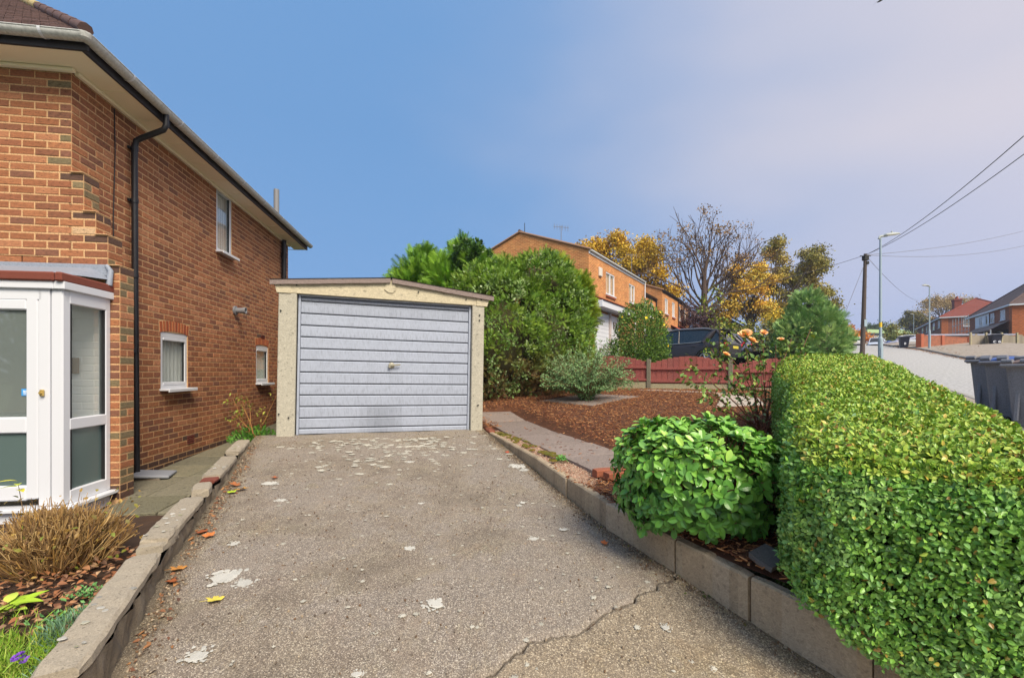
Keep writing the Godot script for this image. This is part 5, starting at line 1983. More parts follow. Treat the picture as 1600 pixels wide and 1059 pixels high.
func terrace() -> void:
	var spec := [
		[0.0, 10.3, 0.0, 6.45, 0.3, "end terrace house of orange brick with white porch and alarm box", [[2.57, 4.02, 4.5, 5.78], [6.8, 8.04, 4.57, 5.8]]],
		[10.3, 14.45, -0.25, 5.78, 0.6, "recessed orange brick terrace house with black gutter, second in the row", [[11.0, 11.9, 4.2, 5.35], [12.7, 13.7, 4.2, 5.35]]],
		[14.45, 20.1, 0.25, 6.5, 0.8, "orange brick terrace house with two tall upper windows and satellite dish", [[15.25, 16.3, 4.75, 6.0], [17.8, 18.8, 4.75, 6.0]]],
		[20.1, 25.7, 0.1, 6.5, 1.1, "last orange brick terrace house with arched window in white porch", [[20.9, 21.9, 4.75, 6.05], [23.3, 24.2, 4.75, 6.05]]]]
	for i in spec.size():
		var q: Array = spec[i]
		var e0: float = q[0]
		var e1: float = q[1]
		var p: float = q[2]
		var eave: float = q[3] + EYE
		var base: float = q[4] - 0.6 + EYE
		var h := thing("terrace_house", q[5], "house", Transform3D(), "brick terrace beyond the fence")
		var a := tp(e0, p, 0)
		var b := tp(e1, p, 0)
		var holes := []
		for w in q[6]:
			holes.append([w[0] - e0, w[1] - e0, w[2] + EYE, w[3] + EYE])
		var mb := MB.new()
		wall_uv(mb, a, b, base, eave, holes)
		var wall := part("front_wall", mb, M.terrace, h)
		for w in holes:
			far_window(wall, wall_place(a, b, (w[0] + w[1]) * 0.5, w[2], 0.05), w[1] - w[0], w[3] - w[2], 2)
			var so := MB.new()
			so.col = lin(150, 84, 56)
			so.box(wall_place(a, b, (w[0] + w[1]) * 0.5, w[2] - 0.11, -0.03), Vector3(w[1] - w[0] + 0.1, 0.12, 0.12), 0.01)
			part("brick_sill", so, M.plain, wall)
		# gables and back
		var dep := 8.5
		var ridge := eave + 1.57
		var gm := MB.new()
		for e in [e0, e1]:
			var f := tp(e, p, 0)
			var bk := tp(e, p - dep, 0)
			var md := tp(e, p - dep * 0.5, 0)
			f.y = 0.0
			bk.y = 0.0
			md.y = 0.0
			if e == e0:
				var g0 := bk + Vector3.UP * base
				gm.quaduv(g0, f + Vector3.UP * base, f + Vector3.UP * eave, bk + Vector3.UP * eave, Vector2(0, -base), Vector2(dep, -base), Vector2(dep, -eave), Vector2(0, -eave))
				var nn := Vector3(-0.531, 0, 0.847)
				gm.vert(bk + Vector3.UP * eave, nn, Vector2(0, -eave))
				gm.vert(md + Vector3.UP * ridge, nn, Vector2(dep * 0.5, -ridge))
				gm.vert(f + Vector3.UP * eave, nn, Vector2(dep, -eave))
			else:
				gm.quaduv(f + Vector3.UP * base, bk + Vector3.UP * base, bk + Vector3.UP * eave, f + Vector3.UP * eave, Vector2(0, -base), Vector2(dep, -base), Vector2(dep, -eave), Vector2(0, -eave))
				var nn := Vector3(0.531, 0, -0.847)
				gm.vert(f + Vector3.UP * eave, nn, Vector2(0, -eave))
				gm.vert(md + Vector3.UP * ridge, nn, Vector2(dep * 0.5, -ridge))
				gm.vert(bk + Vector3.UP * eave, nn, Vector2(dep, -eave))
		gm.quaduv(tp(e1, p - dep, base - 0.0 - EYE), tp(e0, p - dep, base - EYE), tp(e0, p - dep, eave - EYE), tp(e1, p - dep, eave - EYE), Vector2(0, -base), Vector2(e1 - e0, -base), Vector2(e1 - e0, -eave), Vector2(0, -eave))
		part("gable_wall", gm, M.terrace, h)
		var rm := MB.new()
		var o := 0.12
		var n := 16
		for s in 2:
			for k in n:
				var f0 := float(k) / n
				var f1 := float(k + 1) / n
				var pa := lerpf(p + o if s == 0 else p - dep - o, p - dep * 0.5, f0)
				var pb := lerpf(p + o if s == 0 else p - dep - o, p - dep * 0.5, f1)
				var ya := lerpf(eave + 0.05, ridge + 0.08, f0) - EYE + 0.03
				var yb := lerpf(eave + 0.05, ridge + 0.08, f1) - EYE
				rm.col = G(rf(0.85, 1.1))
				rm.quad(tp(e0 - 0.06, pa, ya), tp(e1 + 0.02, pa, ya), tp(e1 + 0.02, pb, yb), tp(e0 - 0.06, pb, yb))
				rm.orient(6, tp((e0 + e1) * 0.5, p - dep * 0.5, 0))
		rm.tube([tp(e0 - 0.07, p - dep * 0.5, ridge + 0.1 - EYE), tp(e1, p - dep * 0.5, ridge + 0.1 - EYE)], [0.09, 0.09], 8)
		part("roof", rm, M.greyroof, h)
		var vg := MB.new()   # verge tiles along the left gable
		vg.tube([tp(e0 - 0.03, p + o, eave + 0.02 - EYE), tp(e0 - 0.03, p - dep * 0.5, ridge + 0.05 - EYE), tp(e0 - 0.03, p - dep - o, eave + 0.02 - EYE)], [0.07, 0.07, 0.07], 6)
		part("verge", vg, mat(Color8(150, 116, 92), 0.9), h)
		var gt := MB.new()
		gt.box(Transform3D(Basis(Vector3(0.531, 0, -0.847), Vector3.UP, Vector3(0.847, 0, 0.531)), tp((e0 + e1) * 0.5, p + 0.02, eave - 0.09 - EYE)), Vector3(e1 - e0, 0.2, 0.04), 0.0)
		part("fascia", gt, M.upvc if i == 0 else M.black, h)
		var gt2 := MB.new()
		gt2.tube([tp(e0 + 0.02, p + 0.10, eave - 0.02 - EYE), tp(e1 - 0.02, p + 0.10, eave - 0.02 - EYE)], [0.06, 0.06], 8)
		part("gutter", gt2, M.gutter if i == 0 else M.black, h)
		var dpm := MB.new()
		dpm.tube([tp(e1 - 0.12, p + 0.09, eave - 0.05 - EYE), tp(e1 - 0.12, p + 0.06, base - EYE)], [0.045, 0.045], 8)
		part("downpipe", dpm, M.upvc if i == 0 else M.black, h)
		# ground floor
		if i == 0:
			var pm := MB.new()   # white canopy on brick pier, garage door and front door beneath
			pm.col = G(1.0)
			var cb := Basis(Vector3(0.531, 0, -0.847), Vector3.UP, Vector3(0.847, 0, 0.531))
			pm.box(Transform3D(cb, tp(3.0, 0.35, 3.60)), Vector3(5.6, 0.36, 0.72), 0.02)
			part("canopy", pm, M.upvc, h)
			var cr := MB.new()
			cr.quad(tp(0.2, 0.78, 3.79), tp(5.9, 0.78, 3.79), tp(5.9, 0.02, 4.05), tp(0.2, 0.02, 4.05))
			part("canopy_roof", cr, M.greyroof, h)
			var gd := MB.new()
			for k in 11:
				gd.box(Transform3D(cb, tp(1.75, 0.06, 0.85 + 0.22 * k + 0.13)), Vector3(2.1, 0.212, 0.05), 0.008)
			part("garage_door", gd, M.upvc, h)
			var pil := MB.new()
			pil.box(Transform3D(cb, tp(2.9, 0.10, 2.1)), Vector3(0.2, 2.7, 0.16), 0.01)
			part("pillar", pil, mat(Color8(190, 176, 172), 0.8), h)
			var fd := MB.new()
			fd.box(Transform3D(cb, tp(3.8, 0.06, 2.0)), Vector3(1.5, 2.6, 0.06), 0.01)
			fd.box(Transform3D(cb, tp(3.8, 0.10, 1.6)), Vector3(0.9, 0.7, 0.03), 0.02)
			var dr_ := part("front_door", fd, M.upvc, h)
			var lt := MB.new()
			for x in [3.6, 4.0]:
				lt.box(Transform3D(cb, tp(x, 0.10, 2.75)), Vector3(0.18, 0.4, 0.02), 0.0)
			part("light", lt, M.carglass, dr_)
			var pr := MB.new()
			var fa := tp(4.75, 0.62, 0)
			var fb := tp(5.75, 0.62, 0)
			wall_uv(pr, fa, fb, base, 3.42 + EYE, [])
			wall_uv(pr, tp(4.75, 0.02, 0), fa, base, 3.42 + EYE, [])
			wall_uv(pr, fb, tp(5.75, 0.02, 0), base, 3.42 + EYE, [])
			part("porch_pier", pr, M.terrace, h)
			var wp := MB.new()
			wp.tube([tp(5.85, 0.7, 3.5), tp(5.85, 0.7, base - EYE)], [0.05, 0.05], 8)
			part("porch_downpipe", wp, M.upvc, h)
			var al := MB.new()
			al.box(Transform3D(cb, tp(1.55, 0.05, 5.55)), Vector3(0.42, 0.5, 0.12), 0.03)
			part("alarm_box", al, mat(Color8(214, 208, 196), 0.5), h)
			var ae := MB.new()
			ae.tube([tp(0.3, -4.1, 8.0), tp(0.3, -4.1, 8.65)], [0.025, 0.02], 6)
			part("vent_pipe", ae, M.dark, h)
			for z in [[9.9, -0.8, 6.6, 1.9], [0.6, -1.9, 7.2, 1.0]]:
				var an := MB.new()
				var f := tp(z[0], z[1], z[2])
				an.tube([f, f + Vector3.UP * z[3]], [0.022, 0.018], 6)
				an.tube([f + Vector3(-0.45, z[3] - 0.1, 0.2), f + Vector3(0.45, z[3] - 0.05, -0.2)], [0.014, 0.014], 5)
				for k in 6:
					var c := f + Vector3(-0.4 + k * 0.16, z[3] - 0.1, 0.18 - k * 0.07)
					an.tube([c - Vector3(0, 0.16, 0.0), c + Vector3(0, 0.16, 0.0)], [0.01, 0.01], 4)
				part("aerial", an, M.wire, h)
			var ub := MB.new()
			ub.col = lin(150, 84, 56)
			for k in 26:
				ub.box(Transform3D(cb, tp(0.2 + k * 0.4 , 0.02, 4.14)), Vector3(0.38, 0.08, 0.06), 0.008)
			part("brick_band", ub, M.plain, h)
		else:
			var cb := Basis(Vector3(0.531, 0, -0.847), Vector3.UP, Vector3(0.847, 0, 0.531))
			var pc := MB.new()
			var em := (e0 + e1) * 0.5
			var y0: float = q[4]
			if i >= 2:
				pc.box(Transform3D(cb, tp(em + (1.6 if i == 2 else -0.6), p + 0.55, y0 + 1.2)), Vector3(3.0, 2.5, 1.1), 0.02)
				part("porch", pc, M.upvc, h)
				var rr := MB.new()
				rr.col = lin(150, 70, 52)
				rr.quad(tp(em - 1.5 + (1.6 if i == 2 else -0.6) - 0.1, p + 1.25, y0 + 2.45), tp(em + 1.5 + (1.6 if i == 2 else -0.6) + 0.1, p + 1.25, y0 + 2.45), tp(em + 1.5 + (1.6 if i == 2 else -0.6) + 0.1, p + 0.0, y0 + 3.2), tp(em - 1.5 + (1.6 if i == 2 else -0.6) - 0.1, p + 0.0, y0 + 3.2))
				part("porch_roof", rr, M.plain, h)
				var pw := MB.new()
				var pts := PackedVector2Array([Vector2(-0.35, 0), Vector2(0.35, 0)])
				for k in 9:
					pts.append(Vector2(cos(PI * k / 8.0) * 0.35, 0.8 + sin(PI * k / 8.0) * 0.35))
				pw.prism(Transform3D(cb, tp(em + (0.6 if i == 2 else -1.2), p + 1.12, y0 + 0.9)), pts, 0.04)
				part("arched_window", pw, M.carglass, h)
				far_window(h, Transform3D(cb, tp(em + (2.4 if i == 2 else 0.3), p + 1.13, y0 + 0.9)), 0.9, 1.2, 2)
			else:
				pc.box(Transform3D(cb, tp(em, p + 0.4, y0 + 2.6)), Vector3(e1 - e0 - 0.3, 0.12, 0.9), 0.01)
				part("canopy", pc, M.black, h)
				far_window(h, Transform3D(cb, tp(em, p + 0.04, y0 + 0.9)), 1.8, 1.3, 3)
			if i == 2:
				var ds := MB.new()
				var T := Transform3D(Basis(Vector3(1, 0, 0.2).normalized(), 1.35), tp(e0 + 0.5, p + 0.35, 3.15))
				ds.lathe(T, [Vector2(0.02, 0.0), Vector2(0.18, 0.02), Vector2(0.32, 0.08), Vector2(0.38, 0.12)], 14)
				ds.tube([T * Vector3(0, 0, 0), tp(e0 + 0.5, p, 3.0)], [0.02, 0.02], 5)
				part("satellite_dish", ds, M.grey, h)
	var fc := MB.new()
	var pts := []
	for j in 10:
		for i in 10:
			var e := lerpf(-2.0, 27.0, i / 9.0)
			var pp := lerpf(0.0, 11.0, j / 9.0)
			var w := tp(e, pp, 0)
			pts.append(Vector3(w.x, EYE + land(along(w.x, -w.z)) - 0.02, w.z))
	fc.grid(pts, 10, 10, null, false)
	for k in range(0, fc.n.size()):
		if fc.n[k].y < 0: fc.n[k] = -fc.n[k]
	struct("forecourt_paving", fc, M.pave)


# ------------------------------------------------------------------ houses up the street
func hip_house(called: String, label: String, corner: Vector3, dirA: Vector3, LA: float, dirB: Vector3, LB: float, base: float, eave: float, rise: float, skin: Material, roofm: Material, holesA: Array, holesB: Array) -> Node3D:
	# corner: the corner nearest the viewer; dirA runs away up the street (left face), dirB to the right (right face)
	var h := thing(called, label, "house")
	var c := Vector3(corner.x, 0, corner.z)
	var a := c + dirA * LA
	var b := c + dirB * LB
	var d := a + dirB * LB
	var m1 := MB.new()
	wall_uv(m1, a, c, base, eave, holesA)
	var wa := part("street_wall", m1, skin, h)
	for w in holesA:
		far_window(wa, wall_place(a, c, (w[0] + w[1]) * 0.5, w[2], 0.05), w[1] - w[0], w[3] - w[2], 2)
	var m2 := MB.new()
	wall_uv(m2, c, b, base, eave, holesB)
	var wb := part("end_wall", m2, skin, h)
	for w in holesB:
		far_window(wb, wall_place(c, b, (w[0] + w[1]) * 0.5, w[2], 0.05), w[1] - w[0], w[3] - w[2], 2)
	var m3 := MB.new()
	wall_uv(m3, b, d, base, eave, [])
	wall_uv(m3, d, a, base, eave, [])
	part("back_wall", m3, skin, h)
	var o := 0.35
	var ec := c - dirA * o - dirB * o
	var ea := a + dirA * o - dirB * o
	var eb := b - dirA * o + dirB * o
	var ed := d + dirA * o + dirB * o
	var up := Vector3.UP
	var half := minf(LA, LB) * 0.5 + o
	var r0: Vector3
	var r1: Vector3
	if LA > LB:
		r0 = (ec + eb) * 0.5 + dirA * half
		r1 = (ea + ed) * 0.5 - dirA * half
	else:
		r0 = (ec + ea) * 0.5 + dirB * half
		r1 = (eb + ed) * 0.5 - dirB * half
	var rm := MB.new()
	var mid := (ec + ed) * 0.5 + up * (eave - 3.0)
	var slopes := []
	if LA > LB:
		slopes = [[ea, ec, r0, r1], [ec, eb, r0, r0], [eb, ed, r1, r0], [ed, ea, r1, r1]]
	else:
		slopes = [[ea, ec, r0, r0], [ec, eb, r1, r0], [eb, ed, r1, r1], [ed, ea, r0, r1]]
	var n := 14
	for s in slopes:
		for k in n:
			var f0 := float(k) / n
			var f1 := float(k + 1) / n
			var p0: Vector3 = (s[0] as Vector3).lerp(s[3], f0) + up * (eave + 0.08 + rise * f0 + 0.02)
			var p1: Vector3 = (s[1] as Vector3).lerp(s[2], f0) + up * (eave + 0.08 + rise * f0 + 0.02)
			var p2: Vector3 = (s[1] as Vector3).lerp(s[2], f1) + up * (eave + 0.08 + rise * f1)
			var p3: Vector3 = (s[0] as Vector3).lerp(s[3], f1) + up * (eave + 0.08 + rise * f1)
			rm.col = G(rf(0.86, 1.08))
			rm.quad(p0, p1, p2, p3)
			rm.orient(6, mid)
	var roof := part("roof", rm, roofm, h)
	var hp := MB.new()
	for e in [[ec, r0], [eb, r0 if LA > LB else r1], [ea, r1 if LA > LB else r0], [ed, r1]]:
		hp.tube([e[0] + up * (eave + 0.12), e[1] + up * (eave + 0.12 + rise)], [0.1, 0.1], 6)
	hp.tube([r0 + up * (eave + 0.14 + rise), r1 + up * (eave + 0.14 + rise)], [0.11, 0.11], 6)
	part("ridge", hp, roofm, roof)
	var ev := MB.new()
	for e in [[ea, ec], [ec, eb], [eb, ed], [ed, ea]]:
		var dv: Vector3 = (e[1] - e[0])
		ev.box(Transform3D(Basis(dv.normalized(), up, dv.normalized().cross(up)), (e[0] + e[1]) * 0.5 + up * (eave + 0.0)), Vector3(dv.length() + 0.06, 0.16, 0.07))
		ev.box(Transform3D(Basis(dv.normalized(), up, dv.normalized().cross(up)), (e[0] + e[1]) * 0.5 + up * (eave - 0.07) - (dv.normalized().cross(up)) * 0.17), Vector3(dv.length() - 0.35, 0.02, 0.30))
	part("eaves", ev, M.upvc, h)
	return h

func far_houses() -> void:
	var dA := Vector3(0.57, 0, -0.822)
	var dB := Vector3(0.822, 0, 0.57)
	# red-roofed house: corner at 79 m
	var A := hip_house("red_roof_house", "red brick house with red hipped roof and tall chimney behind lamp post", V(74.7, 0, 79.0), dA, 26.0, dB, 10.5, 3.6 + EYE, 9.4 + EYE, 3.5, M.redhouse, M.redroof,
		[[22.6, 24.2, 7.8 + EYE, 9.15 + EYE], [17.6, 19.6, 7.8 + EYE, 9.15 + EYE], [10.6, 12.2, 7.8 + EYE, 9.15 + EYE], [5.6, 7.4, 7.8 + EYE, 9.15 + EYE]], [[2.7, 4.5, 7.75 + EYE, 9.2 + EYE], [2.7, 5.2, 4.9 + EYE, 6.1 + EYE]])
	var pier := MB.new()
	var c := V(74.7, 0, 79.0)
	c.y = 0
	pier.col = Color(1.25, 1.15, 1.0)
	wall_uv(pier, c + dA * 1.1 - dB * 0.05, c - dA * 0.05 - dB * 0.05, 3.6 + EYE, 9.38 + EYE, [])
	wall_uv(pier, c - dA * 0.05 - dB * 0.05, c - dA * 0.05 + dB * 0.8, 3.6 + EYE, 9.38 + EYE, [])
	part("corner_pier", pier, M.orangehouse, A)
	var ch := MB.new()
	var cc := c + dA * 9.0 + dB * 3.4
	for f in [[0.0, 0.0]]:
		ch.box(Transform3D(Basis(dA, Vector3.UP, -dB), cc + Vector3.UP * (11.9 + EYE)), Vector3(2.2, 2.9, 1.0), 0.03)
		ch.box(Transform3D(Basis(dA, Vector3.UP, -dB), cc + Vector3.UP * (13.3 + EYE)), Vector3(2.4, 0.3, 1.2), 0.03)
	ch.col = lin(150, 74, 54)
	var chim := part("chimney", ch, mat(Color8(140, 76, 60), 0.9), A)
	for k in 3:
		var pt := MB.new()
		pt.lathe(Transform3D(Basis(), cc + dA * (k - 1) * 0.6 + Vector3.UP * (13.4 + EYE)), [Vector2(0.16, 0), Vector2(0.13, 0.5), Vector2(0.15, 0.55), Vector2(0.11, 0.55)], 10)
		part("chimney_pot", pt, mat(Color8(166, 92, 66), 0.9), chim)
	var st := MB.new()
	st.tube([cc + dB * 2.6 + Vector3.UP * (10.9 + EYE), cc + dB * 2.6 + Vector3.UP * (12.6 + EYE)], [0.18, 0.18], 8)
	part("flue", st, M.galv, A)
	var aw := MB.new()
	for z in [[4.0, 8.0]]:
		aw.quad(c + dA * z[0] - dB * 0.05 + Vector3.UP * (6.1 + EYE), c + dA * z[1] - dB * 0.05 + Vector3.UP * (6.1 + EYE), c + dA * z[1] - dB * 1.3 + Vector3.UP * (5.35 + EYE), c + dA * z[0] - dB * 1.3 + Vector3.UP * (5.35 + EYE))
	part("awning", aw, mat(Color8(44, 46, 82), 0.8), A)
	# dark-roofed house: near corner at 52 m
	var bc := V(57.6, 0, 52.3)
	var dA2 := Vector3(0.54, 0, -0.842)
	var dB2 := Vector3(0.842, 0, 0.54)
	var B := hip_house("dark_roof_house", "brick semi with dark hipped roof, white panelled upper storey and lean-to canopy", bc, dA2, 16.0, dB2, 9.0, 2.4 + EYE, 7.7 + EYE, 3.9, M.redhouse, M.greyroof,
		[], [[2.0, 3.4, 5.9 + EYE, 7.3 + EYE], [1.4, 2.6, 2.9 + EYE, 4.4 + EYE]])
	bc.y = 0
	var bp := MB.new()
	wall_uv(bp, bc + dA2 * 0.9 - dB2 * 0.06, bc - dA2 * 0.06 - dB2 * 0.06, 2.4 + EYE, 7.66 + EYE, [])
	wall_uv(bp, bc - dA2 * 0.06 - dB2 * 0.06, bc - dA2 * 0.06 + dB2 * 1.2, 2.4 + EYE, 7.66 + EYE, [])
	part("corner_pier", bp, M.orangehouse, B)
	var wp := MB.new()
	var pa := bc + dA2 * 13.2 - dB2 * 0.08
	var pb := bc + dA2 * 7.6 - dB2 * 0.08
	wall_uv(wp, pa, pb, 5.7 + EYE, 7.55 + EYE, [[1.6, 2.9, 6.2 + EYE, 7.35 + EYE], [4.2, 5.0, 6.2 + EYE, 7.4 + EYE]])
	var pn := part("white_panelling", wp, M.upvc, B)
	far_window(pn, wall_place(pa, pb, 2.25, 6.2 + EYE, 0.05), 1.3, 1.15, 2)
	far_window(pn, wall_place(pa, pb, 4.6, 6.2 + EYE, 0.05), 0.8, 1.2, 1, null, 0.1)
	for z in [[8.1, 12.9], [0.7, 7.7]]:   # lean-to canopies over the ground floor
		var cn := MB.new()
		cn.quad(bc + dA2 * z[1] - dB2 * 1.7 + Vector3.UP * (5.0 + EYE), bc + dA2 * z[0] - dB2 * 1.7 + Vector3.UP * (5.0 + EYE), bc + dA2 * z[0] - dB2 * 0.06 + Vector3.UP * (6.0 + EYE), bc + dA2 * z[1] - dB2 * 0.06 + Vector3.UP * (6.0 + EYE))
		cn.box(Transform3D(Basis(dA2, Vector3.UP, -dB2), bc + dA2 * (z[0] + z[1]) * 0.5 - dB2 * 1.72 + Vector3.UP * (4.95 + EYE)), Vector3(z[1] - z[0], 0.12, 0.06))
		part("canopy", cn, mat(Color8(140, 118, 106), 0.85), B)
		var un := MB.new()
		un.box(Transform3D(Basis(dA2, Vector3.UP, -dB2), bc + dA2 * (z[0] + z[1]) * 0.5 - dB2 * 0.15 + Vector3.UP * (3.9 + EYE)), Vector3(z[1] - z[0] - 0.4, 2.2, 0.1))
		part("glazed_porch", un, M.carglass, B)
		var pp := MB.new()
		for k in 4:
			pp.tube([bc + dA2 * lerpf(z[0] + 0.1, z[1] - 0.1, k / 3.0) - dB2 * 1.6 + Vector3.UP * (2.2 + EYE), bc + dA2 * lerpf(z[0] + 0.1, z[1] - 0.1, k / 3.0) - dB2 * 1.6 + Vector3.UP * (5.0 + EYE)], [0.06, 0.06], 6)
		part("canopy_post", pp, M.upvc, B)
	var bch := MB.new()
	var bcc := bc + dA2 * 6.5 + dB2 * 4.6
	bch.box(Transform3D(Basis(dA2, Vector3.UP, -dB2), bcc + Vector3.UP * (11.8 + EYE)), Vector3(1.0, 3.0, 1.0), 0.03)
	bch.box(Transform3D(Basis(dA2, Vector3.UP, -dB2), bcc + Vector3.UP * (13.2 + EYE)), Vector3(1.2, 0.25, 1.2), 0.03)
	bch.tube([bcc + Vector3.UP * (13.0 + EYE), bcc + Vector3.UP * (15.3 + EYE)], [0.03, 0.03], 5)
	part("chimney", bch, mat(Color8(156, 78, 66), 0.9), B)
	var lt := MB.new()
	lt.box(Transform3D(Basis(dA2, Vector3.UP, -dB2), bc + dA2 * 5.6 - dB2 * 0.1 + Vector3.UP * (6.9 + EYE)), Vector3(0.3, 0.2, 0.15), 0.03)
	part("lamp", lt, M.upvc, B)
	for z in [[2.2, 3.7], [5.9, 7.2]]:
		far_window(B, wall_place(bc + dA2 * 10.0, bc, 10.0 - (z[0] + z[1]) * 0.5, 6.2 + EYE, -0.03), z[1] - z[0], 1.25, 2)

	# scaffold between the two houses
	var sc := thing("scaffold", "thin scaffold of metal poles against the white panelled house", "scaffold")
	var sm := MB.new()
	for k in 6:
		var q := bc + dA2 * (8.0 + k * 1.5) - dB2 * 1.9
		sm.tube([q + Vector3.UP * (2.3 + EYE), q + Vector3.UP * (7.6 + EYE)], [0.028, 0.028], 6)
	part("standard", sm, M.galv, sc)
	var sl := MB.new()
	for y in [4.5, 5.6, 6.6]:
		sl.tube([bc + dA2 * 7.8 - dB2 * 1.9 + Vector3.UP * (y + EYE), bc + dA2 * 15.8 - dB2 * 1.9 + Vector3.UP * (y + EYE)], [0.04, 0.04], 6)
	part("ledger", sl, M.galv, sc)
	var sd := MB.new()
	sd.box(Transform3D(Basis(dA2, Vector3.UP, -dB2), bc + dA2 * 11.8 - dB2 * 1.35 + Vector3.UP * (4.6 + EYE)), Vector3(8.0, 0.07, 1.0))
	part("deck", sd, mat(Color8(190, 160, 120), 0.9), sc)

	# garden walls and fences at the back of the far pavement
	var gw := thing("brick_garden_wall", "red brick front garden wall beyond the far pavement", "wall")
	var gm := MB.new()
	var wa := V(36.2, 0, 40.2)
	var wb := V(43.6, 0, 43.4)
	wa.y = 0.0
	wb.y = 0.0
	wall_uv(gm, wa, wb, 1.5 + EYE, 3.2 + EYE, [])
	wall_uv(gm, wb, wb + Vector3(-0.1, 0, -0.22), 1.5 + EYE, 3.2 + EYE, [])
	wall_uv(gm, wb + Vector3(-0.1, 0, -0.22), wa + Vector3(-0.1, 0, -0.22), 1.5 + EYE, 3.2 + EYE, [])
	part("wall_face", gm, M.redhouse, gw)
	var gc := MB.new()
	gc.col = lin(156, 90, 66)
	var wd := (wb - wa).normalized()
	var n := 30
	for k in n:
		gc.box(Transform3D(Basis(wd, Vector3.UP, wd.cross(Vector3.UP)), wa.lerp(wb, (k + 0.5) / n) + Vector3(-0.05, 3.24 + EYE, -0.11)), Vector3(0.26, 0.08, 0.28), 0.012)
	part("coping", gc, M.plain, gw)
	var gp := MB.new()
	for f in [0.0, 0.42, 1.0]:
		gp.box(Transform3D(Basis(wd, Vector3.UP, wd.cross(Vector3.UP)), wa.lerp(wb, f) + Vector3(-0.03, 2.4 + EYE, -0.10)), Vector3(0.45, 1.9, 0.42), 0.02)
	gp.col = lin(160, 90, 64)
	part("pier", gp, mat(Color8(164, 92, 66), 0.9), gw)
	var fe := thing("timber_fence", "weathered grey timber fence with concrete posts behind the wheelie bin", "fence")
	var fa := V(38.9, 0, 38.6)
	var fb := V(44.6, 0, 39.0)
	fa.y = 0.0
	fb.y = 0.0
	var fem := mat(Color8(150, 140, 124), 0.9)
	for k in 26:
		var bm := MB.new()
		bm.col = G(rf(0.75, 1.1))
		var hgt := rf(1.0, 1.2)
		bm.box(Transform3D(Basis(), fa.lerp(fb, (k + 0.5) / 26.0) + Vector3(0, 2.05 + EYE + hgt * 0.5, 0)), Vector3(0.20, hgt, 0.025))
		part("board", bm, fem, fe)
	for f in [0.0, 0.25, 0.5, 0.75, 1.0]:
		var pm := MB.new()
		pm.box(Transform3D(Basis(), fa.lerp(fb, f) + Vector3(0, 2.65 + EYE, 0.04)), Vector3(0.13, 1.4, 0.13), 0.01)
		part("post", pm, M.gravelboard, fe)
	var rw := thing("stone_garden_wall", "dark mossy stone garden wall at the frame edge beside the timber fence", "wall")
	var rm := MB.new()
	for r in 4:
		for k in 12:
			rm.col = G(rf(0.6, 1.1))
			rm.box(Transform3D(Basis(), V(44.9 + k * 0.52 + (0.26 if r % 2 else 0.0), 2.05 + r * 0.3, 39.1)), Vector3(0.50, 0.28, 0.35), 0.04)
	part("stone", rm, mat(Color8(126, 104, 90), 0.95), rw).set_meta("kind", "stuff")
	# shelter roof and white garage between
	var cv := thing("carport", "pale sloping carport roof in front of the red brick house", "carport")
	var cm := MB.new()
	cm.prism(Transform3D(Basis(Vector3.UP, -0.3), V(44.6, 3.55, 46.5)), PackedVector2Array([Vector2(-5.0, -0.45), Vector2(-2.0, 0.25), Vector2(4.5, 0.12), Vector2(4.5, 0.0), Vector2(-2.0, 0.1), Vector2(-5.0, -0.52)]), 3.0)
	part("canopy_sheet", cm, mat(Color8(176, 178, 196), 0.5), cv)
	var cp := MB.new()
	for x in [41.5, 45.0, 48.5]:
		cp.tube([V(x, 1.8, 46.0), V(x, 3.6, 46.0)], [0.05, 0.05], 6)
	part("post", cp, M.galv, cv)

	var wh := thing("white_building", "long low white building with pale green roof edge at the street's end", "building")
	var b0 := V(101.0, 0, 130.0)
	var b1 := V(122.0, 0, 133.0)
	b0.y = 0.0
	b1.y = 0.0
	var wm := MB.new()
	wall_uv(wm, b0, b1, 6.0 + EYE, 10.5 + EYE, [[2.0, 4.5, 9.0 + EYE, 9.9 + EYE], [6.0, 7.2, 7.6 + EYE, 9.6 + EYE], [10.0, 12.5, 8.6 + EYE, 9.8 + EYE], [15.0, 17.5, 8.6 + EYE, 9.8 + EYE]])
	wall_uv(wm, b0 + Vector3(-1, 0, -9), b0, 6.0 + EYE, 10.5 + EYE, [])
	part("wall", wm, M.upvc, wh)
	var wt := MB.new()
	wt.box(Transform3D(Basis((b1 - b0).normalized(), Vector3.UP, (b1 - b0).normalized().cross(Vector3.UP)), (b0 + b1) * 0.5 + Vector3(0, 11.6 + EYE, -4)), Vector3(22.5, 1.0, 9.5))
	part("roof_edge", wt, mat(Color8(176, 204, 150), 0.7), wh)
	var wn := MB.new()
	wn.box(Transform3D(Basis((b1 - b0).normalized(), Vector3.UP, (b1 - b0).normalized().cross(Vector3.UP)), (b0 + b1) * 0.5 + Vector3(0, 10.8 + EYE, 0.15)), Vector3(21.5, 0.5, 0.12))
	part("window_band", wn, M.carglass, wh)
	var sh := thing("dark_outbuilding", "low dark roofed outbuilding under the autumn trees", "outbuilding")
	var sm2 := MB.new()
	sm2.prism(Transform3D(Basis(Vector3.UP, -0.6), V(25.0, 4.6, 54.0)), PackedVector2Array([Vector2(-3.4, 0), Vector2(3.4, 0), Vector2(0.6, 1.8), Vector2(-0.6, 1.8)]), 7.0)
	part("roof", sm2, mat(Color8(74, 76, 72), 0.9), sh)
	var sw := MB.new()
	sw.box(Transform3D(Basis(Vector3.UP, -0.6), V(25.0, 3.5, 54.0)), Vector3(6.4, 2.3, 6.4))
	part("wall", sw, mat(Color8(120, 92, 76), 0.9), sh)


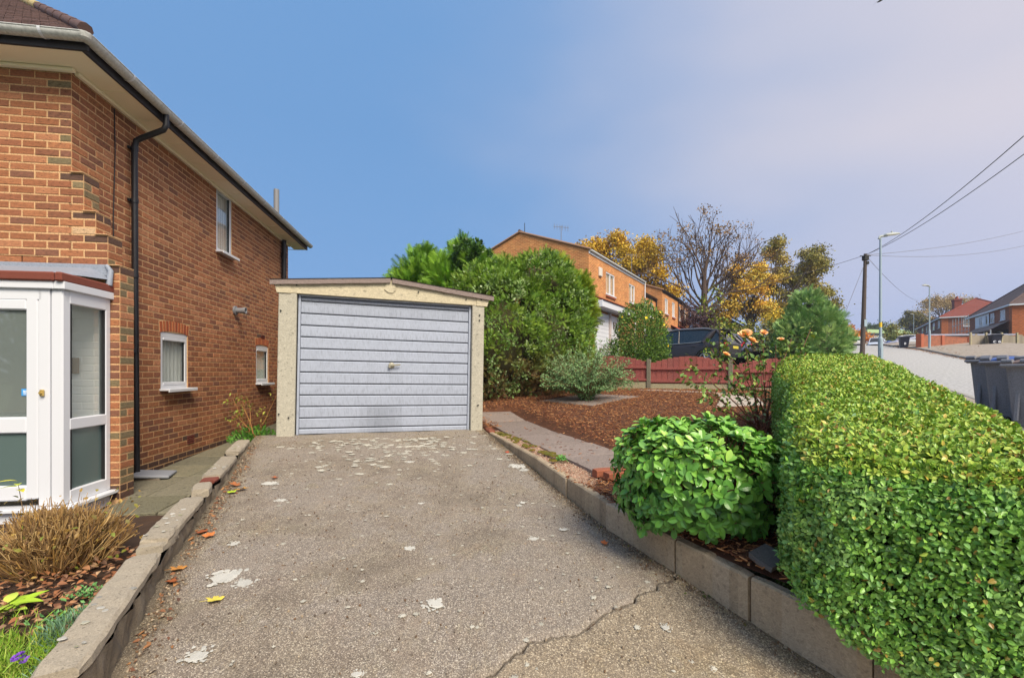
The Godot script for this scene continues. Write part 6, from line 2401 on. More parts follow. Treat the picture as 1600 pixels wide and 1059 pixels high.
# ------------------------------------------------------------------ cars and wheelie bins
# car frame: x forward, y up, z to the car's right; origin on the ground at the middle
func car(called: String, label: String, at: Transform3D, paint: Color, L: float, H: float, plate: Color) -> Node3D:
	var c := thing(called, label, "car", at, "cars parked up the street")
	var pm := mat(paint, 0.45)
	pm.metallic = 0.0
	pm.clearcoat_enabled = true
	pm.clearcoat = 0.35
	pm.clearcoat_roughness = 0.08
	var hl := L * 0.5
	var W := 0.90
	# [x, sill, shoulder, half width low, half width shoulder]
	var sec := [[-hl, 0.52, 0.90, 0.62, 0.64], [-hl + 0.06, 0.36, 0.98, 0.74, 0.76], [-hl + 0.22, 0.30, 1.03, 0.84, 0.84], [-hl + 0.6, 0.24, 1.04, W, 0.88], [-hl + 1.1, 0.22, 1.01, W, 0.88], [-0.3, 0.21, 0.98, W, 0.885], [0.5, 0.21, 0.955, W, 0.885], [1.05, 0.22, 0.94, W, 0.875], [1.45, 0.24, 0.90, W, 0.84], [hl - 0.4, 0.26, 0.83, 0.88, 0.78], [hl - 0.14, 0.28, 0.74, 0.80, 0.68], [hl, 0.36, 0.62, 0.62, 0.55]]
	for s in sec:
		s[2] *= H / 1.6
	var body := MB.new()
	var rings := []
	for s in sec:
		var r := []
		var lo: float = s[1]
		var hi: float = s[2]
		var mid := lerpf(lo, hi, 0.55)
		for q in [[0.0, lo - 0.02], [s[3] * 0.86, lo - 0.02], [s[3] * 0.99, lo + 0.10], [s[3] * 1.0, lerpf(lo, mid, 0.6)], [s[3] * 1.005, mid], [lerpf(s[3], s[4], 0.6), lerpf(mid, hi, 0.6)], [s[4], hi - 0.035], [s[4] * 0.95, hi], [s[4] * 0.5, hi + 0.025], [0.0, hi + 0.035]]:
			r.append(Vector3(s[0], q[1], q[0]))
		rings.append(r)
	for sgn in [1.0, -1.0]:
		var pts := []
		for r in rings:
			for p in r:
				pts.append(Vector3(p.x, p.y, p.z * sgn))
		body.grid(pts, 10, rings.size(), null, sgn > 0)
	for e in [0, rings.size() - 1]:
		var r: Array = rings[e]
		for k in range(1, 9):
			for sgn in [1.0, -1.0]:
				body.tri(Vector3(r[0].x, 0.6, 0), Vector3(r[k].x, r[k].y, r[k].z * sgn), Vector3(r[k + 1].x, r[k + 1].y, r[k + 1].z * sgn))
				body.orient(3, Vector3(0, 0.6, 0))
	var bd := part("body", body, pm, c)
	# greenhouse: glass all round, roof skin and pillars over it
	var k := H / 1.6
	var gs := [[-hl + 0.10, 1.02 * k, 0.74], [-hl + 0.55, 1.52 * k, 0.60], [-hl + 1.0, 1.575 * k, 0.625], [-0.4, 1.60 * k, 0.645], [0.25, 1.58 * k, 0.64], [0.60, 1.50 * k, 0.62], [1.38, 0.93 * k, 0.72]]
	var bl := [[-hl + 0.10, 1.02 * k, 0.76], [-hl + 0.6, 1.02 * k, 0.83], [-hl + 1.0, 1.01 * k, 0.855], [-0.4, 0.98 * k, 0.865], [0.25, 0.955 * k, 0.865], [0.7, 0.945 * k, 0.85], [1.40, 0.91 * k, 0.76]]
	var glass := MB.new()
	for sgn in [1.0, -1.0]:
		for i in gs.size() - 1:
			glass.quad(Vector3(bl[i][0], bl[i][1], bl[i][2] * sgn), Vector3(bl[i + 1][0], bl[i + 1][1], bl[i + 1][2] * sgn), Vector3(gs[i + 1][0], gs[i + 1][1] - 0.02, gs[i + 1][2] * sgn * 1.02), Vector3(gs[i][0], gs[i][1] - 0.02, gs[i][2] * sgn * 1.02))
			glass.orient(6, Vector3(0, 1.2, 0))
	for e in [[0, 1], [6, 5]]:
		glass.quad(Vector3(bl[e[0]][0], bl[e[0]][1] - 0.02, -bl[e[0]][2]), Vector3(bl[e[0]][0], bl[e[0]][1] - 0.02, bl[e[0]][2]), Vector3(gs[e[1]][0], gs[e[1]][1] - 0.02, gs[e[1]][2]), Vector3(gs[e[1]][0], gs[e[1]][1] - 0.02, -gs[e[1]][2]))
		glass.orient(6, Vector3(0, 1.0, 0))
	part("window", glass, M.carglass, c)
	var roof := MB.new()
	var rp := []
	for i in range(1, 6):
		for q in 9:
			var f := q / 8.0 * 2.0 - 1.0
			rp.append(Vector3(gs[i][0], gs[i][1] + 0.03 * (1.0 - f * f), gs[i][2] * f * 1.03))
	roof.grid(rp, 9, 5, null, true)
	for sgn in [1.0, -1.0]:
		roof.tube([Vector3(1.40, 0.92 * k, 0.76 * sgn), Vector3(0.62, 1.50 * k, 0.635 * sgn), Vector3(0.2, 1.575 * k, 0.655 * sgn), Vector3(-0.4, 1.59 * k, 0.662 * sgn), Vector3(-hl + 1.0, 1.565 * k, 0.645 * sgn), Vector3(-hl + 0.5, 1.50 * k, 0.62 * sgn), Vector3(-hl + 0.08, 1.0 * k, 0.76 * sgn)], [0.045, 0.04, 0.035, 0.035, 0.04, 0.06, 0.08], 8)
		roof.tube([Vector3(-0.18, 0.97 * k, 0.875 * sgn), Vector3(-0.10, 1.57 * k, 0.66 * sgn)], [0.035, 0.03], 6)
		roof.tube([Vector3(-hl + 0.95, 1.0 * k, 0.865 * sgn), Vector3(-hl + 0.72, 1.30 * k, 0.75 * sgn), Vector3(-hl + 0.55, 1.5 * k, 0.63 * sgn)], [0.09, 0.13, 0.06], 8)
	roof.box(Transform3D(Basis(Vector3(0, 0, 1), 0.06), Vector3(-hl + 0.36, 1.54 * k, 0)), Vector3(0.34, 0.035, 1.16), 0.012)
	part("roof", roof, pm, c)
	var rails := MB.new()
	for sgn in [1.0, -1.0]:
		rails.tube([Vector3(0.25, 1.60 * k, 0.60 * sgn), Vector3(0.1, 1.645 * k, 0.60 * sgn), Vector3(-1.2, 1.63 * k, 0.59 * sgn), Vector3(-1.45, 1.575 * k, 0.58 * sgn)], [0.018, 0.02, 0.02, 0.018], 6)
		rails.tube([Vector3(1.2, 0.955 * k, 0.86 * sgn), Vector3(0.2, 0.985 * k, 0.895 * sgn), Vector3(-0.9, 1.02 * k, 0.89 * sgn), Vector3(-1.35, 1.07 * k, 0.85 * sgn), Vector3(-1.5, 1.2 * k, 0.80 * sgn), Vector3(-1.35, 1.36 * k, 0.735 * sgn)], [0.012, 0.014, 0.014, 0.014, 0.014, 0.012], 5)
	part("trim", rails, M.alloy, c)
	for x in [-hl + 0.86, hl - 0.90]:
		for sgn in [1.0, -1.0]:
			var t := Transform3D(Basis(Vector3.RIGHT, PI / 2 * sgn), Vector3(x, 0.34, 0.90 * sgn))
			var ty := MB.new()
			ty.lathe(t, [Vector2(0.22, -0.22), Vector2(0.33, -0.22), Vector2(0.345, -0.18), Vector2(0.345, -0.02), Vector2(0.33, 0.012), Vector2(0.245, 0.016), Vector2(0.235, -0.02)], 24)
			var w := part("wheel", ty, M.tyre, c)
			var rim := MB.new()
			rim.lathe(t, [Vector2(0.0, 0.0), Vector2(0.05, 0.0), Vector2(0.06, -0.02)], 12)
			for q in 5:
				var a := TAU * q / 5.0
				rim.box(t * Transform3D(Basis(Vector3.UP, a), Vector3(cos(a) * 0.13, -0.012, -sin(a) * 0.13)), Vector3(0.20, 0.03, 0.06), 0.01)
			rim.lathe(t, [Vector2(0.20, -0.03), Vector2(0.215, 0.008), Vector2(0.24, 0.008), Vector2(0.245, -0.02)], 24)
			part("rim", rim, M.alloy, w)
			var ar := MB.new()
			var pts := []
			for q in 13:
				var a := PI * q / 12.0
				pts.append(Vector3(x + cos(a) * 0.40, 0.32 + sin(a) * 0.42, 0.895 * sgn))
			ar.tube(pts, [0.035, 0.035, 0.035, 0.035, 0.035, 0.035, 0.035, 0.035, 0.035, 0.035, 0.035, 0.035, 0.035], 6)
			ar.lathe(Transform3D(Basis(Vector3.RIGHT, PI / 2 * sgn), Vector3(x, 0.34, 0.89 * sgn)), [Vector2(0.0, 0.003), Vector2(0.40, 0.006)], 20)
			part("wheel_arch", ar, M.seal, c)
	for sgn in [1.0, -1.0]:
		var tl := MB.new()
		tl.box(Transform3D(Basis(Vector3.UP, -0.5 * sgn), Vector3(-hl + 0.13, 0.90 * k, 0.70 * sgn)), Vector3(0.16, 0.15, 0.40), 0.04)
		part("tail_light", tl, mat(Color8(168, 24, 34), 0.2), c)
		var hd := MB.new()
		hd.box(Transform3D(Basis(Vector3.UP, 0.5 * sgn), Vector3(hl - 0.25, 0.68 * k, 0.64 * sgn)), Vector3(0.30, 0.13, 0.34), 0.04)
		part("headlight", hd, mat(Color8(214, 218, 222), 0.12), c)
		var mi := MB.new()
		mi.box(Transform3D(Basis(Vector3.UP, 0.2 * sgn), Vector3(0.78, 1.03 * k, 0.98 * sgn)), Vector3(0.14, 0.14, 0.22), 0.04)
		part("mirror", mi, pm, c)
		var dh := MB.new()
		for x in [0.1, -0.85]:
			dh.box(Transform3D(Basis(), Vector3(x, 0.87 * k, 0.905 * sgn)), Vector3(0.18, 0.03, 0.03), 0.01)
		part("door_handle", dh, pm, c)
	var bm := MB.new()
	bm.bx(-hl - 0.0, 0.46, 0, 0.14, 0.24, 1.55, 0.05)
	bm.bx(hl - 0.04, 0.40, 0, 0.16, 0.22, 1.4, 0.05)
	part("bumper", bm, M.seal, c)
	var np := MB.new()
	np.bx(-hl - 0.01, 0.80 * k, 0, 0.02, 0.11, 0.52, 0.004)
	part("number_plate", np, mat(plate, 0.5), c)
	return c

func face_basis(fwd: Vector3) -> Basis:   # car basis with x along fwd
	var x := fwd.normalized()
	return Basis(x, Vector3.UP, x.cross(Vector3.UP)).orthonormalized()

func wheelie_bin(called: String, label: String, at: Transform3D, body: Material, lid: Material, group: String, mark := "") -> void:
	# bin frame: +z the front, -z the wheels and handle
	var b := thing(called, label, "wheelie bin", at, group)
	var rings := []
	for q in [[0.0, 0.20, 0.23], [0.06, 0.215, 0.25], [0.90, 0.285, 0.345], [0.97, 0.29, 0.355]]:
		var r := []
		for s in 24:
			var a := TAU * s / 24.0
			var cx: float = signf(cos(a)) * pow(absf(cos(a)), 0.35) * q[1]
			var cz: float = signf(sin(a)) * pow(absf(sin(a)), 0.35) * q[2]
			r.append(Vector3(cx, q[0], cz - (0.05 if q[0] < 0.1 else 0.0)))
		rings.append(r)
	var mb := MB.new()
	for k in 3:
		for s in 24:
			mb.quad(rings[k][s], rings[k][(s + 1) % 24], rings[k + 1][(s + 1) % 24], rings[k + 1][s])
			mb.orient(6, Vector3(0, 0.5, 0))
	for s in range(1, 23):
		mb.tri(rings[0][0], rings[0][s], rings[0][s + 1])
		mb.orient(3, Vector3(0, 0.5, 0))
	mb.bx(0, 0.985, 0, 0.61, 0.045, 0.74, 0.015)
	for x in [-0.12, 0.12]:   # stiffening flutes in the back
		mb.box(Transform3D(Basis(Vector3.RIGHT, 0.12), Vector3(x, 0.5, -0.325)), Vector3(0.06, 0.72, 0.03), 0.012)
	part("body", mb, body, b)
	var lm := MB.new()
	var pts := []
	var w := 9
	var h := 12
	for j in h:
		for i in w:
			var x := (float(i) / (w - 1) * 2.0 - 1.0)
			var z := lerpf(-0.36, 0.40, float(j) / (h - 1))
			var dome := 0.075 * (1.0 - pow(absf(x), 3.5)) * (1.0 - pow(absf((z - 0.02) / 0.40), 4.0)) - (0.03 if absf(x) > 0.99 or j == h - 1 else 0.0)
			pts.append(Vector3(x * 0.31, 1.03 + dome, z))
	lm.grid(pts, w, h, null, true)
	lm.bx(0, 1.025, 0.02, 0.63, 0.055, 0.77, 0.015)
	part("lid", lm, lid, b)
	var hm := MB.new()
	for x in [-0.22, 0.0, 0.22]:
		hm.tube([Vector3(x - 0.065, 1.065, -0.36), Vector3(x + 0.065, 1.065, -0.36)], [0.034, 0.034], 12)
	hm.tube([Vector3(-0.27, 1.0, -0.43), Vector3(0.27, 1.0, -0.43)], [0.022, 0.022], 8)
	for x in [-0.27, 0.27]:
		hm.tube([Vector3(x, 1.0, -0.43), Vector3(x, 1.0, -0.33)], [0.022, 0.022], 8)
	part("handle", hm, body, b)
	for x in [-0.27, 0.27]:
		var wm := MB.new()
		wm.lathe(Transform3D(Basis(Vector3(0, 0, 1), PI / 2), Vector3(x, 0.10, -0.30)), [Vector2(0.0, -0.03), Vector2(0.10, -0.03), Vector2(0.10, 0.03), Vector2(0.0, 0.03)], 16)
		part("wheel", wm, M.tyre, b)
	if mark:
		var tm := TextMesh.new()
		tm.text = mark
		var sf := SystemFont.new()
		sf.font_names = PackedStringArray(["Droid Sans"])
		sf.font_weight = 700
		tm.font = sf
		tm.font_size = 64
		tm.pixel_size = 0.26 / 64.0
		tm.depth = 0.01
		part("painted_mark", tm, M.upvc, b, Transform3D(Basis(Vector3.RIGHT, -0.09), Vector3(0.0, 0.45, 0.315)))

func cars_and_bins() -> void:
	car("parked_car", "dark grey crossover car with silver roof rails parked behind the red fence", Transform3D(face_basis(Vector3(-0.68, 0, -0.73)), V(7.65, 0.20, 20.2)), Color8(50, 45, 50), 4.38, 1.60, Color8(206, 190, 70))
	car("parked_car", "blue-grey car glimpsed behind the dark crossover", Transform3D(face_basis(Vector3(-0.75, 0, -0.66)), V(13.3, 0.92, 30.0)), Color8(92, 98, 122), 4.2, 1.48, Color8(206, 190, 70))
	car("parked_car", "white car parked by the orange tree, its rear towards us", Transform3D(face_basis(Vector3(0.62, 0, -0.78)), V(48.6, 3.28, 64.5)), Color8(224, 222, 216), 4.3, 1.62, Color8(206, 190, 70))
	car("parked_car", "pale silver-blue car parked nose towards us behind the lamp column", Transform3D(face_basis(Vector3(-0.66, 0, 0.75)), V(50.2, 3.15, 62.6)), Color8(186, 196, 214), 4.2, 1.52, Color8(226, 226, 220))
	car("parked_car", "white van-like car by the brick wall of the red roofed house", Transform3D(face_basis(Vector3(0.85, 0, 0.5)), V(62.0, 3.9, 70.0)), Color8(232, 234, 240), 4.4, 1.75, Color8(206, 190, 70))
	var blue := mat(Color8(52, 88, 158), 0.4)
	var black := mat(Color8(60, 62, 70), 0.45)
	var brown := mat(Color8(112, 92, 84), 0.5)
	var dk := mat(Color8(40, 44, 60), 0.5)
	var turn := Basis(Vector3.UP, atan2(0.80, -0.25))
	var gp := "grey wheelie bins on the pavement beyond the hedge"
	wheelie_bin("wheelie_bin", "grey wheelie bin with black lid, farthest of those beside the hedge", Transform3D(turn, V(8.95, -0.80, 8.35)), M.binplastic, black, gp)
	wheelie_bin("wheelie_bin", "grey wheelie bin with blue lid beside the hedge", Transform3D(turn, V(8.52, -0.84, 7.68)), M.binplastic, blue, gp)
	wheelie_bin("wheelie_bin", "grey wheelie bin with brown-black lid, nearest of those beside the hedge", Transform3D(turn, V(8.15, -0.90, 7.0)), M.binplastic, brown, gp)
	wheelie_bin("wheelie_bin", "grey wheelie bin with slate lid standing behind the blue-lidded one", Transform3D(turn, V(9.8, -0.78, 7.9)), M.binplastic, black, gp)
	var gq := "dark wheelie bins across the street"
	wheelie_bin("wheelie_bin", "dark navy wheelie bin with white marks in front of the timber fence", Transform3D(Basis(Vector3.UP, -0.5).scaled(Vector3(1.35, 1.0, 1.2)), V(40.4, 2.05, 38.0)), dk, dk, gq, "C 6")
	wheelie_bin("wheelie_bin", "black wheelie bin with white patch beside the brick garden wall", Transform3D(Basis(Vector3.UP, -0.5).scaled(Vector3(1.3, 1.1, 1.3)), V(37.6, 2.2, 43.6)), dk, dk, gq, "8")
	wheelie_bin("wheelie_bin", "dark blue wheelie bin just behind the far lamp post", Transform3D(Basis(Vector3.UP, -0.2).scaled(Vector3(1.2, 1.1, 1.2)), V(37.9, 2.15, 41.6)), mat(Color8(54, 44, 70), 0.5), mat(Color8(44, 70, 110), 0.5), gq)
	wheelie_bin("wheelie_bin", "blue wheelie bin far up the street before small trees", Transform3D(Basis(Vector3.UP, -0.2), V(55.0, 3.45, 66.5)), blue, blue, gq)


# ------------------------------------------------------------------ planting
func leaf_mesh(wr: float, fold: float, curl: float, seg := 3, peak := 0.8, tint := Color.WHITE) -> ArrayMesh:   # length 1 along y, face to +z
	var mb := MB.new()
	mb.col = tint
	var mid := []
	var lf := []
	var rt := []
	for k in seg + 1:
		var t := float(k) / seg
		var w := wr * 0.5 * pow(maxf(0.0, sin(PI * pow(t, peak))), 0.8 if peak < 1.0 else 0.62)
		if k == 0 or k == seg: w = 0.0
		var z := -curl * t * t
		mid.append(Vector3(0, t, z))
		lf.append(Vector3(-w, t, z + fold * w))
		rt.append(Vector3(w, t, z + fold * w))
	for k in seg:
		if k == 0:
			mb.tri(mid[0], mid[1], lf[1])
			mb.tri(mid[0], rt[1], mid[1])
		elif k == seg - 1:
			mb.tri(mid[k], mid[k + 1], lf[k])
			mb.tri(mid[k], rt[k], mid[k + 1])
		else:
			mb.quad(mid[k], mid[k + 1], lf[k + 1], lf[k])
			mb.quad(mid[k], rt[k], rt[k + 1], mid[k + 1])
	return mb.mesh()

func frond_mesh(n := 7, w := 0.10, spread := 0.75) -> ArrayMesh:   # a flat conifer spray
	var mb := MB.new()
	for k in n:
		var t := 0.08 + 0.8 * k / (n - 1.0)
		for sgn in [-1.0, 1.0]:
			var b := Vector3(0, t, -0.12 * t * t)
			var l := 0.52 * (1.0 - 0.75 * t) + 0.08
			var e := b + Vector3(sgn * l * spread, l * 0.8, -0.10 * l + 0.05 * sgn)
			mb.tri(b - Vector3(0, w * 0.5, 0), e, b + Vector3(0, w, 0))
	mb.tri(Vector3(-0.03, 0, 0), Vector3(0.03, 0, 0), Vector3(0, 1.0, -0.12))
	return mb.mesh()

func in_ell(k := 0.45) -> Vector3:   # a point in the unit ball, pushed towards its surface
	return rdir() * pow(rng.randf(), k)

func planting() -> void:
	privet()
	laurel()
	grey_shrub()
	conifers()
	rose()
	left_bed()

	var hy := thing("hypericum_bush", "rounded dark green bush dotted with yellow flowers behind the red fence", "bush", Transform3D())
	var c := V(3.98, 1.02, 14.0)
	var xs := []
	var cs := PackedColorArray()
	for k in 9500:
		var u := in_ell(0.22)
		var bump := 1.0 + 0.28 * noise.get_noise_3d(u.x * 2.2, u.y * 2.2, u.z * 2.2) + (0.25 if u.y < 0.0 and u.x < 0.0 else 0.0)
		var p := c + Vector3(u.x * 0.80, u.y * 1.14, u.z * 0.78) * bump
		xs.append(Transform3D(basis_yz(u + rdir() * 0.7 + Vector3(0, 0.4, 0), u + rdir() * 0.6, rf(0.06, 0.10)), p))
		cs.append(pick([lin(84, 120, 46), lin(66, 100, 40), lin(108, 140, 54), lin(128, 150, 62)]))
	for k in 5200:
		var u := in_ell(0.35)
		var p := V(3.75, 0.42, 13.9) + Vector3(u.x * 1.12, u.y * 0.66, u.z * 0.7)
		xs.append(Transform3D(basis_yz(u + rdir() * 0.7 + Vector3(0, 0.4, 0), u + rdir() * 0.6, rf(0.06, 0.10)), p))
		cs.append(pick([lin(88, 118, 46), lin(70, 100, 42), lin(116, 140, 54), lin(104, 140, 70)]))
	scatter("foliage", hy, leaf_mesh(0.42, 0.25, 0.15, 2), M.leaf, xs, cs)
	var st := MB.new()
	for k in 14:
		var u := rdir()
		st.tube([c + Vector3(rf(-0.15, 0.15), -1.1, rf(-0.15, 0.15)), c + Vector3(u.x * 0.3, -0.3, u.z * 0.3), c + Vector3(u.x * 0.6, absf(u.y) * 0.6, u.z * 0.6)], [0.016, 0.012, 0.005], 5)
	part("stems", st, M.twig, hy)
	for k in 12:
		var u := rdir()
		u.z = absf(u.z) * 0.8 + 0.2
		u.x += 0.35
		u.y += 0.2
		u = u.normalized()
		var fm := MB.new()
		fm.col = pick([lin(250, 214, 40), lin(240, 196, 30)])
		for q in 5:
			var a := TAU * q / 5.0
			var b := basis_yz(Vector3(cos(a), sin(a), 0.4), Vector3(0, 0, 1), 0.045)
			fm.tri(Vector3.ZERO, b * Vector3(-0.4, 0.8, 0), b * Vector3(0.1, 1, 0))
			fm.tri(Vector3.ZERO, b * Vector3(0.1, 1, 0), b * Vector3(0.5, 0.7, 0))
		part("flower", fm, M.leaf, hy, Transform3D(basis_yz(Vector3.UP.slide(u).normalized(), u), c + Vector3(u.x * 0.84, u.y * 1.18, u.z * 0.84)))

func rounded(p: Vector3, lo: Vector3, hi: Vector3, r: float) -> Array:   # a point of a box's surface brought onto the rounded box: [place, normal]
	var q := Vector3(clampf(p.x, lo.x + r, hi.x - r), clampf(p.y, lo.y, hi.y - r), clampf(p.z, lo.z + r, hi.z - r))
	var d := p - q
	d = d.normalized() if d.length() > 1e-5 else Vector3.UP
	return [q + d * r, d]

func privet() -> void:
	var h := thing("privet_hedge", "long clipped green privet hedge between front garden and street", "hedge")
	var a0 := -4.72
	var a1 := 0.45
	var top := func(a: float) -> float: return -0.27 + (a + 4.5) * 0.108 + 0.03 * noise.get_noise_2d(a * 1.5, 2.0)
	var left := func(a: float) -> float: return -1.04 - 0.17 * smoothstep(-2.3, -0.9, a) + 0.04 * noise.get_noise_2d(a * 2.0, 8.0)
	var leaf := leaf_mesh(0.6, 0.22, 0.15, 3)
	var vars := []
	var greens := [lin(106, 154, 64), lin(128, 174, 72), lin(150, 192, 86), lin(120, 166, 94), lin(166, 192, 84), lin(142, 176, 124)]
	for g in greens:
		vars.append(leaf_mesh(0.6, 0.22, 0.15, 4, 0.8, g))
	var xs := []
	var cs := PackedColorArray()
	var singles := []
	for k in 165000:
		var f := rng.randf()
		var a := a0 + (a1 - a0) * pow(rng.randf(), 1.35)
		var l: float = left.call(a)
		var t: float = top.call(a)
		var ht: float = t - land(a) + 0.25
		var p := Vector3.ZERO   # x across from the left face, y up from the foot, z along
		var w := -l
		if f < 0.27:
			p = Vector3(0, rf(0.0, ht), a)
		elif f < 0.62:
			p = Vector3(rf(0, w), ht, a)
		elif f < 0.72:
			p = Vector3(w, rf(0, ht), a)
		elif f < 0.95:
			p = Vector3(rf(0, w), rf(0, ht), a0)
			if rng.randf() < 0.3: p.y = ht - 0.25 * rng.randf()
		else:
			p = Vector3(rf(0, w), rf(0, ht), a1)
		if p.z <= a0 + 0.001:
			l = left.call(a0)
			w = -l
			p.x = minf(p.x, w)
			ht = top.call(a0) - land(a0) + 0.25
			p.y = minf(p.y, ht)
		elif p.z >= a1 - 0.001:
			l = left.call(a1)
			w = -l
			ht = top.call(a1) - land(a1) + 0.25
			p.y = minf(p.y, ht)
		var rr := rounded(p, Vector3(0, 0, a0), Vector3(w, ht, a1), 0.27)
		var q: Vector3 = rr[0]
		var n: Vector3 = rr[1]
		var depth := pow(rng.randf(), 1.6) * 0.12
		q += n * (0.05 * noise.get_noise_3d(q.x * 4.0, q.y * 4.0, q.z * 4.0) + 0.02 * noise.get_noise_3d(q.x * 13.0, q.y * 13.0, q.z * 13.0) - depth)
		if n.z < -0.5:   # the near end leans a little over the kerb
			q.z -= 0.05 * sin(q.y * 3.0)
		var wp := sp(q.z, l + q.x, 0.0)
		wp.y = EYE + land(q.z) - 0.25 + q.y
		if q.z < -3.9 and wp.y - EYE < lerpf(-0.94, -1.30, clampf((q.x + 0.03) / 0.6, 0.0, 1.0)) - 0.3 * smoothstep(-4.5, -3.9, q.z) + 0.05 * noise.get_noise_2d(q.x * 9.0, 3.0): continue
		var wn := Vector3(0.53, 0, -0.848) * n.z + Vector3(0.848, 0, 0.53) * n.x + Vector3.UP * n.y
		var dirv := (rdir() + Vector3(0, 0.35, 0) + wn * 0.25)
		var face := wn + rdir() * 0.62
		var size := rf(0.017, 0.031)
		var xf := Transform3D(basis_yz(dirv, face, size), wp)
		var c: Color
		var patch := noise.get_noise_3d(wp.x * 1.6, wp.y * 2.5, wp.z * 1.6)
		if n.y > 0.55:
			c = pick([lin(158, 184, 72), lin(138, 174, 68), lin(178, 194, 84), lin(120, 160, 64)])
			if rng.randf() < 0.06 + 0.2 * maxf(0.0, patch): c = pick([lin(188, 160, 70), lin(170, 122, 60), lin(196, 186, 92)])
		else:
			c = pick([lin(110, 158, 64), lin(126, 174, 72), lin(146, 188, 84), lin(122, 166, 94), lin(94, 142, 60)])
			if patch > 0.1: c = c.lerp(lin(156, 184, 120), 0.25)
			if rng.randf() < 0.025: c = pick([lin(176, 168, 70), lin(150, 120, 60)])
		var near := -wp.z
		if near < 2.45 and depth < 0.03 and wp.x / near < 1.12 and singles.size() < 300 and rng.randf() < 0.22 and wn.dot(Vector3(0, EYE, 0) - wp) > 0:
			singles.append(xf)
			continue
		xs.append(xf)
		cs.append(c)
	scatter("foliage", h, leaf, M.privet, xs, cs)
	for k in singles.size():
		part("leaf", vars[k % vars.size()], M.privet, h, singles[k])
	# the inner mass of twigs and old wood
	var core := MB.new()
	var pts := []
	var m := 26
	for j in m:
		var a := lerpf(a0 + 0.13, a1 - 0.13, j / (m - 1.0))
		var l: float = left.call(a)
		var y0 := land(a) + 0.10
		var y1: float = top.call(a) - 0.13
		for q in [[l + 0.15, y0], [l + 0.13, lerpf(y0, y1, 0.5)], [l + 0.16, y1 - 0.08], [l + 0.28, y1], [-0.28, y1], [-0.16, y1 - 0.08], [-0.13, lerpf(y0, y1, 0.5)], [-0.15, y0]]:
			pts.append(sp(a, q[0] + 0.03 * noise.get_noise_2d(a * 9.0, q[1] * 9.0), q[1]))
	core.grid(pts, 8, m, null, false)
	for e in [0, m - 1]:
		for k in range(1, 7):
			core.tri(pts[e * 8], pts[e * 8 + k], pts[e * 8 + k + 1])
	part("twigs", core, mat(Color8(92, 104, 56), 1.0, M.drive.albedo_texture, Vector3(6, 6, 6)), h)

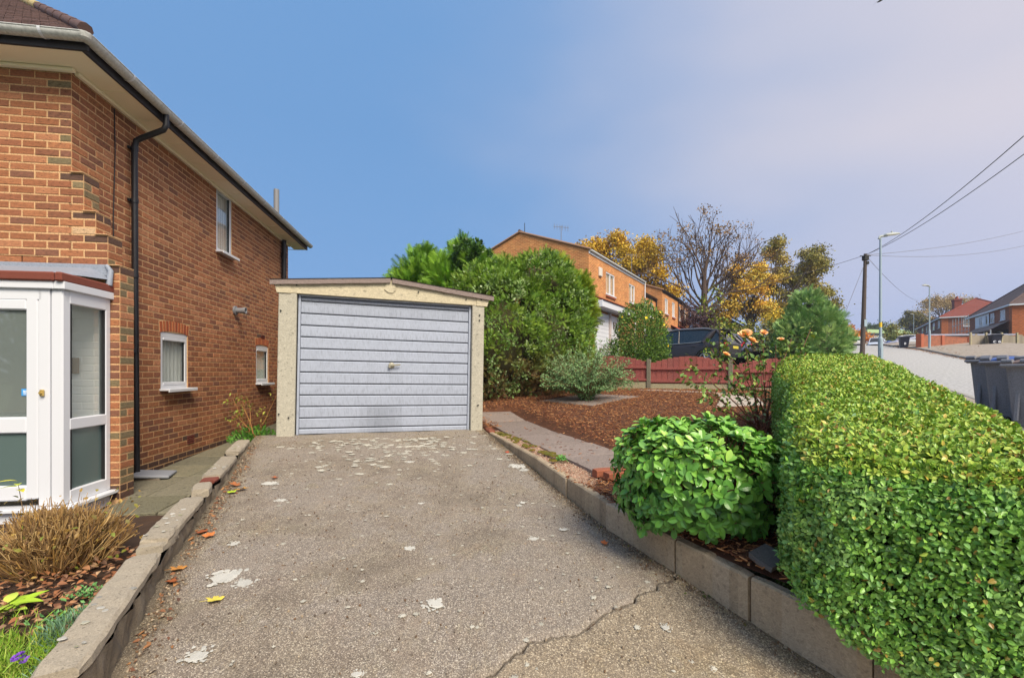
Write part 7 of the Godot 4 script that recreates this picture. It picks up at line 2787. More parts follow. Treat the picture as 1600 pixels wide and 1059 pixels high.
func laurel() -> void:
	var b := thing("laurel_bush", "glossy bright green laurel bush spilling over the retaining kerb", "bush")
	var c := V(1.21, -0.70, 3.0)
	var r := Vector3(0.545, 0.42, 0.53)
	var tints := [lin(104, 158, 64), lin(122, 174, 72), lin(86, 138, 58), lin(142, 190, 84), lin(112, 160, 82), lin(166, 206, 96), lin(78, 126, 62)]
	var vars := []
	for t in tints:
		vars.append([leaf_mesh(0.56, 0.22, 0.22, 6, 1.35, t), leaf_mesh(0.50, 0.34, 0.10, 6, 1.25, t)])
	var plain := [leaf_mesh(0.56, 0.22, 0.22, 5, 1.35), leaf_mesh(0.50, 0.34, 0.10, 5, 1.25)]
	var all := []
	var stems := MB.new()
	for k in 1350:
		var u := rdir()
		if u.y < -0.6: continue
		# a boxy dome
		var q := Vector3(signf(u.x) * pow(absf(u.x), 0.72), signf(u.y) * pow(absf(u.y), 0.72), signf(u.z) * pow(absf(u.z), 0.72))
		q = q.normalized() * lerpf(1.0, 1.12, absf(u.x * u.y) * 2.0)
		var rad := 0.92 + 0.10 * noise.get_noise_3d(u.x * 2.0, u.y * 2.0, u.z * 2.0) - pow(rng.randf(), 2.0) * 0.30
		var p := c + Vector3(q.x * r.x, q.y * r.y, q.z * r.z) * rad
		if u.y < 0: p.y = maxf(p.y, EYE - 1.0)
		var axis := (u * 1.0 + Vector3(0, 0.22 if u.y < 0.4 else 0.6, 0) + rdir() * 0.35).normalized()
		stems.tube([p - axis * 0.12, p], [0.004, 0.003], 4, false)
		var side := axis.cross(Vector3(0.3, 0.2, 0.9)).normalized()
		var n := 6 + rng.randi() % 3
		for j in n:
			var a := TAU * j / n + rf(-0.4, 0.4)
			var o := side.rotated(axis, a)
			var open := rf(0.9, 1.55) if u.y < 0.45 else rf(0.6, 1.4)
			var d := (axis * cos(open) + o * sin(open)).normalized()
			var up := (axis * sin(open) - o * cos(open)).normalized()
			var size := rf(0.050, 0.082) * (0.8 if open < 0.7 else 1.0)
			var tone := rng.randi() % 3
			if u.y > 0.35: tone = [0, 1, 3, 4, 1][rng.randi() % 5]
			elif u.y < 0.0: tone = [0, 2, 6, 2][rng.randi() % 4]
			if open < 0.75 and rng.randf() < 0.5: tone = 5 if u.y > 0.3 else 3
			var score := (p + d * 0.05).distance_to(Vector3(0, EYE, 0)) - 0.25 * u.dot((Vector3(0, EYE, 0) - p).normalized()) - rad * 0.4
			all.append([Transform3D(basis_yz(d, up, size), p - axis * rf(0.0, 0.03)), tone, score, rng.randi() % 2])
	all.sort_custom(func(x, y): return x[2] < y[2])
	var xs := [[], []]
	var cs := [PackedColorArray(), PackedColorArray()]
	for k in all.size():
		var q: Array = all[k]
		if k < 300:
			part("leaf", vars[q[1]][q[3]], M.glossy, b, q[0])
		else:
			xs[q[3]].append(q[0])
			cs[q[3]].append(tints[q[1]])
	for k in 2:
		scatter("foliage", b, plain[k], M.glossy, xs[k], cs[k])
	for k in 26:
		var u := rdir()
		stems.tube([c + Vector3(rf(-0.12, 0.12), -0.42, rf(-0.12, 0.12)), c + Vector3(u.x * 0.2, -0.1, u.z * 0.2), c + Vector3(u.x * 0.4, 0.25 * absf(u.y), u.z * 0.4)], [0.011, 0.008, 0.004], 5)
	part("stems", stems, M.cane, b)

func grey_shrub() -> void:
	var b := thing("grey_green_shrub", "loose grey-green shrub growing from a square slab in the bark bed", "shrub")
	var base := V(1.5, -0.62, 9.1)
	var leaf := leaf_mesh(0.34, 0.2, 0.2, 2)
	var xs := []
	var cs := PackedColorArray()
	var st := MB.new()
	for k in 190:
		var u := rdir()
		u.y = absf(u.y) * 1.0 - 0.12
		var tip := base + Vector3(u.x * 0.98, 0.44 + u.y * 0.92, u.z * 0.95) * rf(0.72, 1.06)
		var ctl := base + Vector3(u.x * 0.25, 0.42, u.z * 0.25)
		var pp := []
		var rr := []
		for j in 6:
			var f := j / 5.0
			pp.append(base.lerp(ctl, f).lerp(ctl.lerp(tip, f), f))
			rr.append(lerpf(0.010, 0.002, f))
		st.tube(pp, rr, 4, false)
		for j in 62:
			var f := pow(rng.randf(), 0.5)
			var p := base.lerp(ctl, f).lerp(ctl.lerp(tip, f), f) + rdir() * rf(0, 0.075)
			if p.y < base.y + 0.03: continue
			var o := (tip - ctl).normalized()
			xs.append(Transform3D(basis_yz(o * 0.9 + rdir(), Vector3.UP * 0.8 + rdir() * 0.8, rf(0.04, 0.075)), p))
			var hi := smoothstep(0.1, 1.0, p.y - base.y)
			cs.append(pick([lin(104, 142, 86), lin(126, 160, 108), lin(88, 126, 72)]).lerp(pick([lin(164, 186, 146), lin(146, 172, 108)]), hi * 0.7 * rng.randf()))
	scatter("foliage", b, leaf, M.dull, xs, cs)
	part("stems", st, M.twig, b)

func frond_mass(b: Node, ells: Array, count: int, size: Vector2, pal: Array, brown: float, mesh: Mesh, m: Material, called := "foliage") -> void:
	var xs := []
	var cs := PackedColorArray()
	var tot := 0.0
	for e in ells:
		tot += e[1].x * e[1].y
	for e in ells:
		var n := int(count * e[1].x * e[1].y / tot)
		var per := 26
		var k := 0
		while k < n:
			k += per
			var u := rdir()
			var bump := 1.0 + 0.12 * noise.get_noise_3d(u.x * 3.0 + e[0].x, u.y * 3.0, u.z * 3.0) + rf(-0.16, 0.05)
			var ctr: Vector3 = e[0] + u * e[1] * bump
			var rad := rf(0.10, 0.20) * pow(e[1].x, 0.5) * (size.y / 0.19) ** 0.5
			var tone := rf(0.8, 1.15)
			var hue := pick(pal)
			for j in per:
				var v := (rdir() + u * 0.35).normalized()
				var p := ctr + v * rad * pow(rng.randf(), 0.5) * 1.2
				if p.y < EYE - 0.62: continue
				var inside := false
				for f in ells:
					if f != e and ((p - f[0]) / f[1]).length() < 0.74:
						inside = true
				if inside: break
				var dirv := v * 0.7 + u * Vector3(0.5, 0.2, 0.5) + Vector3(0, 0.5, 0) + rdir() * 0.4
				xs.append(Transform3D(basis_yz(dirv, u + rdir() * 0.7 + Vector3(0, 0.3, 0), rf(size.x, size.y)), p))
				var c := hue.lerp(pick(pal), 0.45) * tone
				if brown > -50.0:
					var low := smoothstep(brown + 0.5, brown - 0.3, p.y - EYE + 0.3 * noise.get_noise_2d(p.x * 2.0, p.y * 2.0))
					c = c.lerp(pick([lin(110, 74, 60), lin(134, 90, 66), lin(96, 86, 54)]), low * 0.85)
				cs.append(c)
	scatter(called, b, mesh, m, xs, cs)

func ell_core(b: Node, ells: Array, k: float, m: Material) -> void:
	var mb := MB.new()
	for e in ells:
		var w := 15
		var h := 10
		var pts := []
		for j in h:
			for i in w:
				var a := TAU * i / (w - 1)
				var t := PI * j / (h - 1)
				pts.append(e[0] + Vector3(sin(t) * cos(a) * e[1].x, -cos(t) * e[1].y, sin(t) * sin(a) * e[1].z) * k)
		mb.grid(pts, w, h, null, true)
	part("branch_mass", mb, m, b)

func conifers() -> void:
	var fr := frond_mesh(6, 0.09, 0.7)
	var ivy := leaf_mesh(0.85, 0.12, 0.15, 3, 0.55)
	var inner := mat(Color8(70, 66, 38), 1.0)
	var hd := thing("conifer_hedge", "big overgrown conifer hedge matted with ivy to the right of garage", "hedge")
	var es := [[V(-0.35, 0.75, 10.6), Vector3(1.25, 1.75, 1.25)], [V(0.66, 0.8, 11.1), Vector3(1.2, 1.95, 1.2)], [V(1.05, 0.45, 11.9), Vector3(0.95, 1.75, 1.0)], [V(0.62, 2.05, 10.9), Vector3(0.85, 0.72, 0.8)], [V(-0.4, 1.9, 10.8), Vector3(0.9, 0.65, 0.8)]]
	frond_mass(hd, es, 56000, Vector2(0.06, 0.125), [lin(112, 152, 44), lin(92, 134, 40), lin(134, 168, 54), lin(76, 112, 38), lin(146, 170, 66)], 0.15, fr, M.leaf)
	frond_mass(hd, [es[0], es[1], es[3], es[2], es[4]], 30000, Vector2(0.035, 0.07), [lin(112, 146, 70), lin(140, 168, 98), lin(90, 126, 58), lin(176, 192, 138)], -99.0, ivy, M.glossy, "ivy")
	ell_core(hd, es, 0.60, inner)
	var tp_ := thing("golden_conifer", "yellow-green conifer top rising from the right end of the ivy hedge", "conifer")
	var e2 := [[V(1.36, 1.62, 11.7), Vector3(0.62, 0.85, 0.6)], [V(1.14, 2.3, 11.7), Vector3(0.26, 0.62, 0.26)]]
	frond_mass(tp_, e2, 4200, Vector2(0.14, 0.26), [lin(140, 160, 40), lin(164, 176, 56), lin(110, 140, 36)], -99.0, fr, M.leaf)
	ell_core(tp_, e2, 0.6, inner)
	var spec := [["feathery bright green conifer behind the left half of garage roof", [[V(-2.55, 1.3, 12.8), Vector3(0.85, 1.85, 0.85)], [V(-3.05, 1.5, 12.9), Vector3(0.5, 1.2, 0.6)], [V(-2.35, 2.5, 12.8), Vector3(0.3, 0.85, 0.3)]]], ["second green conifer between the feathery one and the ivy hedge", [[V(-1.55, 1.3, 12.4), Vector3(0.85, 1.75, 0.85)], [V(-1.45, 2.65, 12.4), Vector3(0.18, 0.95, 0.18)], [V(-0.9, 2.2, 12.0), Vector3(0.6, 0.7, 0.6)]]]]
	for q in spec:
		var t := thing("conifer", q[0], "conifer", Transform3D(), "conifers behind the garage")
		frond_mass(t, q[1], 9000, Vector2(0.16, 0.34), [lin(122, 170, 48), lin(102, 150, 42), lin(146, 186, 62), lin(84, 126, 40)], -99.0, fr, M.leaf)
		ell_core(t, q[1], 0.62, inner)
	var iv := thing("ivy_clump", "round dark ivy clump topping the conifers beside garage", "ivy")
	var e3 := [[V(-1.05, 2.98, 11.8), Vector3(0.42, 0.42, 0.4)]]
	frond_mass(iv, e3, 2000, Vector2(0.06, 0.10), [lin(66, 100, 42), lin(84, 116, 54), lin(52, 84, 38)], -99.0, ivy, M.glossy)
	ell_core(iv, e3, 0.45, inner)

func rose() -> void:
	var b := thing("rose_bush", "leggy rose bush with peach blooms and bare thorny stems", "rose bush")
	var base := V(3.2, -0.84, 5.75)
	var leaf := leaf_mesh(0.66, 0.2, 0.2, 3, 0.7)
	var xs := []
	var cs := PackedColorArray()
	var st := MB.new()
	var tips := [V(2.02, -0.06, 5.4), V(2.15, 0.12, 5.5), V(2.55, 0.28, 5.5), V(2.85, 0.46, 5.6), V(3.10, 0.45, 5.65), V(3.32, 0.38, 5.7), V(2.6, -0.02, 5.3), V(2.25, -0.30, 5.35), V(3.95, 0.58, 6.0), V(3.65, 0.5, 5.9), V(2.45, 0.30, 5.6), V(3.5, 0.15, 5.6), V(2.95, 0.2, 5.4), V(3.75, 0.25, 5.8)]
	for k in tips.size():
		var t: Vector3 = tips[k]
		var b2 := base + Vector3(rf(-0.12, 0.12), 0, rf(-0.08, 0.08))
		var ctl := b2.lerp(t, 0.35) + Vector3(rf(-0.12, 0.12), rf(0.0, 0.22), rf(-0.1, 0.1))
		var pp := []
		var rr := []
		for j in 9:
			var f := j / 8.0
			pp.append(b2.lerp(ctl, f).lerp(ctl.lerp(t, f), f) + rdir() * 0.012)
			rr.append(lerpf(0.012, 0.0035, f))
		st.tube(pp, rr, 6)
		for j in 3:   # side shoots
			var f := rf(0.35, 0.95)
			var p := b2.lerp(ctl, f).lerp(ctl.lerp(t, f), f)
			var e := p + (rdir() + Vector3(0, 0.5, 0)) * rf(0.08, 0.22)
			st.tube([p, e], [0.004, 0.002], 4)
			for n in 9:
				xs.append(Transform3D(basis_yz(rdir() + Vector3(0, -0.1, 0), Vector3.UP + rdir() * 0.7, rf(0.035, 0.075)), p.lerp(e, rng.randf()) + rdir() * 0.03))
				cs.append(pick([lin(84, 120, 50), lin(110, 146, 66), lin(136, 168, 84), lin(70, 98, 56), lin(148, 160, 70)]))
		for n in 40:
			var f := 1.0 - pow(rng.randf(), 2.0) * 0.55
			var p := b2.lerp(ctl, f).lerp(ctl.lerp(t, f), f) + rdir() * rf(0.01, 0.10)
			xs.append(Transform3D(basis_yz(rdir() + Vector3(0, -0.1, 0), Vector3.UP + rdir() * 0.7, rf(0.04, 0.08)), p))
			cs.append(pick([lin(84, 120, 50), lin(110, 146, 66), lin(140, 172, 88), lin(70, 98, 56), lin(156, 166, 74)]))
	for k in 16:   # low dead and half-bare wood
		var u := rdir()
		st.tube([base + Vector3(rf(-0.15, 0.15), 0, rf(-0.1, 0.1)), base + Vector3(u.x * 0.4, 0.35 + absf(u.y) * 0.5, u.z * 0.3)], [0.008, 0.003], 5)
		for n in 7:
			xs.append(Transform3D(basis_yz(rdir(), Vector3.UP + rdir(), rf(0.035, 0.065)), base + Vector3(u.x * rf(0.1, 0.4), rf(0.05, 0.5), u.z * 0.3) + rdir() * 0.06))
			cs.append(pick([lin(84, 116, 60), lin(120, 142, 92), lin(150, 164, 120)]))
	part("stems", st, M.cane, b)
	scatter("foliage", b, leaf, M.leaf, xs, cs)
	for q in [[V(2.86, 0.44, 5.58), 0.082], [V(2.93, 0.37, 5.56), 0.06], [V(3.10, 0.47, 5.6), 0.048], [V(3.34, 0.39, 5.65), 0.042], [V(2.56, 0.20, 5.45), 0.046]]:
		var fm := MB.new()
		for ring in 4:
			var n := 5 + ring * 2
			for j in n:
				var a := TAU * j / n + ring * 0.7
				var open := 0.12 + ring * 0.27 + rf(-0.1, 0.1)
				fm.col = pick([lin(255, 200, 130), lin(253, 186, 116), lin(255, 218, 164)])
				var d := Vector3(cos(a) * sin(open), cos(open), sin(a) * sin(open))
				var bs := basis_yz(d, Vector3(-d.x, 0.8, -d.z), q[1] * (0.70 + 0.12 * ring) * rf(0.85, 1.15))
				var p0 := bs * Vector3(-0.22, 0.05, 0)
				var p1 := bs * Vector3(0.22, 0.05, 0)
				var p2 := bs * Vector3(0.48, 0.65, -0.06)
				var p3 := bs * Vector3(0.22, 1.0, -0.02 - 0.10)
				var p4 := bs * Vector3(-0.22, 1.0, -0.02 - 0.10)
				var p5 := bs * Vector3(-0.48, 0.65, -0.06)
				fm.quad(p0, p1, p2, p5)
				fm.quad(p5, p2, p3, p4)
		part("bloom", fm, M.leaf, b, Transform3D(Basis.from_euler(Vector3(rf(0.3, 0.75), 0, rf(-0.35, 0.35))) * Basis(Vector3.UP, rf(0, 6)), q[0]))
	var sp_ := thing("yellowing_sapling", "slender sapling with yellow-green leaves behind the rose and fence", "sapling")
	var sb := V(6.0, -0.2, 13.2)
	var s2 := MB.new()
	xs = []
	cs = PackedColorArray()
	for k in 12:
		var p := sb + Vector3(0, 0.5 + k * 0.17, 0)
		var e := p + Vector3(rf(-0.5, 0.5), rf(0.1, 0.4), rf(-0.4, 0.4))
		s2.tube([p, e], [0.010, 0.003], 4)
		for n in 26:
			xs.append(Transform3D(basis_yz(rdir() + Vector3(0, -0.3, 0), Vector3.UP + rdir() * 0.8, rf(0.06, 0.11)), p.lerp(e, rf(0.3, 1.1)) + rdir() * 0.12))
			cs.append(pick([lin(150, 160, 60), lin(120, 142, 50), lin(180, 170, 64), lin(96, 120, 46)]))
	s2.tube([sb, sb + Vector3(0.03, 1.3, 0), sb + Vector3(0, 2.6, 0)], [0.025, 0.018, 0.005], 6)
	part("stem", s2, M.bark, sp_)
	scatter("foliage", sp_, leaf, M.leaf, xs, cs)

func left_bed() -> void:
	# clipped woody shrub
	var b := thing("twiggy_shrub", "hard pruned woody shrub of bare tan stems before the porch", "shrub")
	var base := V(-3.25, -1.42, 3.25)
	var pal := [lin(170, 138, 88), lin(146, 112, 70), lin(192, 162, 110), lin(112, 86, 58), lin(160, 124, 66)]
	var st := MB.new()
	for k in 900:
		st.col = pick(pal)
		var u := Vector2(rng.randfn(), rng.randfn()) * 0.42
		if u.length() > 0.95: u = u.normalized() * rf(0.4, 0.95)
		var hgt := 0.43 * sqrt(maxf(0.1, 1.0 - u.length_squared() * 0.85)) * rf(0.72, 1.08)
		var p0 := base + Vector3(u.x * 0.26, 0, u.y * 0.22)
		var p2 := base + Vector3(u.x * 0.50, hgt, u.y * 0.42)
		var p1 := p0.lerp(p2, 0.55) + rdir() * 0.05
		var r := rf(0.0022, 0.0052)
		st.tube([p0, p1, p2], [r * 1.2, r, r * 0.9], 5)
		if rng.randf() < 0.75:
			for j in 2:
				var e := p1.lerp(p2, rf(0.1, 0.8))
				st.tube([e, e + (rdir() + (p2 - p0).normalized() * 1.4) * rf(0.03, 0.085)], [r * 0.8, r * 0.6], 4)
	part("stems", st, mat(Color(1, 1, 1), 0.85), b).set_meta("kind", "stuff")
	var xs := []
	var cs := PackedColorArray()
	var leaf := leaf_mesh(0.6, 0.2, 0.25, 3)
	for k in 240:
		var u := rdir()
		xs.append(Transform3D(basis_yz(rdir(), rdir() + Vector3.UP, rf(0.02, 0.045)), base + Vector3(u.x * 0.5, rf(0.05, 0.5), u.z * 0.42)))
		cs.append(pick([lin(150, 120, 60), lin(120, 130, 50), lin(170, 140, 70), lin(110, 80, 50)]))
	scatter("sparse_leaves", b, leaf, M.leaf, xs, cs)

	# litter of fallen leaves
	xs = []
	cs = PackedColorArray()
	var fallen := leaf_mesh(0.62, 0.25, 0.35, 4, 0.7)
	for k in 1900:
		var x := rf(-3.3, -1.75)
		var d := rf(2.05, 3.5)
		if k > 1500:   # drifted along the wall
			var s := rf(-4.4, -1.2)
			var p := dr(s, drive_left(s) - rf(0.28, 0.45))
			x = p.x
			d = -p.z
		if dt(x, d).y > drive_left(dt(x, d).x) - 0.26: continue
		if d < 2.35 and x < -2.1: continue
		var up := Vector3.UP + rdir() * 0.5
		xs.append(Transform3D(basis_yz(Vector3(rng.randfn(), 0.1, rng.randfn()), up, rf(0.025, 0.062)), V(x, -1.385 + rf(0, 0.035) + (0.02 if d > 3.0 else 0.0), d)))
		cs.append(pick([lin(146, 100, 70), lin(120, 82, 62), lin(172, 126, 88), lin(96, 70, 54), lin(196, 160, 122), lin(134, 104, 84), lin(168, 108, 68)]))
	scatter("leaf_litter", self, fallen, M.dull, xs, cs)

	# lawn corner
	xs = []
	cs = PackedColorArray()
	var blade := leaf_mesh(0.07, 0.2, 0.35, 3)
	for k in 19000:
		var d := rf(1.5, 2.6)
		var x := rf(-3.2, -1.6)
		if dt(x, d).y > drive_left(dt(x, d).x) - 0.25: continue
		if d > 2.36 + 0.12 * noise.get_noise_1d(x * 3.0) and rng.randf() > 0.1: continue
		xs.append(Transform3D(basis_yz(Vector3(rng.randfn() * 0.5, 1, rng.randfn() * 0.5), rdir(), rf(0.03, 0.085)), V(x, -1.40, d)))
		cs.append(pick([lin(120, 160, 44), lin(146, 182, 56), lin(96, 138, 40), lin(166, 176, 84)]))
	scatter("grass", self, blade, M.leaf, xs, cs)

	# blue-green pinks along the wall, with a few flowers
	for q in [[V(-1.98, -1.40, 2.12), 0.20, "spreading blue-green pink plant with small pink flowers against low wall"], [V(-2.30, -1.40, 2.42), 0.16, "small blue-green tufted plant at the edge of the leaf litter"]]:
		var pk := thing("pink_plant", q[2], "plant", Transform3D(), "blue-green plants in the left bed")
		xs = []
		cs = PackedColorArray()
		for k in 1300:
			var u := in_ell(0.5)
			xs.append(Transform3D(basis_yz(Vector3(u.x, 0.8 + absf(u.y), u.z) + rdir() * 0.5, rdir(), rf(0.03, 0.06)), q[0] + Vector3(u.x * q[1] * 1.1, absf(u.y) * 0.10, u.z * q[1] * 1.3)))
			cs.append(pick([lin(104, 142, 116), lin(126, 160, 134), lin(86, 122, 92), lin(120, 150, 90)]))
		scatter("foliage", pk, leaf_mesh(0.10, 0.2, 0.3, 2), M.leaf, xs, cs)
		if q[1] > 0.18:
			for p in [[V(-1.93, -1.29, 2.16), lin(222, 110, 140)], [V(-2.07, -1.30, 2.20), lin(230, 150, 160)], [V(-2.03, -1.30, 2.02), lin(216, 60, 120)]]:
				flower(pk, p[0], 0.022, p[1], 9)
	var ver := thing("purple_flower", "purple flower cluster on a thin stem in the lawn corner", "flower")
	var fs := MB.new()
	fs.tube([V(-2.17, -1.41, 2.02), V(-2.165, -1.27, 2.01)], [0.003, 0.002], 5)
	part("stem", fs, mat(Color8(100, 130, 60), 0.8), ver)
	for k in 14:
		flower(ver, V(-2.165, -1.265, 2.0) + rdir() * 0.024, 0.011, pick([lin(130, 76, 190), lin(110, 60, 170)]), 5)
	xs = []
	cs = PackedColorArray()
	for k in 420:
		var q: Vector3 = [V(-2.42, -1.39, 2.66), V(-2.62, -1.39, 2.8), V(-2.2, -1.39, 2.55), V(-2.5, -1.39, 2.5)][k % 4]
		xs.append(Transform3D(basis_yz(Vector3(rng.randfn(), 1.0, rng.randfn()), rdir() + Vector3.UP, rf(0.018, 0.036)), q + Vector3(rng.randfn() * 0.05, rf(0.0, 0.05), rng.randfn() * 0.05)))
		cs.append(pick([lin(96, 150, 84), lin(120, 168, 96), lin(82, 130, 74)]))
	scatter("bed_weeds", self, leaf_mesh(0.5, 0.2, 0.25, 2), M.leaf, xs, cs)
	var lg := thing("broad_leaf_plant", "lime green broad leaved plant beside the twiggy shrub", "plant")
	for k in 12:
		var a := TAU * k / 12.0 + rf(-0.2, 0.2)
		var lm := leaf_mesh(0.55, 0.15, 0.4, 6, 0.75, pick([lin(170, 204, 60), lin(146, 188, 52), lin(196, 214, 90)]))
		part("leaf", lm, M.leaf, lg, Transform3D(basis_yz(Vector3(cos(a), rf(0.35, 1.0), sin(a)), Vector3(-cos(a) * 0.5, 1, -sin(a) * 0.5), rf(0.10, 0.16)), V(-2.92, -1.40, 2.62) + Vector3(cos(a) * 0.03, rf(0, 0.06), sin(a) * 0.03)))
	var yl := thing("yellow_sprig", "yellow-leaved sprig sticking up through the twiggy shrub", "plant")
	var ys := MB.new()
	ys.tube([V(-3.5, -1.3, 3.3), V(-3.53, -0.80, 3.25)], [0.004, 0.002], 5)
	part("stem", ys, M.twig, yl)
	for k in 4:
		var lm := leaf_mesh(0.42, 0.2, 0.3, 5, 0.8, pick([lin(206, 200, 66), lin(178, 190, 58)]))
		part("leaf", lm, M.leaf, yl, Transform3D(basis_yz(Vector3([0.9, -0.8, 0.5, -0.3][k], 0.25, 0.5), Vector3.UP, 0.10), V(-3.53, -0.84 + 0.02 * k, 3.25)))

	# weeds between wall end and garage post
	var wd := thing("weed_clump", "weedy seedling with yellowing leaves between path and garage post", "weed")
	var wbm := MB.new()
	xs = []
	cs = PackedColorArray()
	var wbs := V(-3.62, -1.0, 6.45)
	for k in 11:
		var e := wbs + Vector3(rf(-0.32, 0.22), rf(0.3, 0.68), rf(-0.15, 0.2))
		wbm.tube([wbs + Vector3(rf(-0.12, 0.12), 0, rf(-0.1, 0.1)), wbs.lerp(e, 0.5) + rdir() * 0.03, e], [0.008, 0.006, 0.003], 5)
		for n in 16:
			xs.append(Transform3D(basis_yz(rdir(), Vector3.UP + rdir() * 0.6, rf(0.035, 0.065)), e + rdir() * 0.09))
			cs.append(pick([lin(140, 150, 50), lin(110, 140, 50), lin(170, 166, 70), lin(120, 100, 60)]))
	for k in 900:
		var u := in_ell(0.5)
		xs.append(Transform3D(basis_yz(Vector3(u.x, 0.9, u.z) + rdir() * 0.5, rdir(), rf(0.03, 0.07)), wbs + Vector3(u.x * 0.34 - 0.05, absf(u.y) * 0.22, u.z * 0.28)))
		cs.append(pick([lin(80, 130, 44), lin(100, 150, 54), lin(64, 108, 40)]))
	part("stems", wbm, mat(Color8(170, 120, 70), 0.8), wd)
	scatter("foliage", wd, leaf_mesh(0.4, 0.2, 0.25, 2), M.leaf, xs, cs)

func flower(parent: Node, at: Vector3, r: float, c: Color, n: int) -> void:
	var fm := MB.new()
	fm.col = c
	for q in n:
		var a := TAU * q / n
		var bs := basis_yz(Vector3(cos(a), 0.5, sin(a)), Vector3.UP, r)
		fm.tri(Vector3.ZERO, bs * Vector3(0.42, 0.8, 0), bs * Vector3(0, 1, 0.1))
		fm.tri(Vector3.ZERO, bs * Vector3(0, 1, 0.1), bs * Vector3(-0.42, 0.8, 0))
	part("flower", fm, M.leaf, parent, Transform3D(Basis.from_euler(Vector3(0.5, 0, 0)), at))


# ------------------------------------------------------------------ trees
func tree(called: String, label: String, base: Vector3, crowns: Array, leaves: int, size: Vector2, pal: Array, trunk_r: float, clump := 0.55, fork := 0.45, category := "tree", group := "") -> void:
	var t := thing(called, label, category, Transform3D(), group)
	var wood := MB.new()
	var tot := 0.0
	var top := base
	for c in crowns:
		tot += c[1].x * c[1].y
		top += (c[0] - base) * (1.0 / crowns.size())
	var forkp := base.lerp(top, fork)
	forkp.x = base.x + (top.x - base.x) * fork * 0.6
	var mid := base.lerp(forkp, 0.5) + rdir() * trunk_r * 0.6
	wood.tube([base - Vector3(0, 0.3, 0), base + Vector3(0, 0.2, 0), mid, forkp, forkp.lerp(top, 0.6)], [trunk_r * 1.5, trunk_r * 1.1, trunk_r * 0.9, trunk_r * 0.75, trunk_r * 0.3], 8)
	var xs := []
	var cs := PackedColorArray()
	for c in crowns:
		var share: float = c[1].x * c[1].y / tot
		var m := maxi(5, int(share * 46))
		var per := int(leaves * share / m)
		for k in m:
			var u := in_ell(0.4)
			var ctr: Vector3 = c[0] + u * c[1] * 0.88
			var p0 := base.lerp(forkp, rf(0.75, 1.0)) if rng.randf() < 0.5 else forkp.lerp(top, rf(0.0, 0.6))
			var ctl := p0.lerp(ctr, 0.5) + Vector3(0, (ctr - p0).length() * 0.12, 0) + rdir() * (ctr - p0).length() * 0.10
			var pp := []
			var rr := []
			for j in 6:
				var f := j / 5.0
				pp.append(p0.lerp(ctl, f).lerp(ctl.lerp(ctr, f), f))
				rr.append(trunk_r * lerpf(0.28, 0.03, f))
			wood.tube(pp, rr, 5, false)
			var tone := rf(0.78, 1.15)
			var base_c := pick(pal)
			var sz := clump * rf(0.6, 1.25)
			for n in per:
				var o := Vector3(rng.randfn(), rng.randfn() * 0.75, rng.randfn()) * sz * 0.55
				xs.append(Transform3D(basis_yz(rdir() + Vector3(0, -0.3, 0), rdir() + Vector3(0, 0.7, 0), rf(size.x, size.y)), ctr + o))
				cs.append(base_c.lerp(pick(pal), 0.5) * tone)
			for n in 4:
				var e := ctr + rdir() * sz
				wood.tube([pp[4], e], [trunk_r * 0.05, trunk_r * 0.015], 4, false)
	part("trunk", wood, M.bark, t)
	scatter("crown", t, leaf_mesh(0.75, 0.2, 0.2, 2, 0.7), M.leaf, xs, cs)

func limb(wood: MB, p: Vector3, d: Vector3, l: float, r: float, depth: int, tips: Array) -> void:
	var pp := [p]
	var rr := [r]
	var q := p
	var dd := d
	for k in 4:
		dd = (dd + rdir() * 0.13 + Vector3(0, 0.045, 0)).normalized()
		q += dd * l * 0.25
		pp.append(q)
		rr.append(lerpf(r, r * 0.55, (k + 1) / 4.0))
	wood.tube(pp, rr, 7 if depth > 3 else 4, false)
	if depth == 0:
		tips.append(q)
		return
	var n := 2 + (1 if rng.randf() < 0.55 else 0)
	for k in n:
		var o := rdir()
		o = (o - dd * o.dot(dd)).normalized()
		var spread := rf(0.22, 0.62)
		var at: Vector3 = pp[4] if k < 2 else pp[2]
		limb(wood, at, (dd * cos(spread) + o * sin(spread)).normalized(), l * rf(0.66, 0.86), r * (0.58 if k else 0.64), depth - 1, tips)

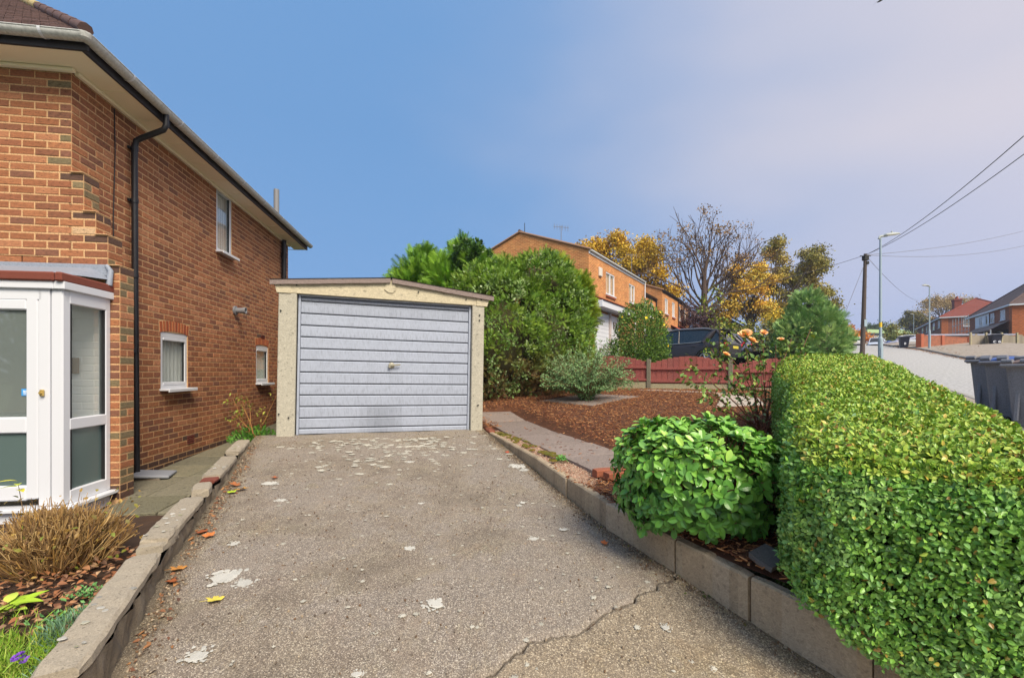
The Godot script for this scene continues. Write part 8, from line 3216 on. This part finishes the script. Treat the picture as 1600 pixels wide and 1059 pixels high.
func trees() -> void:
	# half-bare tall tree with leaf tufts at its tips
	var bt := thing("bare_tree", "tall nearly bare tree with dark fine branches behind the terrace end", "tree")
	var base := V(19.0, 1.6, 45.0)
	var wood := MB.new()
	var tips := []
	wood.tube([base, base + Vector3(0.1, 2.2, 0), base + Vector3(0.05, 4.4, 0), base + Vector3(0.0, 7.2, 0), base + Vector3(0.2, 9.4, 0)], [0.55, 0.42, 0.34, 0.22, 0.12], 9)
	limb(wood, base + Vector3(0.2, 8.9, 0), Vector3(0.1, 1, 0.1), 1.6, 0.10, 3, tips)
	for q in [[3.8, 1.0, 1.1], [4.2, -0.95, 0.9], [4.6, 0.7, 1.2], [5.0, -0.6, 1.3], [5.5, 0.75, 1.5], [5.9, 1.1, 0.85], [6.2, -0.8, 1.4], [6.8, 0.45, 1.5], [7.4, -0.4, 1.6], [3.4, -1.0, 0.55], [4.4, 1.2, 0.75], [7.9, 0.3, 1.6], [5.2, 0.1, 1.5], [4.3, 1.5, 0.95], [5.0, 1.5, 1.15], [6.2, 1.3, 0.9], [4.0, 1.4, 0.6], [4.6, -1.3, 0.8]]:
		limb(wood, base + Vector3(0.03, q[0], 0), Vector3(q[1], q[2], rf(-0.6, 0.6)).normalized(), rf(2.1, 2.8) * (1.15 if q[0] < 5.0 else 0.95), 0.13, 3 if q[0] > 5.0 else 4, tips)
	part("trunk", wood, mat(Color8(84, 68, 58), 0.95), bt)
	var xs := []
	var cs := PackedColorArray()
	for t in tips:
		var tuft := 0
		if t.y > base.y + 8.0 and rng.randf() < 0.20: tuft = 24
		elif rng.randf() < 0.06: tuft = 5
		for k in tuft:
			xs.append(Transform3D(basis_yz(rdir(), rdir(), rf(0.12, 0.24)), t + Vector3(rng.randfn(), rng.randfn() * 0.6, rng.randfn()) * 0.33))
			cs.append(pick([lin(140, 104, 48), lin(116, 92, 44), lin(160, 122, 52)]))
	scatter("crown", bt, leaf_mesh(0.75, 0.2, 0.2, 2, 0.7), M.leaf, xs, cs)

	tree("golden_tree", "large golden yellow tree standing behind the brick terrace roofs", V(11.5, 1.5, 48.0), [[V(9.6, 11.9, 47.5), Vector3(3.3, 2.6, 3.0)], [V(13.0, 11.2, 47.5), Vector3(3.2, 3.2, 3.0)], [V(14.8, 8.2, 47.0), Vector3(2.4, 3.2, 2.4)], [V(8.4, 10.9, 49.0), Vector3(2.5, 2.2, 2.4)], [V(11.5, 9.0, 47.5), Vector3(3.5, 2.6, 2.4)]], 42000, Vector2(0.16, 0.30), [lin(224, 176, 36), lin(236, 192, 56), lin(206, 166, 44), lin(172, 150, 48), lin(190, 164, 50)], 0.32, 0.9)
	tree("orange_tree", "orange and yellow autumn tree right of the bare tree", V(24.6, 2.0, 46.5), [[V(23.0, 8.4, 46.0), Vector3(2.6, 2.5, 2.4)], [V(25.6, 9.6, 46.5), Vector3(2.5, 2.4, 2.4)], [V(21.6, 6.4, 46.0), Vector3(2.2, 1.6, 2.0)], [V(25.0, 6.6, 46.0), Vector3(2.4, 1.7, 2.0)]], 11000, Vector2(0.16, 0.28), [lin(232, 184, 64), lin(240, 198, 80), lin(218, 164, 58), lin(214, 198, 88), lin(186, 176, 74)], 0.30, 0.75)
	tree("olive_tree", "broad olive-brown autumn tree with open upper crown", V(26.6, 2.0, 47.5), [[V(28.6, 8.8, 48.0), Vector3(2.8, 2.2, 2.6)], [V(30.4, 11.6, 48.0), Vector3(2.6, 1.9, 2.4)], [V(27.8, 12.6, 48.0), Vector3(1.9, 1.3, 1.8)], [V(32.6, 9.4, 48.0), Vector3(2.3, 2.3, 2.2)], [V(33.0, 6.8, 48.0), Vector3(1.7, 1.5, 1.7)], [V(28.0, 6.2, 47.0), Vector3(2.4, 1.5, 2.0)], [V(31.8, 12.4, 48.0), Vector3(1.4, 0.9, 1.4)]], 24000, Vector2(0.15, 0.27), [lin(146, 142, 66), lin(124, 128, 62), lin(170, 152, 70), lin(138, 118, 62), lin(190, 168, 78)], 0.34, 0.74, 0.35)
	tree("purple_shrub", "dark purple-leaved shrub beyond the end of the terrace", V(17.0, 1.6, 42.5), [[V(16.8, 4.9, 42.5), Vector3(1.7, 1.7, 1.5)], [V(18.2, 4.0, 42.5), Vector3(1.4, 1.6, 1.3)]], 5200, Vector2(0.12, 0.2), [lin(86, 62, 70), lin(70, 50, 58), lin(104, 76, 80), lin(92, 80, 66)], 0.14, 0.7, 0.2, "shrub")
	tree("yellow_bush", "bright yellow bush under the autumn trees", V(24.2, 2.0, 41.0), [[V(24.2, 4.3, 41.0), Vector3(1.7, 1.3, 1.4)]], 2600, Vector2(0.12, 0.2), [lin(222, 190, 50), lin(204, 170, 44), lin(170, 160, 60)], 0.1, 0.6, 0.2, "bush")
	tree("mixed_shrubbery", "low green and yellow shrubbery between the cars and trees", V(19.5, 1.3, 34.0), [[V(17.2, 2.6, 34.5), Vector3(1.9, 1.5, 1.4)], [V(20.0, 2.7, 34.0), Vector3(1.9, 1.3, 1.4)], [V(15.6, 2.2, 33.0), Vector3(1.5, 1.3, 1.3)]], 7000, Vector2(0.11, 0.2), [lin(96, 120, 50), lin(120, 132, 56), lin(150, 140, 60), lin(70, 96, 44)], 0.1, 0.7, 0.2, "shrub")
	# feathery conifer-like shrub at the near kerb
	var cg := thing("feathery_evergreen", "feathery grey-green evergreen shrub between fence and street", "shrub")
	var es := [[V(14.5, 1.5, 22.0), Vector3(1.35, 1.6, 1.2)], [V(14.3, 2.6, 22.0), Vector3(0.70, 1.2, 0.7)], [V(15.1, 1.2, 22.2), Vector3(0.70, 1.1, 0.8)], [V(13.5, 1.2, 21.6), Vector3(0.8, 1.2, 0.8)]]
	frond_mass(cg, es, 15000, Vector2(0.16, 0.34), [lin(136, 172, 100), lin(152, 186, 120), lin(114, 156, 82), lin(168, 192, 108), lin(98, 140, 72)], -99.0, frond_mesh(6, 0.09, 0.7), M.leaf)
	ell_core(cg, es, 0.62, mat(Color8(64, 66, 44), 1.0))
	tree("amber_tree", "orange-red tree by the two pale parked cars", V(56.0, 3.4, 76.0), [[V(54.8, 6.4, 75.0), Vector3(2.8, 1.9, 2.2)], [V(57.4, 5.8, 75.0), Vector3(2.0, 1.5, 1.8)], [V(53.8, 4.6, 74.0), Vector3(1.8, 1.4, 1.6)]], 5200, Vector2(0.2, 0.34), [lin(222, 146, 60), lin(206, 120, 56), lin(226, 172, 76), lin(178, 128, 60)], 0.2, 0.7)
	tree("dark_dome_tree", "distant dark green domed tree above the white building", V(123.0, 8.0, 152.0), [[V(121.0, 14.5, 152.0), Vector3(5.2, 2.4, 3.5)], [V(126.0, 13.8, 152.0), Vector3(3.6, 1.9, 3.0)]], 3800, Vector2(0.35, 0.6), [lin(62, 88, 52), lin(76, 102, 56), lin(96, 100, 60)], 0.4, 1.1)
	tree("roadside_tree", "small yellow-green tree in front of the white building", V(71.0, 4.6, 84.0), [[V(70.4, 7.0, 84.0), Vector3(2.3, 1.8, 2.0)], [V(73.0, 6.0, 84.0), Vector3(1.8, 1.4, 1.6)]], 4200, Vector2(0.2, 0.34), [lin(150, 150, 66), lin(124, 134, 60), lin(186, 164, 70), lin(104, 120, 56)], 0.15, 0.7)
	tree("roadside_bush", "low green clipped bush beside the roadside tree", V(68.0, 4.2, 80.0), [[V(68.5, 4.9, 80.0), Vector3(1.7, 0.7, 1.2)]], 1800, Vector2(0.15, 0.26), [lin(76, 108, 56), lin(92, 124, 62)], 0.08, 0.5, 0.2, "bush")
	tree("dark_yellow_tree", "dark green and yellow tree left of the red roofed house", V(97.0, 6.0, 110.0), [[V(96.6, 12.6, 110.0), Vector3(2.8, 3.0, 2.4)], [V(99.4, 11.2, 110.0), Vector3(2.4, 2.3, 2.2)]], 5200, Vector2(0.25, 0.42), [lin(124, 122, 50), lin(88, 96, 50), lin(160, 144, 56), lin(76, 70, 56)], 0.3, 0.9)
	tree("pale_bare_tree", "pale thin-leaved tree rising behind the red roofed house", V(107.0, 6.0, 112.0), [[V(104.5, 16.2, 112.0), Vector3(4.6, 2.6, 3.0)], [V(110.0, 17.4, 112.0), Vector3(4.4, 2.4, 3.0)], [V(101.0, 13.2, 112.0), Vector3(2.6, 2.2, 2.2)]], 6200, Vector2(0.22, 0.40), [lin(186, 158, 110), lin(160, 138, 90), lin(206, 176, 110), lin(140, 122, 86)], 0.32, 1.25)
	tree("roadside_oak", "leafy tree down the road, seen only mirrored in the porch door glass", V(-11.5, -1.5, -7.5), [[V(-11.0, 2.6, -7.5), Vector3(2.6, 2.4, 2.6)], [V(-8.2, 1.4, -9.0), Vector3(2.2, 2.2, 2.2)], [V(-13.5, 0.6, -6.0), Vector3(2.6, 1.8, 2.4)]], 9000, Vector2(0.12, 0.22), [lin(96, 104, 48), lin(120, 100, 50), lin(78, 92, 44)], 0.25, 0.8)
	tree("rear_garden_tree", "dark mixed tree beyond the garage and conifers", V(-5.0, -0.4, 22.0), [[V(-5.0, 1.4, 22.0), Vector3(2.2, 1.6, 1.8)]], 2600, Vector2(0.12, 0.2), [lin(76, 104, 50), lin(96, 120, 56)], 0.16, 0.7)


# ------------------------------------------------------------------ small things
func lobed_leaf(c: Color) -> ArrayMesh:
	var mb := MB.new()
	mb.col = c
	var n := 21
	var ring := []
	for k in n:
		var a := TAU * k / n
		var r := 0.62 + 0.38 * absf(cos(a * 2.5)) - (0.15 if k % 2 else 0.0)
		ring.append(Vector3(sin(a) * r, -cos(a) * r * -1.0, 0.22 * r * r - 0.08 * sin(a * 3.0)))
	for k in n:
		mb.tri(Vector3.ZERO, ring[(k + 1) % n], ring[k])
		mb.tri(Vector3(0, 0, -0.004), ring[k], ring[(k + 1) % n])
	mb.tube([Vector3(0, -0.6, 0.08), Vector3(0.1, -1.5, 0.1)], [0.03, 0.02], 4)
	return mb.mesh()

func small_things() -> void:
	for q in [[-4.21, 0.04, 0.045, lin(214, 196, 84), "pale yellow maple leaf lying alone on the driveway"], [-3.34, -0.20, 0.042, lin(196, 120, 66), "bright orange leaf on the driveway near the wall"], [-3.27, -0.26, 0.04, lin(150, 84, 50), "brown curled leaf touching the orange one"], [-2.35, -0.20, 0.05, lin(196, 146, 66), "orange-yellow leaf in the cluster by the low wall"], [-2.42, -0.26, 0.04, lin(170, 190, 50), "greenish leaf in the cluster by the low wall"], [-2.2, -0.28, 0.05, lin(168, 104, 62), "rusty leaf at the foot of the stepped coping"], [-2.05, 0.02, 0.035, lin(166, 98, 62), "small russet leaf out on the driveway"], [-3.8, -0.24, 0.045, lin(184, 128, 66), "amber leaf wedged against low wall"], [-3.95, -0.22, 0.04, lin(160, 90, 50), "dark brown leaf wedged against low wall"], [-4.75, -0.10, 0.035, lin(182, 92, 48), "red-brown leaf close to the near wall end"], [-1.55, 2.55, 0.035, lin(170, 80, 56), "small reddish leaf at the kerb near garage"], [-4.15, 2.36, 0.03, lin(196, 110, 60), "small tan leaf by the kerb blocks"]]:
		var b := Basis.from_euler(Vector3(-PI / 2 + rf(-0.25, 0.25), rf(0, TAU), rf(-0.2, 0.2)))
		var o := part("fallen_leaf", lobed_leaf(q[3]), M.dull, self, Transform3D(b.scaled(Vector3(q[2], q[2], q[2])), dr(q[0], q[1], 0.014)))
		tag(o, q[4], "leaf", "fallen leaves on the driveway")
	var cv := thing("gully_cover", "grey sloping board over the drain at the downpipe foot", "drain cover", HT)
	var cm := MB.new()
	cm.box(Transform3D(Basis(Vector3.UP, 0.25) * Basis(Vector3(0, 0, 1), -0.10), Vector3(0.25, 0.075, -0.95)), Vector3(0.40, 0.035, 0.36), 0.008)
	part("board", cm, mat(Color8(138, 142, 150), 0.7), cv)
	var cb := MB.new()
	cb.bx(0.24, 0.02, -0.95, 0.3, 0.07, 0.3, 0.01)
	part("surround", cb, M.walling, cv)
	var xs := []
	var cs := PackedColorArray()
	for k in 260:   # scraps of leaf and twig in the angle of the low wall
		var s := rf(-4.9, -0.6)
		var p := dr(s, drive_left(s) + absf(rng.randfn()) * 0.05, 0.006)
		xs.append(Transform3D(basis_yz(Vector3(rng.randfn(), 0.1, rng.randfn()), Vector3.UP + rdir() * 0.6, rf(0.012, 0.04)), p))
		cs.append(pick([lin(140, 96, 66), lin(116, 78, 58), lin(176, 126, 80), lin(92, 66, 52)]))
	for k in 150:
		var s := rf(-5.2, -0.4)
		var p := dr(s, drive_right(s) - absf(rng.randfn()) * 0.04, 0.006)
		xs.append(Transform3D(basis_yz(Vector3(rng.randfn(), 0.1, rng.randfn()), Vector3.UP + rdir() * 0.6, rf(0.010, 0.03)), p))
		cs.append(pick([lin(110, 80, 54), lin(90, 70, 50), lin(120, 110, 50), lin(80, 96, 44)]))
	for k in 90:   # yellow leaves on the bark beside the hedge
		var x := rf(1.5, 2.9)
		var d := rf(2.6, 4.6)
		if across(x, d) > -1.15 or across(x, d) < -1.9: continue
		xs.append(Transform3D(basis_yz(Vector3(rng.randfn(), 0.1, rng.randfn()), Vector3.UP + rdir() * 0.4, rf(0.02, 0.05)), V(x, bed_y(x, d) + 0.03, d)))
		cs.append(pick([lin(216, 160, 40), lin(196, 120, 50)]))
	scatter("leaf_scraps", self, leaf_mesh(0.6, 0.25, 0.35, 3, 0.7), M.dull, xs, cs)
	var sg := thing("edge_weed", "small green weed in the gravel behind the kerb blocks", "weed")
	xs = []
	cs = PackedColorArray()
	for k in 110:
		var u := in_ell(0.5)
		var p := dr(-2.55, drive_right(-2.55) + 0.22)
		p.y = EYE - 0.945
		xs.append(Transform3D(basis_yz(u + Vector3(0, 0.5, 0), Vector3.UP + rdir() * 0.5, rf(0.02, 0.035)), p + Vector3(u.x * 0.06, absf(u.y) * 0.05, u.z * 0.06)))
		cs.append(pick([lin(90, 150, 66), lin(110, 168, 84)]))
	scatter("foliage", sg, leaf_mesh(0.6, 0.2, 0.2, 2), M.leaf, xs, cs)
